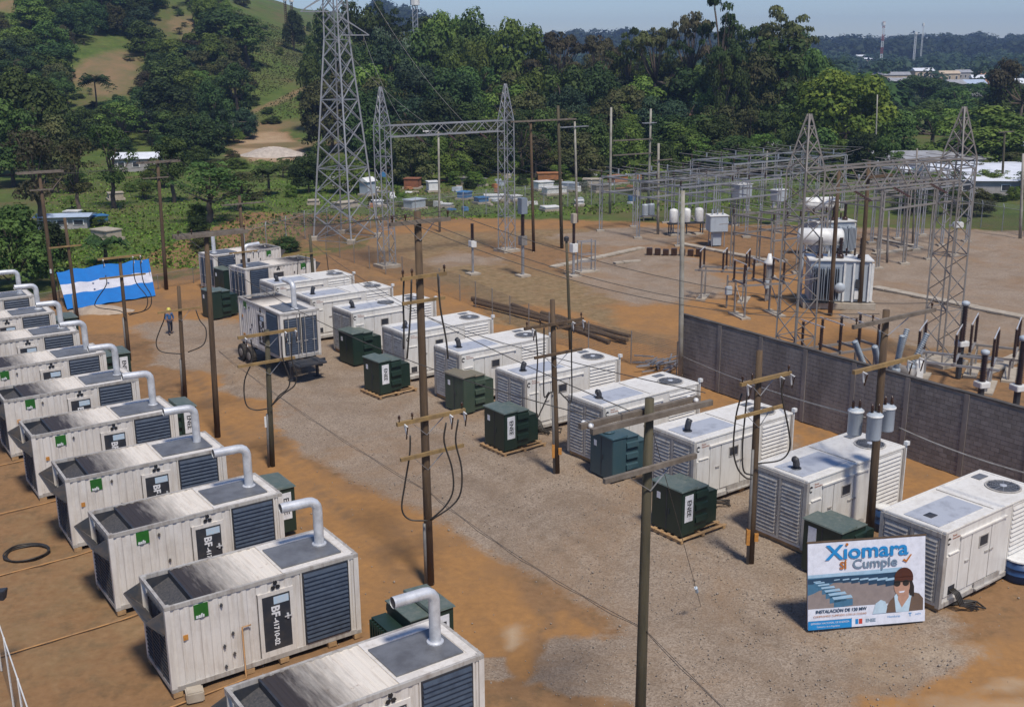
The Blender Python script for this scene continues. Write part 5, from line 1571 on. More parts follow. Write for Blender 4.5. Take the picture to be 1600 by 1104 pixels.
# ------------------------------------------------------------------ wires
def wire(a, b, sag, r, label, mat=None, grp='overhead wires', n=18, twin=0, name='overhead_wire'):
    a, b = Vector(a), Vector(b)
    m = MB(); m.smooth = True
    P = [a.lerp(b, i / n) - Vector((0, 0, sag * 4 * (i / n) * (1 - i / n))) for i in range(n + 1)]
    m.tube([p - a for p in P], r, 5)
    if twin: m.tube([p - a + Vector((0, 0, -twin * (.3 + .7 * math.sin(i * .9) ** 2))) for i, p in enumerate(P)], r, 5)
    o = m.build(name, mat or MAT['wire'], None, a)
    return tag(o, label, 'wire', grp)
def arm_pts(key, i, n=3):
    a, b, tops, c = ARMS[(key, i)]
    return [a.lerp(b, k) + Vector((0, 0, .28)) for k in (.06, .3, .94)[:n]]
GB = arm_pts('G', 0); BB = arm_pts('B', 0); DD = arm_pts('D', 0)
for i in range(3): wire(BB[i], GB[i], .9, .013, 'thin wire from the tallest pole to the pole with the grey cans')
MM = arm_pts('M', 0); NN = arm_pts('N', 1); AA = arm_pts('A', 0)
wire(NN[2], DD[2], .9, .013, 'thin wire from the olive far pole to the long grey crossarm in the foreground')
wire(MM[2], DD[1], 1.1, .013, 'thin wire from the dark far pole to the long grey crossarm in the foreground')
wire(AA[0], DD[0], 1.0, .013, 'thin wire from the thick grey crossarm to the left end of the foreground crossarm')
# strain insulators on the foreground arm
for k, p in enumerate((DD[0], DD[2])):
    q = p - Vector((0, 0, .28)) + W_ * .3
    for j in range(3):
        m = MB(); m.smooth = True; m.M = Matrix.Translation(q - bD + W_ * (.13 * j)) @ Matrix.Rotation(math.pi / 2, 4, 'X'); m.lathe([(.02, -.05), (.075, -.02), (.05, .03), (.02, .06)], (0, 0, 0), 10); m.build('strain_insulator', MAT['cleanwhite'], pD)
# low twin service cable along the gravel side
SCb = [at(342, 548, bA.y), at(672, 769, bB.y), at(1006, 981, bD.y), Vector((9.5, 12, 3.2))]
for i, l in enumerate(('first', 'middle', 'nearest')):
    wire(SCb[i], SCb[i + 1], .25, .008, 'low black service cable, %s span across the gravel' % l, MAT['wire'], 'low service cable spans', twin=.09, name='service_cable')
# guy of the foreground pole
g0, g1 = at(1013, 648, bD.y), G(1095, 946)
wire(g0, g1, 0, .009, 'thin guy wire of the foreground pole, anchored in the gravel', MAT['wire'], None, 4, name='guy_wire')
q = g0.lerp(g1, .87)
o = MB().tube([(0, 0, 0), (g1 - g0).normalized() * .38], .055, 8).build('guy_insulator', MAT['palesticker'], None, q); tag(o, 'pale blue white insulator on the guy wire right of the foreground pole', 'insulator')
# bright twisted conductor in front of the wall
WA = [at(1062, 554, 59.2), at(1352, 652, bG.y + .3), at(1640, 748, 33)]
wire(WA[0], WA[1], .25, .028, 'bright twisted conductor in front of the concrete wall, long left span', MAT['wirelight'], 'bright conductor spans along the wall')
wire(at(1405, 668, bG.y), WA[2], .15, .028, 'bright twisted conductor in front of the concrete wall, right of the grey cans', MAT['wirelight'], 'bright conductor spans along the wall')
for a_, b_ in ((('K', 0), ('L', 0)),):
    for i in range(3): wire(arm_pts(*a_)[i], arm_pts(*b_)[i], .6, .012, 'wire between the two far left poles')
for i in range(3): wire(arm_pts('L', 0)[i], arm_pts('M', 0)[i], .8, .012, 'wire from the pole beside the flag to the pole before the turned containers')
for i in range(3): wire(arm_pts('M', 0)[i], arm_pts('B', 0)[i], .9, .012, 'wire from the far dark pole to the head of the tallest pole')

# ================================================================== concrete block wall
Wa, Wb = G(1063, 592), G(1640, 793)
wd_ = (Wb - Wa).normalized(); wl = (Wb - Wa).length
HW = 3.75
wall = thing('block_wall', Wa, math.atan2(wd_.y, wd_.x), 'long dark grey concrete block wall between the right row and the substation', 'wall')
MAT['block'] = simple('stained_concrete_block', (0.27, 0.24, 0.218), (0.16, 0.138, 0.122), 1.0, .95, 0, .35, .65, (1, 1, .35), .3)
MAT['mortar'] = simple('dark_mortar', (0.24, 0.213, 0.193), (0.15, 0.13, 0.118), 1.0, .95)
MAT['coping'] = simple('mossy_coping', (0.055, 0.05, 0.045), (0.12, 0.105, 0.095), .8, .95, 0, .45, .7)
MB().box(0, wl, .03, .17, 0, HW).build('core', MAT['mortar'], wall)
MB().box(-.05, wl, -.02, .22, HW + .001, HW + .07).build('coping', MAT['coping'], wall)
npil = int(wl // 3.0)
for i in range(npil + 1):
    x = i * 3.0
    MB().box(x - .12, x + .12, -.035, .20, 0, HW - .002).build('pilaster', MAT['block'], wall)
blk = MB(); blk.box(0, .388, 0, .03, 0, .188)
blkm = blk.mesh('block', MAT['block'])
cells = []
for rrow in range(int(HW / .2)):
    for i in range(npil + 1):
        x0 = i * 3.0 + .13; off = .2 if rrow % 2 else 0
        x = x0
        while x < min(i * 3.0 + 2.87, wl):
            L = min(.388, i * 3.0 + 2.87 - x)
            if x == x0 and off: L = .19
            if L > .08: cells.append((x, rrow * .2 + .012, L))
            x += L + .012
cells.sort(key=lambda c: -c[0])
qr = random.Random(3)
for k, (x, z, L) in enumerate(cells[:300]):
    o = inst('block', blkm, wall, (x, -.001 - qr.uniform(0, .004), z)); o.scale = (L / .388, 1, 1)
m = MB()
for x, z, L in cells[300:]:
    y = -qr.uniform(.001, .009); m.box(x, x + L, y, y + .03, z, z + .188)
o = m.build('block_courses', MAT['block'], wall); o['kind'] = 'stuff'

# ================================================================== campaign sign
def sign():
    A, B = G(1262, 986), G(1444, 971)
    L = (B - A).length; ang = math.atan2((B - A).y, (B - A).x)
    r = thing('campaign_sign', A + Vector((0, 0, .05)), 0, 'large white and blue campaign sign leaning back on the gravel at lower right', 'sign')
    r.rotation_euler = (Matrix.Rotation(ang, 3, 'Z') @ Matrix.Rotation(rad(-9), 3, 'X')).to_euler()
    H = 2.83
    col = lambda n, c: simple(n, c, tuple(x * .85 for x in c), 5, .55)
    white, blue, dblue, org, gry = col('sign_white', (.66, .68, .76)), col('sign_blue', (.01, .22, .52)), col('print_dark_blue', (.015, .05, .10)), col('sign_orange', (.42, .14, .02)), col('sign_grey_blue', (.16, .23, .31))
    brown, skin, hair, vest, lt, lb, gr, pb, red = col('print_brown', (.07, .018, .008)), col('print_skin', (.42, .24, .17)), col('print_hair', (.02, .015, .012)), col('print_vest', (.13, .085, .06)), col('print_pale_shirt', (.45, .58, .68)), col('print_light_blue', (.32, .48, .62)), col('print_ground', (.24, .20, .19)), col('print_mid_blue', (.05, .15, .25)), col('print_red', (.5, .05, .03))
    MB().box(0, L, 0, .04, 0, H).build('panel', white, r)
    MB().box(-.03, L + .03, -.01, .05, H + .001, H + .05).build('top_batten', MAT['pole'], r)
    for x in (.0, L - .06): MB().box(x, x + .06, .042, .10, 0, H - .05).build('frame_post', MAT['pole'], r)
    lay = [0]
    def P(nm, mt, pts, k):
        MB().poly([(s * L, -.003 * k, t * H) for s, t in pts], .002, (0, 1, 0)).build(nm, mt, r)
    def E(nm, mt, cs, ct, rs, rt, k, n=20, a0=0, a1=360):
        P(nm, mt, [(cs + rs * math.cos(rad(a0 + (a1 - a0) * i / n)), ct + rt * math.sin(rad(a0 + (a1 - a0) * i / n))) for i in range(n + (1 if a1 - a0 < 360 else 0))], k)
    P('printed_picture', pb, [(0, .24), (.80, .24), (.80, .60), (0, .60)], 1)
    P('printed_picture', lb, [(0, .60), (.80, .60), (.80, .655), (.4, .64), (0, .635)], 1)
    P('printed_picture', dblue, [(0, .53), (.80, .53), (.80, .605), (.5, .59), (.3, .60), (0, .585)], 2)
    P('printed_picture', gr, [(0.0, .24), (.80, .24), (.80, .46), (.62, .50), (.22, .53), (.05, .42), (0, .40)], 2)
    for i in range(7):
        k = i / 6; s0 = .05 + .17 * k ** 1.3; t0 = .55 - .22 * k ** 1.4; w = .06 + .10 * k; h = .018 + .045 * k
        P('printed_picture', pb, [(s0, t0 - h * 1.6), (s0 + w, t0 - h * 1.2), (s0 + w, t0), (s0, t0)], 3)
        P('printed_picture', lb, [(s0, t0), (s0 + w, t0 + h * .2), (s0 + w * .9, t0 + h * .75), (s0 - w * .1, t0 + h * .5)], 4)
    for i in range(7):
        k = i / 6; s0 = .22 + .44 * k; t0 = .555 - .05 * k ** 1.3; w = .05 + .05 * k; h = .015 + .022 * k
        P('printed_picture', dblue, [(s0, t0 - h * 1.8), (s0 + w * .9, t0 - h * 1.4), (s0 + w * .9, t0), (s0, t0)], 3)
        P('printed_picture', lb, [(s0, t0), (s0 + w, t0 + h * .3), (s0 + w * .95, t0 + h), (s0, t0 + h * .7)], 4)
    # printed woman with cap and dark glasses
    P('printed_figure', vest, [(.64, .13), (.985, .13), (.985, .27), (.95, .33), (.87, .36), (.76, .35), (.70, .27)], 5)
    P('printed_figure', lt, [(.55, .13), (.665, .13), (.675, .20), (.66, .265), (.62, .29), (.575, .25)], 6)
    P('printed_figure', lt, [(.75, .13), (.86, .13), (.885, .32), (.865, .35), (.80, .20), (.755, .35), (.735, .32)], 6)
    P('printed_figure', skin, [(.765, .28), (.80, .18), (.86, .30), (.86, .40), (.77, .36)], 7)
    P('printed_figure', hair, [(.865, .32), (.905, .30), (.905, .42), (.88, .52), (.85, .50)], 7)
    E('printed_figure', skin, .80, .43, .068, .115, 8)
    E('printed_figure', brown, .815, .535, .080, .115, 9, 16, 0, 180)
    P('printed_figure', brown, [(.735, .49), (.895, .49), (.895, .545), (.735, .545)], 9)
    E('printed_figure', hair, .758, .468, .028, .036, 10); E('printed_figure', hair, .832, .468, .028, .036, 10)
    P('printed_figure', hair, [(.735, .480), (.872, .480), (.872, .492), (.735, .492)], 10)
    P('printed_figure', white, [(.770, .372), (.825, .378), (.815, .358), (.782, .355)], 10)
    # lower bands
    P('white_band', white, [(0, .10), (.53, .10), (.53, .235), (.5, .24), (0, .24)], 4)
    P('white_band', white, [(.37, 0), (1, 0), (1, .135), (.37, .115)], 11)
    P('blue_band', blue, [(0, 0), (.37, 0), (.37, .10), (0, .10)], 11)
    def T(txt, size, mt, s, t, k, bold=0.0, sx=1.0):
        me = text_mesh(txt, size, mt, .001, bold=bold)
        inst('lettering', me, r, (s * L, -.003 * k - .001, t * H), (rad(90), 0, 0), (sx, 1, 1))
    def wdt(t_, z_): me = text_mesh(t_, z_, blue, .001, bold=.016); xs = [v.co.x for v in me.vertices]; return max(xs) - min(xs)
    k_ = .71 * L / wdt('X\u0131omara', .66)
    T('X\u0131omara', .66, blue, .50, .875, 12, .016, k_)
    wx, wi, wf = wdt('X', .66), wdt('X\u0131', .66), wdt('X\u0131omara', .66)
    dx = .5 * L + k_ * (-wf / 2 + (wx + wi) / 2 + .02)
    MB().lathe([(.048, 0), (.048, .004)], (0, 0, 0), 14).build('i_dot', org, r, (dx, -.041, .967 * H)).rotation_euler = (rad(90), 0, 0)
    T('SÍ', .34, org, .295, .722, 12, .010); T('Cumple', .43, gry, .565, .728, 12, .008, 1.12)
    P('check_mark', org, [(.80, .735), (.815, .755), (.832, .735), (.868, .80), (.882, .80), (.836, .708)], 12)
    T('INSTALACIÓN DE 120 MW', .145, dblue, .28, .205, 12, .004); T('COMPROMISO CUMPLIDO CON LA CIUDAD', .09, org, .27, .150, 12)
    T('EMPRESA NACIONAL DE ENERGÍA', .085, white, .185, .07, 12); T('Gobierno de la República', .075, white, .17, .03, 12)
    T('ENEE', .15, gry, .53, .06, 12, .006)
    P('red_mark', red, [(.43, .03), (.46, .03), (.46, .09), (.43, .09)], 12)
    P('blue_mark', blue, [(.40, .03), (.425, .03), (.425, .09), (.40, .09)], 12)
    T('Honduras', .11, blue, .73, .085, 12); T('T', .16, blue, .87, .09, 12, .006); T('HOY', .09, blue, .94, .09, 12)
    for x in (.5, L - .5):
        strut(r, 'prop', (x, .10, H * .75), (x, 1.1, -.05), .06, MAT['pallet'])
sign()

# ================================================================== flag
def flag():
    bl, br, tr, tl = G(105, 482, .15), G(243, 460, .15), G(232, 404, 2.3), G(88, 424, 2.3)
    r = thing('flag_banner', bl, 0, 'large blue and white striped flag banner with five small stars, far left', 'flag')
    def Q(s, t):
        p = bl.lerp(br, s).lerp(tl.lerp(tr, s), t) + Vector((0, 0, .04 * math.sin(s * 9 + t * 4) * t + .03 * math.sin(s * 31 + 2 * t) + .12 * abs(math.sin(s * 9.42)) ** 3 * t - .06))
        return p - bl
    for k, mt in ((0, 'skyblue'), (1, 'whitecloth'), (2, 'skyblue')):
        m = MB(); m.smooth = True; n = 28; V = []; F = []
        for j in range(5):
            for i in range(n + 1):
                V.append(Q(i / n, (0, .37, .64, 1)[k] + ((.37, .27, .36)[k]) * j / 4) + Vector((0, 0, .0)))
        for j in range(4):
            for i in range(n): F.append((j * (n + 1) + i, j * (n + 1) + i + 1, (j + 1) * (n + 1) + i + 1, (j + 1) * (n + 1) + i))
        m._add(V, F); m.build('stripe', MAT[mt], r)
    nrm = (br - bl).cross(tl - bl).normalized()
    if nrm.y > 0: nrm = -nrm
    for s, t in ((.34, .57), (.34, .41), (.5, .49), (.66, .57), (.66, .41)):
        c = Q(s, t) + nrm * .05; ax = (br - bl).normalized() * .11; ay = (tl - bl).normalized() * .11
        pts = []
        for i in range(10):
            q = 1 if i % 2 == 0 else .42; a_ = rad(90 + 36 * i); pts.append(c + ax * math.cos(a_) * q + ay * math.sin(a_) * q)
        MB().poly(pts, .01, nrm).build('star', MAT['blue'], r)
    for s in (0.0, .33, .66, 1.0):
        strut(r, 'support', Q(s, 1.0) - Vector((0, 0, .06)), Q(s, 1.0) - Vector((0, 0, 2.4)), .07, MAT['pole'])
    for s in (.02, .98): strut(r, 'support', Q(s, 0.02) - Vector((0, 0, .06)), Q(s, .98) - Vector((0, 0, .06)), .06, MAT['pole'])
flag()

# ================================================================== person
def skin_mesh(name, V, E, R, mat, parent, root=0, lev=2):
    me = bpy.data.meshes.new(name); me.from_pydata(V, E, []); me.update()
    o = bpy.data.objects.new(name, me); COL.objects.link(o)
    md = o.modifiers.new('s', 'SKIN'); md.use_smooth_shade = True
    sk = me.skin_vertices[0].data if me.skin_vertices else None
    if sk is None:
        import bmesh
        bm = bmesh.new(); bm.from_mesh(me); bm.verts.layers.skin.verify(); bm.to_mesh(me); bm.free(); sk = me.skin_vertices[0].data
    for i, q in enumerate(R): sk[i].radius = (q, q) if not isinstance(q, tuple) else q; sk[i].use_root = (i == root)
    sd = o.modifiers.new('b', 'SUBSURF'); sd.levels = lev; sd.render_levels = lev
    bpy.context.view_layer.update()
    m2 = bpy.data.meshes.new_from_object(o.evaluated_get(bpy.context.evaluated_depsgraph_get()))
    bpy.data.objects.remove(o); m2.materials.clear(); m2.materials.append(mat)
    m2.name = name
    return inst(name, m2, parent)
def person():
    MATS = simple('skin_tone', (.28, .15, .09), (.24, .12, .075), 5, .5)
    r = thing('person', G(267, 522), rad(25), 'person in blue shirt, dark trousers and yellow helmet walking on the far dirt', 'person')
    V = [(0, 0, .95), (0, 0, 1.12), (0, .01, 1.32), (0, .0, 1.45), (0, 0, 1.55), (.0, -.01, 1.64), (0, 0, 1.72),
         (-.17, 0, 1.42), (-.24, -.03, 1.16), (-.24, -.13, .93), (-.24, -.16, .85), (.17, 0, 1.42), (.25, .05, 1.16), (.25, 0, .93), (.25, -.03, .85),
         (-.09, 0, .9), (-.10, -.14, .5), (-.10, -.12, .09), (-.10, -.24, .04), (.09, 0, .9), (.10, .10, .5), (.10, .28, .12), (.10, .18, .03)]
    E = [(0, 1), (1, 2), (2, 3), (3, 4), (4, 5), (5, 6), (3, 7), (7, 8), (8, 9), (9, 10), (3, 11), (11, 12), (12, 13), (13, 14), (0, 15), (15, 16), (16, 17), (17, 18), (0, 19), (19, 20), (20, 21), (21, 22)]
    R = [.12, .115, .13, .09, .055, .085, .075, .06, .045, .035, .03, .06, .045, .035, .03, .085, .06, .045, .035, .085, .06, .045, .035]
    b = skin_mesh('body', V, E, R, MATS, r)
    V2 = [(0, 0, .98), (0, 0, 1.14), (0, .01, 1.33), (0, 0, 1.44), (-.17, 0, 1.42), (-.24, -.03, 1.17), (-.24, -.09, 1.02), (.17, 0, 1.42), (.25, .05, 1.17), (.25, .02, 1.02)]
    skin_mesh('shirt', V2, [(0, 1), (1, 2), (2, 3), (3, 4), (4, 5), (5, 6), (3, 7), (7, 8), (8, 9)], [.145, .14, .15, .10, .08, .062, .055, .08, .062, .055], simple('blue_shirt', (.03, .09, .22), (.05, .13, .28), 6, .8), r)
    V3 = [(0, 0, .97), (-.09, 0, .9), (-.10, -.14, .5), (-.10, -.12, .10), (.09, 0, .9), (.10, .10, .5), (.10, .28, .14)]
    skin_mesh('trousers', V3, [(0, 1), (1, 2), (2, 3), (0, 4), (4, 5), (5, 6)], [.14, .10, .08, .065, .10, .08, .065], simple('dark_trousers', (.015, .02, .04), (.03, .03, .045), 6, .85), r)
    for x, y, z in ((-.10, -.17, .0), (.10, .22, .0)): MB().box(x - .05, x + .05, y - .10, y + .13, z, z + .09).build('shoe', MAT['rubber'], r, bevel=.02)
    m = MB(); m.smooth = True; m.lathe([(.155, 1.69), (.13, 1.70), (.125, 1.76), (.09, 1.82), (.02, 1.84)], (0, -.01, 0), 14); m.build('helmet', simple('yellow_helmet', (.6, .52, .08), (.5, .44, .08), 6, .4), r)
person()
# ================================================================== fences
def fence_mat():
    m, nt, bs = newmat('chain_link_wire')
    nt.links.new(objvec(nt, False), N(nt, 'SeparateXYZ').inputs[0])
    tc = nt.nodes[-1]
    bs.inputs['Base Color'].default_value = (.20, .19, .17, 1); bs.inputs['Metallic'].default_value = .3; bs.inputs['Roughness'].default_value = .6
    w1 = N(nt, 'TexWave', wave_type='BANDS', bands_direction='DIAGONAL'); w1.inputs['Scale'].default_value = 6
    nt.links.new(objvec(nt, False), w1.inputs[0])
    w2 = N(nt, 'TexWave', wave_type='BANDS', bands_direction='DIAGONAL'); w2.inputs['Scale'].default_value = 6
    nt.links.new(objvec(nt, False, (-1, -1, 1)), w2.inputs[0])
    mxn = N(nt, 'Math', operation='MAXIMUM'); nt.links.new(w1.outputs['Fac'], mxn.inputs[0]); nt.links.new(w2.outputs['Fac'], mxn.inputs[1])
    a = mapr(nt, mxn.outputs[0], .965, .985, 0.06, 1)
    tr = N(nt, 'BsdfTransparent'); ms = N(nt, 'MixShader')
    nt.links.new(a, ms.inputs[0]); nt.links.new(tr.outputs[0], ms.inputs[1]); nt.links.new(bs.outputs[0], ms.inputs[2])
    nt.links.new(ms.outputs[0], nt.nodes['Material Output'].inputs[0])
    return m
MAT['link'] = fence_mat()
def fence(pts, h, step, label, arms=True, pm='galvrust', pr=.035, top=True, barbs=3):
    pts = [Vector((p[0], p[1], TZ(p[0], p[1]))) for p in pts]
    r = thing('chain_link_fence', pts[0], 0, label, 'fence')
    o = pts[0]
    P = []
    for a, b in zip(pts[:-1], pts[1:]):
        n = max(1, round((b - a).length / step))
        P += [a.lerp(b, i / n) for i in range(n)]
    P.append(pts[-1])
    out = (P[-1] - P[0]).cross(Vector((0, 0, 1))).normalized() * -1
    for p in P:
        m = MB(); m.tube([p - o, p - o + Vector((0, 0, h))], pr, 6)
        if arms: m.tube([p - o + Vector((0, 0, h)), p - o + Vector((0, 0, h + .35)) + out * .32], pr * .8, 5)
        m.build('post', MAT[pm], r)
    for a, b in zip(P[:-1], P[1:]):
        a_, b_ = a - o, b - o
        MB()._add([a_ + Vector((0, 0, .03)), b_ + Vector((0, 0, .03)), b_ + Vector((0, 0, h - .03)), a_ + Vector((0, 0, h - .03))], [(0, 1, 2, 3)]).build('wire_mesh', MAT['link'], r)
        if top: MB().tube([a_ + Vector((0, 0, h - .02)), b_ + Vector((0, 0, h - .02))], pr * .6, 5).build('top_rail', MAT[pm], r)
        if arms:
            for k in range(barbs):
                q = (k + 1) / barbs; w_ = Vector((0, 0, h + .35 * q)) + out * .32 * q
                MB().tube([a_ + w_, b_ + w_], .008, 3).build('barbed_wire', MAT[pm], r)
    return r
fence([(-17.5, 101.7), (-3.9, 80.4), (2.4, 67.9), (9.5, 60.2)], 2.0, 3.0, 'rusty chain link fence between the enclosed generators and the substation', False, 'galvrust', .035, False)
fence([(-24.5, 99), (-21, 110), (-13.2, 118.8), (-2.9, 126.8), (4, 132), (12.9, 135.6), (20.5, 139), (34, 133), (45, 127), (48.5, 116.7), (51.7, 108.7), (56, 92)], 2.5, 3.3,
      'long chain link fence with slanted barbed wire arms round the back of the substation', True, 'galv', .045)
q0, q1 = G(-14, 935, 2.4), G(52, 1128, 2.4)
fence([(q0.x, q0.y), (q1.x, q1.y)], 2.3, 2.2, 'fence with a pale top rail in the lower left corner', False, 'cleanwhite', .03, True, 1)
fence([(-37, 76), (-26.2, 88), (-24.5, 99)], 1.2, 3.0, 'low wire fence beside the flag', False, 'galvrust', .03)
# dark wooden post and lamp at the left edge
r_ = thing('lamp_post', (q0.x - .15, q0.y - .6, 0), 0, 'dark post with a tapered lamp head at the lower left edge', 'lamp')
MB().tube([(0, 0, 0), (0, 0, 3.0)], .12, 8).build('shaft', MAT['pole'], r_)
pl = at(2, 930, q0.y - .3) - r_.location
MB().tube([(0, 0, 3.0), pl], .04, 6).build('arm', MAT['dark'], r_)
m = MB(); m._add([pl + Vector(v) for v in ((-.1, -.1, -.12), (.1, -.1, -.12), (.1, .1, -.12), (-.1, .1, -.12), (-.16, -.16, .16), (.16, -.16, .2), (.16, .16, .2), (-.16, .16, .16))],
                 [(3, 2, 1, 0), (4, 5, 6, 7), (0, 1, 5, 4), (1, 2, 6, 5), (2, 3, 7, 6), (3, 0, 4, 7)]); m.build('lamp_head', MAT['dark'], r_, bevel=.02)

# ================================================================== lattice work
def lattice_leg(r, o, c, w0, w1, z0, z1, panels, mat, th=.09, bt=.05, X=True, ang=RA, wts=None, k0=0):
    """square lattice shaft: four legs, braces on the four faces"""
    ca, sa = math.cos(ang), math.sin(ang)
    def C(i, z):
        k = (z - z0) / (z1 - z0); w = (w0 + (w1 - w0) * k) / 2
        x, y = [(-w, -w), (w, -w), (w, w), (-w, w)][i]
        return Vector((x * ca - y * sa, x * sa + y * ca, z)) + c
    for i in range(4): strut(r, 'leg', C(i, z0), C(i, z1), th, mat)
    zs = [z0 + (z1 - z0) * (1 - (1 - k / panels) ** 1.12) for k in range(panels + 1)]
    for k in range(panels):
        for i in range(4):
            j = (i + 1) % 4
            if X or k % 2 == 0: strut(r, 'brace', C(i, zs[k]), C(j, zs[k + 1]), bt, mat)
            if X or k % 2 == 1: strut(r, 'brace', C(j, zs[k]), C(i, zs[k + 1]), bt, mat)
            if k % 3 == 0: strut(r, 'brace', C(i, zs[k]), C(j, zs[k]), bt, mat)
    return C
# transmission tower
TB = G(541, 372); TBn = thing('transmission_tower', TB, 0, 'tall galvanised lattice transmission tower reaching above the frame', 'tower')
lattice_leg(TBn, None, Vector((0, 0, 0)), 4.7, 1.75, 0, 19.5, 9, MAT['galv'], .15, .08, True, rad(62))
lattice_leg(TBn, None, Vector((0, 0, 0)), 1.75, 1.5, 19.5, 28.5, 7, MAT['galv'], .13, .07, True, rad(62))
lattice_leg(TBn, None, Vector((0, 0, 0)), 1.5, .15, 28.5, 32.5, 3, MAT['galv'], .12, .06, True, rad(62))
for z, s, L in ((19.9, 1, 3.1), (22.1, -1, 3.3), (25.4, 1, 3.1), (27.6, -1, 3.1)):
    tip = Vector((s * L, s * L * .18, z))
    for dy in (-.7, .7):
        strut(TBn, 'arm', (s * .5, dy, z), tip, .09, MAT['galv']); strut(TBn, 'arm', (s * .5, dy, z + 1.7), tip, .08, MAT['galv'])
        strut(TBn, 'brace', (s * .5 + s * (L - .5) * .4, dy * .6, z), (s * .5, dy, z + 1.7), .05, MAT['galv'])
for x, y in ((-2.35, -2.35), (2.35, -2.35), (2.35, 2.35), (-2.35, 2.35)):
    ca, sa = math.cos(rad(62)), math.sin(rad(62)); MB().box(-.4, .4, -.4, .4, -.2, .35).build('footing', MAT['conc'], TBn, (x * ca - y * sa, x * sa + y * ca, 0))
def gantry(P1, P2, w, zb, ztop, label, mat, dpt, foot=True, zt=None):
    r = thing('gantry', P1, 0, label, 'gantry')
    ax = (P2 - P1).normalized(); ang = math.atan2(ax.y, ax.x)
    for P in (P1, P2):
        c = P - P1
        lattice_leg(r, None, c, w, w * .92, 0, zb + dpt, 12, mat, .085, .045, False, ang)
        lattice_leg(r, None, c, w * .92, .14, zb + dpt, ztop, 4, mat, .075, .04, True, ang)
        if foot: MB().box(-w * .8, w * .8, -w * .8, w * .8, -.1, .22).build('footing', MAT['conc'], r, c, rz=ang)
    a = ax * (w * .45); L = (P2 - P1).length
    side = Vector((-ax.y, ax.x, 0)) * w * .42
    n = max(6, int((L - w) / 1.0))
    A = lambda k, s, t: P1 - P1 + a + ax * ((L - w * .9) * k / n) + side * s + Vector((0, 0, zb + dpt * t))
    for s in (-1, 1):
        for t in (0, 1): strut(r, 'chord', A(0, s, t), A(n, s, t), .09, mat)
    for k in range(n):
        for s in (-1, 1):
            strut(r, 'brace', A(k, s, k % 2), A(k + 1, s, (k + 1) % 2), .05, mat)
        for t in (0, 1): strut(r, 'brace', A(k, -1 if k % 2 else 1, t), A(k + 1, 1 if k % 2 else -1, t), .04, mat)
    for q in (.22, .5, .78):
        p = a + ax * ((L - w) * q) + Vector((0, 0, zb)) - side * 1.0
        for j in range(8):
            m = MB(); m.lathe([(.03, 0), (.13, .02), (.10, .06), (.03, .10)], p - side.normalized() * (.14 * j + .1) - Vector((0, 0, .05 * j + .1)), 8); m.build('insulator_disc', MAT['brown'], r)
    return r
gantry(G(605, 416), G(792, 392), 1.15, 11.2, 15.4, 'lattice gantry at the left of the substation, two spired towers and a beam', MAT['galv'], .95)
g1, g2 = Vector((15.1, 56.0, 0)), G(1467, 566)
gantry(g1, g2, 1.45, 10.9, 14.9, 'lattice gantry on the right behind the concrete wall', MAT['galvrust'], 1.2)

# ================================================================== substation apparatus
def ribbed(mb, c, r, h, n=None, k=10):
    n = n or max(4, int(h / .09)); prof = [(r * .55, 0)]
    for i in range(n):
        z = h * i / n; prof += [(r * .62, z + .01), (r, z + h / n * .45), (r * .62, z + h / n * .9)]
    prof.append((r * .5, h)); mb.lathe(prof, c, k)
def stand(r, base, w, h, mat=MAT['galv']):
    for x, y in ((-w, -w), (w, -w), (w, w), (-w, w)): strut(r, 'leg', base + Vector((x, y, 0)), base + Vector((x, y, h)), .07, mat)
def arrester(u, vb, vt, parts, label, r0=.13):
    b = G(u, vb); H = HT(b, vt)
    r = thing('surge_arrester', b, .6, label, 'arrester', 'arresters on single stands')
    MB().box(-.5, .5, -.5, .5, -.05, .12).build('footing', MAT['conc'], r)
    z = .12
    for nm, fr, q, mt in parts:
        h = H * fr
        m = MB()
        if nm == 'porcelain': m.smooth = True; ribbed(m, (0, 0, z), q, h); m.build('porcelain_column', MAT[mt], r)
        elif nm == 'box': m.box(-q, q, -q, q, z, z + h); m.build('terminal_box', MAT[mt], r, bevel=.02)
        else: m.tube([(0, 0, z), (0, 0, z + h)], q, 8); m.build('stand', MAT[mt], r)
        z += h
    return r
arrester(739, 428, 348, [('tube', .5, .10, 'galv'), ('box', .13, .26, 'cleanwhite'), ('porcelain', .33, .17, 'brown')], 'arrester with a white box and brown column between the left gantry towers')
arrester(817, 431, 309, [('tube', .38, .13, 'galv'), ('box', .12, .28, 'galvrust'), ('porcelain', .28, .19, 'brown'), ('box', .2, .30, 'tankdark')], 'arrester with a grey box on top right of the left gantry')
arrester(896, 431, 333, [('tube', .36, .11, 'galv'), ('box', .14, .26, 'cleanwhite'), ('porcelain', .32, .16, 'brown'), ('box', .15, .2, 'conc')], 'arrester with a pale cap beside the small steel frame')
r_ = thing('equipment_frame', G(916, 424), .5, 'small galvanised steel frame beside the pale capped arrester', 'frame')
for x in (-.7, .7):
    for y in (-.3, .3): strut(r_, 'leg', (x, y, 0), (x, y, 2.7), .08, MAT['galv'])
for z in (.9, 1.5, 2.6):
    for y in (-.3, .3): strut(r_, 'rail', (-.7, y, z), (.7, y, z), .06, MAT['galv'])
MB().box(-1, 1, -.6, .6, -.05, .1).build('footing', MAT['conc'], r_)

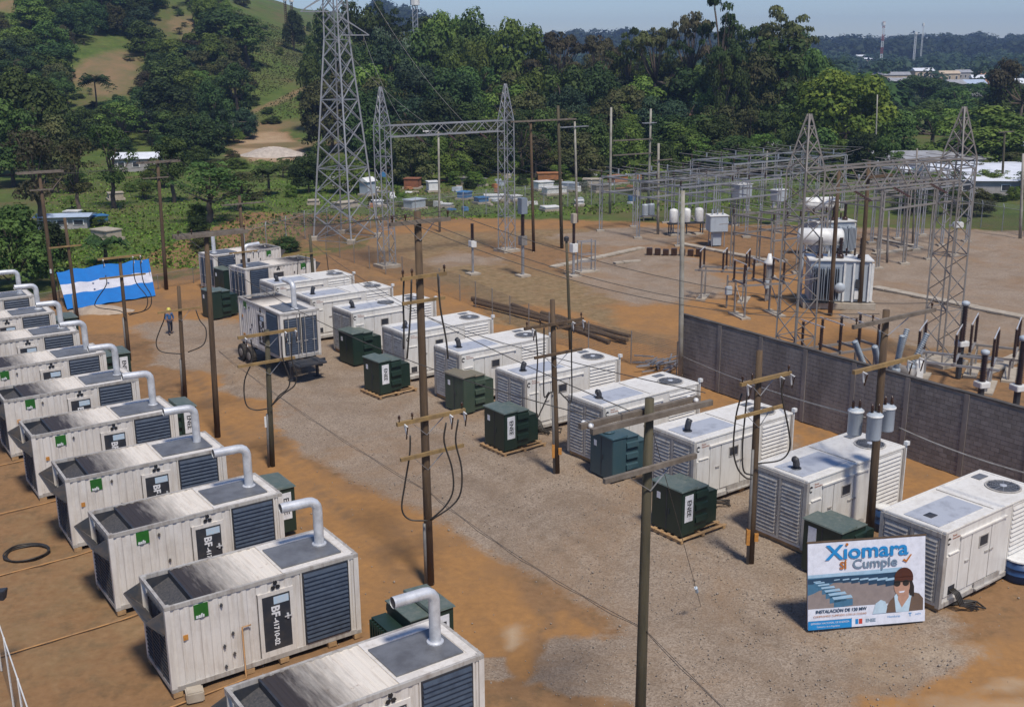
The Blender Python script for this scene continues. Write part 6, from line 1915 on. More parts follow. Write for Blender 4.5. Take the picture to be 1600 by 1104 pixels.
def bus_structure(S, nx, ny, dx, dy, h, label, mat, seed):
    r = thing('bus_structure', S, 0, label, 'steel structure')
    q = random.Random(seed)
    for j in range(ny):
        for i in range(nx):
            p = U_ * (dx * i) + W_ * (dy * j)
            for s in (-.17, .17): strut(r, 'column', p + U_ * s, p + U_ * s + Vector((0, 0, h)), .10, mat)
            n = int(h / .9)
            for k in range(n): strut(r, 'lacing', p + U_ * (-.17 if k % 2 else .17) + Vector((0, 0, k * .9)), p + U_ * (.17 if k % 2 else -.17) + Vector((0, 0, k * .9 + .9)), .04, mat)
            MB().box(-.4, .4, -.4, .4, -.1, .12).build('footing', MAT['conc'], r, p)
        for z in (h, h - 1.6): strut(r, 'beam', W_ * (dy * j) + Vector((0, 0, z)), W_ * (dy * j) + U_ * (dx * (nx - 1)) + Vector((0, 0, z)), .15, mat)
    for i in range(nx):
        strut(r, 'beam', U_ * (dx * i) + Vector((0, 0, h + .1)), U_ * (dx * i) + W_ * (dy * (ny - 1)) + Vector((0, 0, h + .1)), .13, mat)
        strut(r, 'beam', U_ * (dx * i) + Vector((0, 0, h - 1.4)), U_ * (dx * i) + W_ * (dy * (ny - 1)) + Vector((0, 0, h - 1.4)), .11, mat)
    for j in range(ny):
        for i in range(nx * 2 - 1):
            p = U_ * (dx * .5 * i) + W_ * (dy * j) + Vector((0, 0, h + .18))
            m = MB(); m.smooth = True; ribbed(m, p, .10, .55, 5, 8); m.build('post_insulator', MAT['brown' if q.random() < .6 else 'greyporc'], r)
    for k in range(nx * 2):
        a = U_ * (dx * .5 * k - .6) + W_ * -1.0 + Vector((0, 0, h + .75 + .1 * (k % 2))); b = a + W_ * (dy * (ny - 1) + 2.4)
        m = MB(); m.tube([a, a.lerp(b, .5) - Vector((0, 0, .12)), b], .03, 5); m.build('busbar', MAT['wirelight'], r)
    for k in range(3):
        a = W_ * (dy * (ny - 1) * k / 2 + .5) - U_ * 1.2 + Vector((0, 0, h - .7)); b = a + U_ * (dx * (nx - 1) + 2.6)
        m = MB(); m.tube([a, a.lerp(b, .5) - Vector((0, 0, .15)), b], .03, 5); m.build('busbar', MAT['wirelight'], r)
    return r
bus_structure(Vector((16.2, 104.0, 0)), 4, 3, 4.6, 6.0, 5.6, 'galvanised bus structure with brown insulators behind the white capacitor tanks', MAT['galv'], 1)
bus_structure(Vector((31.5, 92.0, 0)), 4, 2, 3.6, 5.5, 6.6, 'tarnished bus structure behind the power transformer', MAT['galvrust'], 2)
bus_structure(Vector((24.0, 118.0, 0)), 5, 2, 4.6, 6.5, 6.4, 'farthest galvanised bus structure under the trees', MAT['galv'], 3)

bus_structure(Vector((21.5, 88.5, 0)), 3, 2, 3.2, 4.5, 4.6, 'low bus structure with brown insulators left of the white drum', MAT['galvrust'], 4)
bus_structure(Vector((38.0, 101.0, 0)), 3, 2, 4.0, 5.0, 7.2, 'tall bus structure at the right end of the switchyard', MAT['galv'], 5)
q5 = random.Random(12)
for i in range(16):
    a = Vector((16 + q5.uniform(0, 4), 92 + q5.uniform(0, 22), 5.8 + q5.uniform(0, 1.6))); b = a + U_ * q5.uniform(9, 24) + W_ * q5.uniform(-6, 5) + Vector((0, 0, q5.uniform(-.4, 2.2)))
    wire(a, b, q5.uniform(.2, .9), .016, 'slack conductor strung among the steel bus structures', MAT['wirelight'] if i % 3 else MAT['wire'], 'conductors among the bus structures')
for i in range(6):
    a = g1.lerp(g2, .12 + .15 * i) + Vector((0, 0, 11.2)); b = Vector((24 + 2.6 * i, 95 + 2 * i, 6.4 + .3 * (i % 2)))
    wire(a, b, 1.1, .016, 'conductor running back from the right gantry beam', MAT['wirelight'], 'conductors from the right gantry')
gl1, gl2 = G(605, 416), G(792, 392)
for i in range(3):
    wire(gl1.lerp(gl2, .25 + .25 * i) + Vector((0, 0, 11.0)), TB + Vector(((-1) ** i * 2.5, .4, 20 + 2.6 * i)), 1.2, .014, 'line from the left gantry up to the big lattice tower', MAT['wirelight'], 'lines to the big lattice tower')
    wire(gl1.lerp(gl2, .25 + .25 * i) + Vector((0, 0, 11.0)), Vector((17 + 1.2 * i, 104 + 2 * i, 6.4)), 2.4, .014, 'long slack line from the left gantry to the bus structures', MAT['wire'], 'lines from the left gantry')
def boxunit(u, v, w, d, h, zb, ang, mat, label, leg=True, vents=2, name='recloser', cat='switchgear'):
    b = G(u, v)
    r = thing(name, b, ang, label, cat)
    MB().box(-w / 2, w / 2, -d / 2, d / 2, zb, zb + h).build('cabinet', mat, r, bevel=.04)
    MB().box(-w / 2 - .06, w / 2 + .06, -d / 2 - .06, d / 2 + .06, zb + h + .001, zb + h + .07).build('lid', MAT['cleanwhite'], r)
    if leg:
        for x in (-w * .35, w * .35):
            for y in (-d * .35, d * .35): strut(r, 'leg', (x, y, 0), (x, y, zb), .08, MAT['galv'])
    for k in range(vents):
        x = w / 2 + .01; y = -d * .25 + k * d * .5
        m = MB(); m.M = Matrix.Translation((x, y, zb + h * .55)) @ Matrix.Rotation(math.pi / 2, 4, 'Y'); m.lathe([(.18, 0), (.2, .08), (.1, .1)], (0, 0, 0), 12); m.build('vent', MAT['tankgrey'], r)
    for k in range(3):
        m = MB(); m.smooth = True; ribbed(m, (-w * .3 + k * w * .3, 0, zb + h + .07), .09, .5, 5, 8); m.build('bushing', MAT['greyporc'], r)
    return r
o = boxunit(1119, 384, 1.75, 1.5, 1.5, 1.45, RA - .5, MAT['tankgrey'], 'pale grey recloser cabinet on a pedestal in front of the bus structure')
MB().box(-.45, .35, -.4, .4, .1, 1.45).build('pedestal', MAT['tankgrey'], o)
boxunit(1157, 352, 1.9, 1.1, 1.4, 3.0, RA, MAT['tankgrey'], 'blue grey cabinet on tall legs behind the recloser')
boxunit(1214, 352, 1.5, 1.0, 1.2, 2.6, RA, MAT['tankgrey'], 'small blue grey cabinet left of the rear power transformer')
r_ = thing('capacitor_bank', G(1072, 366), RA - .35, 'row of three white cylindrical capacitor tanks on a black frame', 'capacitor')
for i in range(3): m = MB(); m.smooth = True; m.lathe([(.0, 1.25), (.42, 1.28), (.44, 1.32), (.44, 2.45), (.36, 2.62), (.08, 2.72)], (-1.45 + 1.4 * i, 0, 0), 18); m.build('tank', MAT['cleanwhite'], r_)
MB().box(-2.0, 1.9, -.4, .4, 1.1, 1.24).build('platform', MAT['dark'], r_)
for x in (-1.8, -.1, 1.7):
    for y in (-.3, .3): strut(r_, 'leg', (x, y, 0), (x, y, 1.1), .09, MAT['dark'])
for i in range(3): MB().box(-1.9 + 1.4 * i, -1.0 + 1.4 * i, -.5, .5, -.05, .1).build('footing', MAT['conc'], r_)

def power_transformer(loc, ang, L, Wd, H, label, body, fins, cons=True):
    r = thing('power_transformer', loc, ang, label, 'transformer')
    MB().box(0, L, 0, Wd, .5, H).build('tank', body, r, bevel=.04)
    MB().box(-.12, L + .12, -.12, Wd + .12, H + .001, H + .09).build('cover', MAT['cleanwhite'], r)
    MB().box(-.4, L + .4, -.4, Wd + .4, 0, .42).build('plinth', MAT['conc'], r)
    for k in range(4):
        for side in (0, 1):
            if cons == 2 and side == 0 and k > 1: continue
            pr = MB(); x0 = .1 + k * (L - .2) / 4
            y0 = -.95 if side == 0 else Wd + .15
            for f in range(6): x = x0 + f * (L - .2) / 4 / 6.6; pr.box(x, x + .055, y0, y0 + .8, .75, H - .45)
            pr.box(x0, x0 + (L - .2) / 4 * .86, y0 + .3, y0 + .5, H - .45, H - .33).box(x0 + .3, x0 + .45, y0 + .2, y0 + 1.1, H - .42, H - .34)
            pr.build('radiator', fins, r)
    for k in range(3):
        m = MB(); m.smooth = True; p = (.7 + k * (L - 1.4) / 2, Wd * .3, H + .09); m.lathe([(.26, 0), (.26, .2), (.2, .3)], p, 12); ribbed(m, (p[0], p[1], H + .35), .17, 1.25, 11, 10); m.build('bushing', MAT['brown'], r)
    for k in range(3):
        m = MB(); m.smooth = True; p = (L * .5 + k * .6, Wd * .8, H + .09); ribbed(m, p, .10, .55, 5, 8); m.build('bushing', MAT['brown'], r)
    MB().box(L + .002, L + .25, Wd * .2, Wd * .7, 1.0, 2.0).build('control_cabinet', MAT['dark'], r)
    for y in (.15, Wd - .3): MB().box(L + .01, L + .2, y, y + .16, .5, H - .2).build('stiffener', MAT['cleanwhite'], r)
    if cons:
        m = MB(); m.smooth = True; m.M = Matrix.Translation((-.9, Wd * .55, H + 1.55)) @ Matrix.Rotation(math.pi / 2, 4, 'Y'); m.lathe([(.0, 0), (.45, .05), (.62, .2), (.62, 3.1), (.45, 3.25), (0, 3.3)], (0, 0, 0), 18); m.build('conservator', MAT['cleanwhite'], r)
        for x in (-.4, 1.6): strut(r, 'bracket', (x, Wd * .55, .4 if x < 0 else H + .1), (x, Wd * .55, H + 1.0), .13, MAT['tankgrey'])
    m = MB(); m.smooth = True; m.tube([(1.4, Wd * .5, H + .1), (1.4, Wd * .5, H + .7), (.8, Wd * .5, H + .95)], .08, 8); m.build('pipe', MAT['cleanwhite'], r)
    return r
a_ = rad(34); 
PTm = power_transformer(Vector((21.6, 77.3, 0)), rad(-8), 4.3, 2.3, 3.45, 'large grey power transformer with finned radiators and a white conservator drum', MAT['tankgrey'], MAT['tankdark'], 2)
for x in (2.35, 3.0, 4.1): MB().box(x, x + .13, -.14, -.002, .5, 3.3).build('stiffener', MAT['cleanwhite'], PTm)
MB().box(3.25, 3.75, -.16, -.002, 1.5, 2.15).build('control_box', MAT['dark'], PTm); MB().box(3.2, 3.8, -.10, -.002, .7, 1.3).build('valve_cover', MAT['cleanwhite'], PTm)
m = MB(); m.smooth = True; m.M = Matrix.Translation((2.0, -.98, 1.7)) @ Matrix.Rotation(math.pi / 2, 4, 'X'); m.lathe([(.38, 0), (.38, .12), (.1, .16)], (0, 0, 0), 16); m.build('cooling_fan', MAT['tankgrey'], PTm)
power_transformer(Vector((27.5, 97.0, 0)), rad(10), 3.6, 2.0, 3.2, 'blue grey power transformer behind the one with the white drum', MAT['tankgrey'], MAT['tankgrey'], True)

def switch_frame(base, ang, nx, dx, h, ih, label, mat=MAT['galvrust'], rows=2, dy=1.6, w_=.13):
    r = thing('disconnect_switch', base, ang, label, 'switch', 'disconnect switches on frames')
    L = dx * (nx - 1)
    for x in (0.15, L - .15):
        for y in (0, dy): strut(r, 'leg', (x, y, 0), (x, y, h), .11, mat); 
        strut(r, 'brace', (x, 0, .4), (x, dy, h - .2), .05, mat)
        MB().box(x - .35, x + .35, -.3, dy + .3, -.08, .1).build('footing', MAT['conc'], r)
    for y in (0, dy): strut(r, 'rail', (-.4, y, h + .05), (L + .4, y, h + .05), .12, mat)
    for i in range(nx):
        strut(r, 'rail', (dx * i, -.2, h + .16), (dx * i, dy + .2, h + .16), .12, mat)
        for y in (0, dy):
            m = MB(); m.smooth = True; ribbed(m, (dx * i, y, h + .23), w_ * .78, ih, None, 10); m.build('insulator_column', MAT['brown'], r)
        strut(r, 'blade', (dx * i, -.25, h + .28 + ih), (dx * i, dy + .25, h + .30 + ih), .05, MAT['alu'])
    return r
switch_frame(G(1092, 468), RA - .95, 3, 1.7, 2.2, 1.25, 'disconnect switch with six brown columns nearest the wall end')
switch_frame(G(1160, 498), RA - .35, 3, 1.5, 2.3, 1.3, 'disconnect switch with a small blue meter left of the right gantry tower')
switch_frame(Vector((17.2, 58.5, 0)), RA - .2, 4, 1.35, 1.5, 1.45, 'low disconnect switch just behind the wall beside the right gantry')
switch_frame(Vector((22.5, 58.0, 0)), RA - 1.1, 3, 1.9, 1.3, 1.55, 'disconnect switch right of the inclined grey breaker', MAT['galv'], dy=2.2)
switch_frame(Vector((26.0, 59.5, 0)), RA - 1.1, 2, 2.3, 1.2, 1.6, 'disconnect switch beside the foot of the right gantry tower', MAT['galvrust'], dy=2.6)
for u, v in ((1135, 480), (1196, 470)):
    b = G(u, v); r_ = thing('meter_box', b, .4, 'small blue grey meter box on a post, %s one' % ('left' if u < 1150 else 'right'), 'meter box')
    MB().tube([(0, 0, 0), (0, 0, 2.4)], .07, 8).build('post', MAT['galvrust'], r_); MB().box(-.28, .22, -.35, -.08, 1.0, 1.6).build('box', MAT['tankgrey'], r_, bevel=.03)
# white topped stand between the switch and the gantry
b = G(1199, 468); r_ = thing('voltage_transformer', b, 0, 'white domed voltage transformer on a grey stand left of the right gantry', 'transformer')
MB().tube([(0, 0, 0), (0, 0, 2.6)], .22, 10).build('stand', MAT['galv'], r_); m = MB(); m.smooth = True; m.lathe([(.1, 2.6), (.42, 2.7), (.40, 2.9), (.2, 3.1), (.12, 3.5)], (0, 0, 0), 14); m.build('dome', MAT['cleanwhite'], r_)
# dead tank breaker with V set bushings
bk = thing('circuit_breaker', Vector((18.3, 52.6, 0)), RA, 'grey circuit breaker behind the wall with long porcelain bushings set in a V', 'breaker')
MB().box(-.3, 3.3, -.3, .9, 1.3, 1.45).build('frame', MAT['galvrust'], bk)
for x in (0, 3.0):
    for y in (0, .6): strut(bk, 'leg', (x, y, 0), (x, y, 1.3), .1, MAT['galvrust'])
for i in range(3):
    m = MB(); m.smooth = True; m.M = Matrix.Translation((.3 + i * 1.15, -.45, 1.85)) @ Matrix.Rotation(-math.pi / 2, 4, 'X'); m.lathe([(0, 0), (.3, .03), (.34, .2), (.34, 1.2), (.3, 1.4), (0, 1.43)], (0, 0, 0), 14); m.build('breaker_tank', MAT['galvrust'], bk)
    for s in (-1, 1):
        a = Vector((.3 + i * 1.15, .25 + s * .42, 2.0)); d = Vector(((i - 1) * .52, s * .10, 1)).normalized()
        m = MB(); m.smooth = True; m.M = Matrix.Translation(a) @ d.to_track_quat('Z', 'Y').to_matrix().to_4x4(); m.lathe([(.22, 0), (.22, .3), (.16, .36)], (0, 0, 0), 12); ribbed(m, (0, 0, .36), .17, 1.75, 16, 12); m.build('bushing', MAT['greyporc'], bk)
MB().box(3.5, 4.1, 0, .6, 1.2, 2.2).build('control_cabinet', MAT['cleanwhite'], bk, bevel=.03)
# instrument transformers near the right edge
for u, vb, vt, lab in ((1529, 616, 546, 'brown instrument transformer column just above the wall top'), (1583, 640, 524, 'brown instrument transformer column nearest the right edge'), (1497, 560, 470, 'thin brown column beside the pale slab behind the wall')):
    b = G(u, vb + 30); H = HT(b, vt)
    r_ = thing('instrument_transformer', b, .3, lab, 'transformer', 'brown instrument transformers')
    h0 = H * .42
    MB().tube([(0, 0, 0), (0, 0, h0)], .16, 8).build('stand', MAT['dark'], r_)
    MB().box(-.3, .3, -.3, .3, h0, h0 + .3).build('base_tank', MAT['cleanwhite'], r_, bevel=.03)
    m = MB(); m.smooth = True; ribbed(m, (0, 0, h0 + .3), .18, H - h0 - .55, None, 12); m.build('porcelain_column', MAT['brown'], r_)
    m = MB(); m.smooth = True; m.lathe([(.15, 0), (.22, .03), (.22, .2), (.1, .26)], (0, 0, H - .26), 12); m.build('head', MAT['tankgrey'], r_)
# floodlight on the right gantry
b = at(1492, 352, g2.y); r_ = thing('floodlight', b, 0, 'white floodlight fixed to the right gantry tower', 'lamp')
MB().box(-.1, .45, -.2, .2, -.15, .2).build('housing', MAT['cleanwhite'], r_, bevel=.05); MB().box(-.35, -.101, -.05, .05, -.05, .05).build('bracket', MAT['galv'], r_)
# concrete trench covers
def trench(u0, v0, u1, v1, wd, label, n=None, name='trench_cover'):
    a, b = G(u0, v0), G(u1, v1); d = (b - a).normalized(); L = (b - a).length
    r = thing(name, a, math.atan2(d.y, d.x), label, 'trench', 'concrete cable trenches')
    n = n or max(2, int(L / 1.2)); me = MB().box(0, L / n - .04, -wd / 2, wd / 2, 0, .14).mesh('slab', MAT['conc'])
    for i in range(n): inst('slab', me, r, (i * L / n, random.uniform(-.03, .03), random.uniform(-.02, .015)), (0, 0, random.uniform(-.015, .015)))
    return r
trench(862, 418, 1004, 388, .7, 'pale concrete trench left of the dark insulator stack')
trench(1062, 381, 1200, 408, .8, 'pale concrete trench running right in front of the recloser')
trench(1366, 449, 1600, 497, .9, 'long pale trench with a dark edge right of the power transformer')
trench(1365, 398, 1440, 387, .6, 'short pale trench right of the transformers, far side')
trench(1366, 372, 1436, 387, .6, 'pale trench meeting the short one at a corner')
trench(1536, 582, 1620, 548, 1.0, 'pale concrete slab path at the right edge behind the wall')
trench(960, 412, 1000, 408, .5, 'broken pale slabs beside the long left trench', 3)
# dark porcelain pieces lying in a row
b = G(1010, 398); k = thing('insulator_stack', b, -.15, 'row of dark insulator crates lying behind the trench end', 'insulators')
for i in range(7):
    MB().box(i * .75, i * .75 + .55, -.25 + .05 * (i % 2), .3, 0, .65 - .05 * (i % 3)).build('crate', MAT['brown'], k, bevel=.04)
m = MB()
# stored poles lying on the ground
for i, (a, b) in enumerate((((738, 466), (905, 508)), ((742, 472), (980, 531)), ((800, 476), (952, 534)), ((846, 489), (984, 525)), ((870, 494), (978, 532)))):
    A, B = G(*a, .16 + .12 * (i % 2)), G(*b, .16 + .12 * (i % 2))
    o = MB().tube([(0, 0, 0), B - A], [.17, .13], 10).build('stored_pole', MAT['pole'], None, A)
    tag(o, 'dark wooden pole lying on the ground between the fence and the substation', 'pole', 'poles stored on the ground')
# pile of steel angles beside the wall
r_ = thing('steel_pile', G(1040, 575), 0, 'pile of silvery steel angles left of the concrete wall end', 'steel')
qr = random.Random(8)
for i in range(26):
    a = Vector((qr.uniform(-1.2, .6), qr.uniform(-.8, 1.2), .05 + .05 * (i // 3))); d = U_ * qr.uniform(.8, 1.4) * (1 if i % 3 else -1) + W_ * qr.uniform(-.9, 1.2)
    strut(r_, 'steel_angle', a, a + d + Vector((0, 0, qr.uniform(0, .08))), .07, MAT['galv'])

# drums, hose ring, stones, footings
def drum(u, v, label, r=.3, h=.9, base=True):
    b = G(u, v); d = thing('drum', b, 0, label, 'drum')
    m = MB(); m.smooth = True; m.lathe([(r, 0), (r, h * .32), (r * 1.04, h * .34), (r, h * .36), (r, h * .64), (r * 1.04, h * .66), (r, h * .68), (r, h), (r * .95, h)], (0, 0, 0), 20); m.build('body', MAT['blue'], d)
    m = MB(); m.lathe([(r * .93, h), (r * 1.05, h + .01), (r * 1.05, h + .06), (r * .5, h + .1)], (0, 0, 0), 20); m.build('lid', MAT['cleanwhite'], d)
drum(1376, 826, 'blue drum beside the pole that carries the two grey cans')
drum(1592, 900, 'wide blue tub with a white rim at the right edge', .62, .75)
m = MB(); m.smooth = True
for k in range(3):
    P = [Vector((math.cos(t) * (.72 + .04 * k + .04 * math.sin(3 * t + k)), math.sin(t) * (.70 + .03 * k), .03 + .035 * k + .02 * math.sin(2 * t + k))) for t in [i * 6.2832 / 28 for i in range(29)]]
    m.tube(P, .028, 5)
o = m.build('hose_ring', MAT['cable'], None, G(42, 865)); tag(o, 'dark hose coiled in a ring on the dirt at the lower left', 'hose')
o = MB().box(-.25, .25, -.22, .22, 0, .34).build('concrete_block', MAT['conc'], None, G(305, 1092), .04, .4); tag(o, 'pale concrete block below the left corner of the whole container', 'block')
# post at the corner of the nearest container
o = CLIST[0]; b = o.location - U_ * .12 - W_ * .05
r_ = thing('standpipe', b, 0, 'grey standpipe at the left corner of the nearest container', 'pipe')
MB().tube([(0, 0, 0), (0, 0, 3.35)], .06, 8).build('pipe', MAT['galv'], r_); MB().lathe([(.09, 3.28), (.10, 3.34), (.03, 3.42)], (0, 0, 0), 10).build('cap', MAT['cleanwhite'], r_)
# loose stones
r = np.random.default_rng(9); n = 9000
V = []; F = []
Oc = np.array([(1, 0, 0), (-1, 0, 0), (0, 1, 0), (0, -1, 0), (0, 0, 1), (0, 0, -1)]); OF = np.array([(0, 2, 4), (2, 1, 4), (1, 3, 4), (3, 0, 4), (2, 0, 5), (1, 2, 5), (3, 1, 5), (0, 3, 5)])
u = r.uniform(330, 1600, n); v = r.uniform(560, 1120, n)
for i in range(n):
    p = G(u[i], v[i])
    gi, gj = min(np.searchsorted(YS, p.y), len(YS) - 1), min(np.searchsorted(XS, p.x), len(XS) - 1)
    if gravel[gi, gj] < .5 and r.uniform() < .93: continue
    s = r.uniform(.012, .04) * (1.6 if r.uniform() < .06 else 1)
    V.append(Oc * s * r.uniform(.6, 1.2, (6, 3)) + np.array([p.x, p.y, .01 - .02])); F.append(OF + 6 * (len(V) - 1))
st = fastmesh('loose_stones', np.concatenate(V), np.concatenate(F), simple('stone', (.33, .28, .23), (.20, .16, .125), 30, .95), k=3)
o = bpy.data.objects.new('loose_stones', st); COL.objects.link(o); tag(o, kind='stuff')

# ================================================================== cemetery, sheds and houses beyond the fence
def tomb(u, v, w, d, h, mat, label, roof=None, name='tomb', cat='tomb', grp='small tombs in the rough grass', ang=None):
    b = G(u, v); r = thing(name, b, ang if ang is not None else random.uniform(-.7, .9), label, cat, grp)
    MB().box(-w / 2 - .2, w / 2 + .2, -d / 2 - .2, d / 2 + .2, 0, .25).build('plinth', MAT['conc'], r)
    MB().box(-w / 2, w / 2, -d / 2, d / 2, .25, h).build('vault', mat, r, bevel=.03)
    if roof == 'gable':
        MB()._add([(-w / 2 - .2, -d / 2 - .2, h), (w / 2 + .2, -d / 2 - .2, h), (w / 2 + .2, d / 2 + .2, h), (-w / 2 - .2, d / 2 + .2, h), (0, -d / 2 - .2, h + w * .35), (0, d / 2 + .2, h + w * .35)], [(0, 1, 4), (2, 3, 5), (0, 4, 5, 3), (1, 2, 5, 4), (3, 2, 1, 0)]).build('roof', MAT['cleanwhite'], r)
    else:
        MB().box(-w / 2 - .1, w / 2 + .1, -d / 2 - .1, d / 2 + .1, h + .001, h + .1).build('slab', mat, r)
    return r
MAT['brick'] = simple('old_brick', (.26, .10, .05), (.17, .07, .04), 2, .9)
MAT['tarp'] = simple('blue_tarp', (.03, .13, .30), (.05, .18, .36), 2, .6)
MAT['orangeclay'] = simple('orange_clay_wall', (.36, .15, .06), (.25, .11, .05), 2, .9)
tl = [(645, 292, 2.4, 1.8, 1.9, 'brick', 'small brick tomb with a dark opening'), (676, 300, 1.7, 1.6, 1.9, 'cleanwhite', 'white square tomb beside the light pole'),
      (648, 322, 2.4, 1.6, 1.6, 'tankgrey', 'pale blue vault in the grass between the gantry towers'), (726, 312, 2.0, 1.5, 1.3, 'tarp', 'tomb covered with a bright blue tarp'),
      (752, 314, 1.9, 1.4, 1.0, 'tarp', 'low blue covered tomb'), (772, 308, 2.6, 1.6, .9, 'cleanwhite', 'low white tomb right of the blue ones'), (698, 326, 1.2, .9, .6, 'cleanwhite', 'small white slab tomb in front'),
      (536, 296, 2.6, 2.2, 2.0, 'cleanwhite', 'white gabled tomb inside the big tower legs'), (575, 300, 1.8, 1.6, 2.6, 'tankgrey', 'tall pale tomb behind the big tower leg'),
      (590, 322, 1.4, 1.2, 1.0, 'cleanwhite', 'bright white tomb left of the gantry tower'), (586, 300, .9, .9, .8, 'cleanwhite', 'small white tomb above the bright one'),
      (490, 316, 1.6, 1.2, .7, 'conc', 'low concrete tomb left of the big tower'), (735, 292, 5.5, 1.6, 1.4, 'galvrust', 'long dark shed behind the blue tombs'),
      (540, 322, 3.5, 1.5, .9, 'conc', 'long low tomb between the tower legs'), (848, 296, 3.2, 1.8, 1.6, 'cleanwhite', 'white tomb left of the olive pole'),
      (866, 304, 3.4, 1.6, 1.3, 'cleanwhite', 'long white tomb between the olive and the light pole'), (892, 298, 2.8, 1.6, 1.5, 'tankgrey', 'pale tomb behind the light pole'),
      (858, 284, 4.8, 1.6, 1.7, 'orangeclay', 'orange walled tomb behind the white ones'), (925, 292, 3.2, 1.6, 1.6, 'conc', 'grey tomb right of the light pole'),
      (965, 290, 2.6, 1.6, 1.6, 'orangeclay', 'orange tomb beside the H frame'), (938, 300, 2.2, 1.5, 1.2, 'galvrust', 'dark low tomb beside the grey one'),
      (860, 328, 2.4, 1.4, .5, 'cleanwhite', 'flat white slab in the grass behind the substation fence'), (905, 318, 1.0, 1.0, .9, 'cleanwhite', 'small white tomb at the light pole foot'),
      (805, 310, 1.6, 1.2, .9, 'cleanwhite', 'small white tomb right of the left gantry'), (1420, 265, 2.6, 1.6, 1.4, 'orangeclay', 'orange block behind the right gantry beam'),
      (615, 275, .9, .8, .7, 'cleanwhite', 'tiny white tomb under the trees'), (670, 276, .8, .8, .7, 'cleanwhite', 'tiny pale tomb under the trees')]
for u, v, w, d, h, mt, lab in tl: tomb(u, v + random.uniform(-3, 5), w * random.uniform(.7, 1), d, max(.45, h * .72), MAT[mt], lab, 'gable' if 'gabled' in lab or 'tall pale' in lab else None)
q6 = random.Random(77)
for i in range(60):
    u, v = q6.uniform(560, 1000), q6.uniform(264, 330)
    b = G(u, v)
    if b.y < 130 + .2 * b.x: continue
    mt = q6.choice(['cleanwhite', 'cleanwhite', 'conc', 'conc', 'orangeclay', 'tarp', 'tankgrey'])
    w_, d_, h_ = q6.uniform(.4, 1.5), q6.uniform(.4, 1.1), q6.uniform(.15, .8)
    m = MB(); m._add([(-w_ / 2, -d_ / 2, 0), (w_ / 2, -d_ / 2, 0), (w_ / 2, d_ / 2, 0), (-w_ / 2, d_ / 2, 0), (-w_ * .4, -d_ * .45, h_), (w_ * .5, -d_ * .4, h_ * .8), (w_ * .45, d_ * .5, h_), (-w_ * .5, d_ * .35, h_ * .9)],
                      [(3, 2, 1, 0), (4, 5, 6, 7), (0, 1, 5, 4), (1, 2, 6, 5), (2, 3, 7, 6), (3, 0, 4, 7)])
    o = m.build('grave_stone', MAT[mt], None, b, bevel=.03, rz=q6.uniform(0, 3)); nm_ = dict(cleanwhite='white', conc='pale stone', orangeclay='orange', tarp='blue', tankgrey='grey')[mt]
    tag(o, '%s grave marker %s' % (nm_, near_mark(u)), 'grave marker', 'small grave markers')
MAT['roofwhite'] = simple('white_metal_roof', (.70, .72, .76), (.58, .6, .64), .6, .5)
MAT['roofgrey'] = simple('grey_metal_roof', (.33, .335, .35), (.24, .24, .25), .6, .6)
MAT['roofblue'] = simple('pale_blue_roof', (.42, .5, .62), (.34, .4, .5), .8, .5)
MAT['rooforange'] = simple('terracotta_roof', (.40, .22, .13), (.3, .16, .1), .8, .8)
MAT['wallcream'] = simple('cream_wall', (.52, .42, .30), (.42, .33, .24), .8, .8)
MAT['wallgrey'] = simple('grey_wall', (.36, .34, .33), (.27, .25, .24), .8, .8)
MAT['terracotta'] = simple('orange_wall', (.5, .26, .14), (.4, .2, .1), .8, .8)
def house(x, y, w, d, h, rh, ang, wall_m, roof_m, label, grp=None, wins=3, ov=.4):
    z = TZ(x, y); r = thing('house', (x, y, z - .3), ang, label, 'building', grp)
    MB().box(-w / 2, w / 2, -d / 2, d / 2, 0, h).build('wall', wall_m, r)
    MB()._add([(-w / 2 - ov, -d / 2 - ov, h), (w / 2 + ov, -d / 2 - ov, h), (w / 2 + ov, d / 2 + ov, h), (-w / 2 - ov, d / 2 + ov, h), (-w / 2 - ov, 0, h + rh), (w / 2 + ov, 0, h + rh)],
              [(0, 1, 5, 4), (2, 3, 4, 5), (0, 4, 3), (1, 2, 5), (3, 2, 1, 0)]).build('roof', roof_m, r)
    for i in range(wins):
        x_ = -w / 2 + w * (i + .5) / wins
        f = MB().box(x_ - .6, x_ + .6, -d / 2 - .06, -d / 2 - .002, h * .45, h * .8).build('window', MAT['cleanwhite'], r)
        MB().box(x_ - .48, x_ + .48, -d / 2 - .075, -d / 2 - .061, h * .48, h * .77).build('pane', MAT['dark'], f)
    return r
def house_px(u, vroof, Y, wpx, h, rh, d, ang, wm, rm, label, grp=None, wins=3):
    x = at(u, vroof, Y).x; w_ = wpx * Y / 1700
    return house(x, Y, w_, d, h, rh, ang, MAT[wm], MAT[rm], label, grp, wins)
b = G(212, 268); house(b.x, b.y + 2, 7.0, 4.5, 2.4, .9, .1, MAT['wallgrey'], MAT['roofwhite'], 'small house with a bright white roof among the trees on the left')
b = G(98, 357); house(b.x, b.y + 1, 5.2, 2.6, 1.6, .25, .1, MAT['wallgrey'], MAT['roofblue'], 'low shed with a pale blue roof in the grass at the left')
b = G(150, 352); tomb(150, 350, 2.2, 1.6, .9, MAT['tarp'], 'bright blue covered tomb right of the pale blue shed')
tomb(167, 374, 2.6, 1.8, 1.0, MAT['conc'], 'grey tomb behind the banana clump by the flag'); tomb(181, 312, 1.8, 1.4, .9, MAT['conc'], 'small grey tomb in the grass at the left'); tomb(115, 345, 1.6, 1.3, 1.1, MAT['cleanwhite'], 'small white tomb behind the pale blue shed')
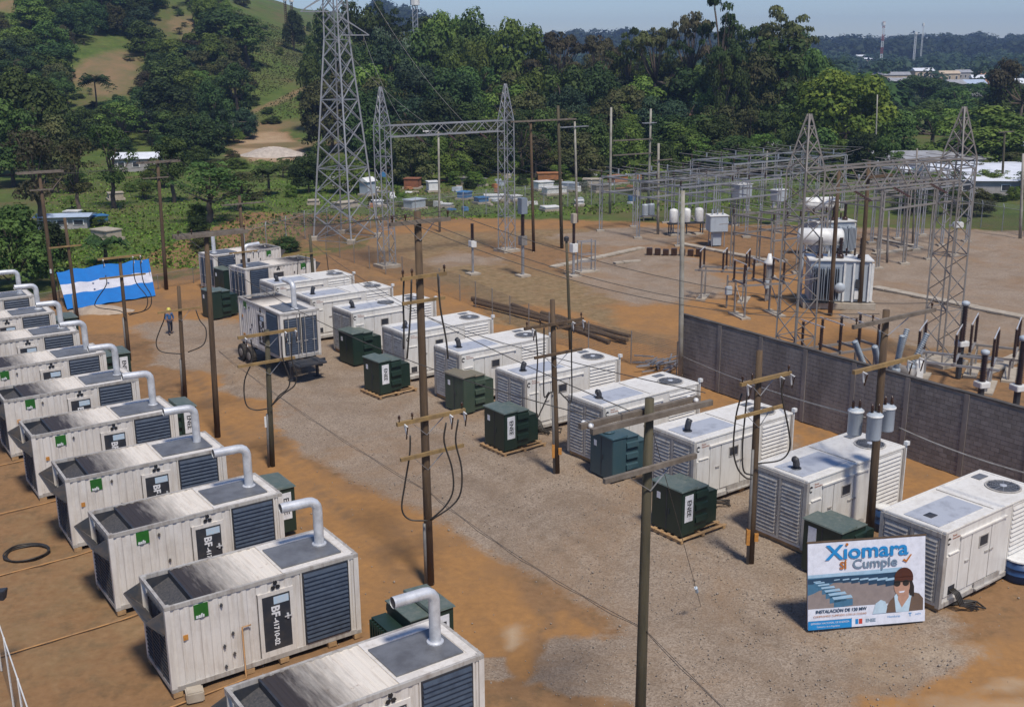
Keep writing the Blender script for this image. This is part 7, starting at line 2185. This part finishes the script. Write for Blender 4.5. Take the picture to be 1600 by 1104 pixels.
house_px(1198, 214, 196, 84, 2.4, .9, 9, .05, 'wallgrey', 'roofgrey', 'shed with a grey roof under the trees left of the right gantry', None, 2)
house_px(1436, 226, 176, 150, 2.3, .8, 14, .0, 'wallgrey', 'roofgrey', 'grey roofed hall behind the right gantry', None, 4)
house_px(1580, 262, 152, 270, 2.3, .9, 26, -.10, 'wallgrey', 'roofwhite', 'long warehouse with a bright white roof at the right edge', None, 5)
house_px(1605, 222, 182, 60, 3.2, .8, 8, .0, 'wallgrey', 'roofwhite', 'white block at the right edge above the warehouse', None, 2)
house_px(1330, 224, 180, 130, 2.0, .7, 8, .0, 'wallgrey', 'roofgrey', 'low dark roofed building behind the bus structures', None, 3)
house_px(1436, 244, 158, 64, 2.0, .5, 9, .0, 'wallgrey', 'roofwhite', 'low white roofed shed behind the right gantry beam', None, 2)
town = [(1388, 118, 620, 60, 'wallcream', 'roofgrey', 'far long pale building left in the town'), (1480, 122, 640, 30, 'wallcream', 'wallcream', 'far cream building in the middle of the town'), (1540, 124, 600, 26, 'terracotta', 'rooforange', 'far orange two storey house at the right of the town'),
        (1460, 134, 560, 34, 'terracotta', 'rooforange', 'far house with a terracotta roof left of the cream one'), (1500, 138, 540, 40, 'wallcream', 'rooforange', 'far low orange roofed house in the middle'), (1526, 132, 590, 18, 'wallgrey', 'roofwhite', 'far white house beside the orange one'),
        (1410, 128, 560, 40, 'wallgrey', 'roofgrey', 'far grey roofed house left of centre'), (1440, 124, 640, 28, 'wallcream', 'roofwhite', 'far small white roofed house'), (1502, 128, 680, 22, 'wallgrey', 'roofgrey', 'far grey house behind the low orange one'),
        (1515, 146, 470, 36, 'wallgrey', 'roofblue', 'far house with a bluish roof nearer the camera'), (1553, 134, 620, 20, 'terracotta', 'roofgrey', 'far narrow house right of the orange one'), (1488, 148, 450, 24, 'wallcream', 'roofgrey', 'far pale house half hidden by trees'),
        (1356, 92, 1100, 20, 'wallcream', 'roofwhite', 'tiny white building on the wooded ridge'), (1345, 82, 1150, 14, 'wallcream', 'roofwhite', 'tiny building higher on the wooded ridge'), (1378, 88, 1000, 14, 'wallcream', 'roofwhite', 'tiny building at the foot of the striped mast'),
        (1575, 140, 380, 40, 'wallcream', 'roofwhite', 'pale house behind the brownish tree at the right edge')]
for u, v, Y, wpx, wm, rm, lab in town:
    house_px(u, v, Y, wpx, 6 if Y < 900 else 8, 1.6, 9, random.uniform(-.2, .2), wm, rm, lab, 'houses of the far town', 3 if Y < 700 else 2)
b = at(1075, 145, 215); house(b.x, 215, 7, 5, 6.5, 1, .1, MAT['wallgrey'], MAT['rooforange'], 'grey house with a tan roof glimpsed through the trees')
# masts on the skyline
MAT['mastred'] = simple('mast_red', (.35, .08, .06), (.28, .06, .05), 1, .6)
def mast(u, vt, Y, w_, label, striped=True, name='radio_mast', mat=None):
    p = at(u, vt, Y); z0 = TZ(p.x, Y); H = p.z - z0
    r = thing(name, (p.x, Y, z0), 0, label, 'mast')
    n = 8
    for k in range(n):
        mt = mat or (MAT['mastred'] if striped and k % 2 else MAT['cleanwhite'])
        za, zb = H * k / n, H * (k + 1) / n
        m = MB()
        for x, y in ((-w_, -w_), (w_, -w_), (0, w_)): m.bar((x, y, za), (x, y, zb), w_ * .35)
        for q in range(3):
            a, b = za + (zb - za) * q / 3, za + (zb - za) * (q + 1) / 3
            m.bar((-w_, -w_, a), (w_, -w_, b), w_ * .25); m.bar((w_, -w_, a), (0, w_, b), w_ * .25); m.bar((0, w_, a), (-w_, -w_, b), w_ * .25)
        m.build('mast_section', mt, r)
    MB().lathe([(w_ * 2, H * .93), (w_ * 2, H * .985)], (0, 0, 0), 8).build('antenna_ring', MAT['cleanwhite'], r)
mast(1381, 34, 1000, .9, 'striped red and white mast on the far ridge')
mast(1431, 50, 1000, .8, 'shorter pale mast right of the striped one', False)
mast(1443, 36, 1100, .6, 'thin mast at the right of the pair', False)
mast(648, -6, 262, .55, 'pale lattice mast rising from the trees at the top centre', False, mat=MAT['galv'])
mast(445, -4, 345, .35, 'thin dark mast on the left skyline', False, mat=MAT['pole'])
mast(455, -2, 350, .35, 'second thin dark mast on the left skyline', False, mat=MAT['pole'])
# gravel mound at the foot of the hill
b = G(420, 246); V = []; F = []; nn = 24
for j in range(9):
    for i in range(nn):
        t = 6.2832 * i / nn; q = j / 8; rr = 1 - q
        V.append((math.cos(t) * 6.8 * rr * (1 + .08 * math.sin(3 * t)), math.sin(t) * 4.0 * rr, 1.7 * (1 - rr ** 1.6) + .12 * math.sin(5 * t + j)))
for j in range(8):
    for i in range(nn): F.append((j * nn + i, j * nn + (i + 1) % nn, (j + 1) * nn + (i + 1) % nn, (j + 1) * nn + i))
m = MB(); m.smooth = True; m._add(V, F); o = m.build('gravel_mound', simple('pale_gravel', (.46, .40, .34), (.33, .28, .24), 1.5, .95), None, (b.x, b.y + 4, -.1)); tag(o, 'pale flat gravel mound at the foot of the grassy hill', 'mound')
b = G(157, 486); m = MB(); m.smooth = True; m._add([(x * .35, y * .3, z * .3) for x, y, z in V], F); o = m.build('dirt_mound', simple('pale_dirt', (.40, .32, .24), (.3, .23, .17), 1.5, .95), None, (b.x, b.y, -.05)); tag(o, 'small pale dirt heap in front of the flag', 'mound')
# ================================================================== labels of look-alikes: tell small sets apart by their order in the picture
_by = {}
for o in bpy.data.objects:
    if o.parent is None and 'label' in o.keys() and 'group' in o.keys(): _by.setdefault((o['group'], o['label']), []).append(o)
for (g_, l_), os_ in _by.items():
    if 2 <= len(os_) <= 4:
        os_.sort(key=lambda o: PJ(*o.location)[0])
        names = {2: ['left of two', 'right of two'], 3: ['leftmost of three', 'middle of three', 'rightmost of three'], 4: ['leftmost of four', 'second from left of four', 'third from left of four', 'rightmost of four']}[len(os_)]
        for o, n_ in zip(os_, names):
            t = l_ + ', ' + n_
            if len(t.split()) <= 16: o['label'] = t
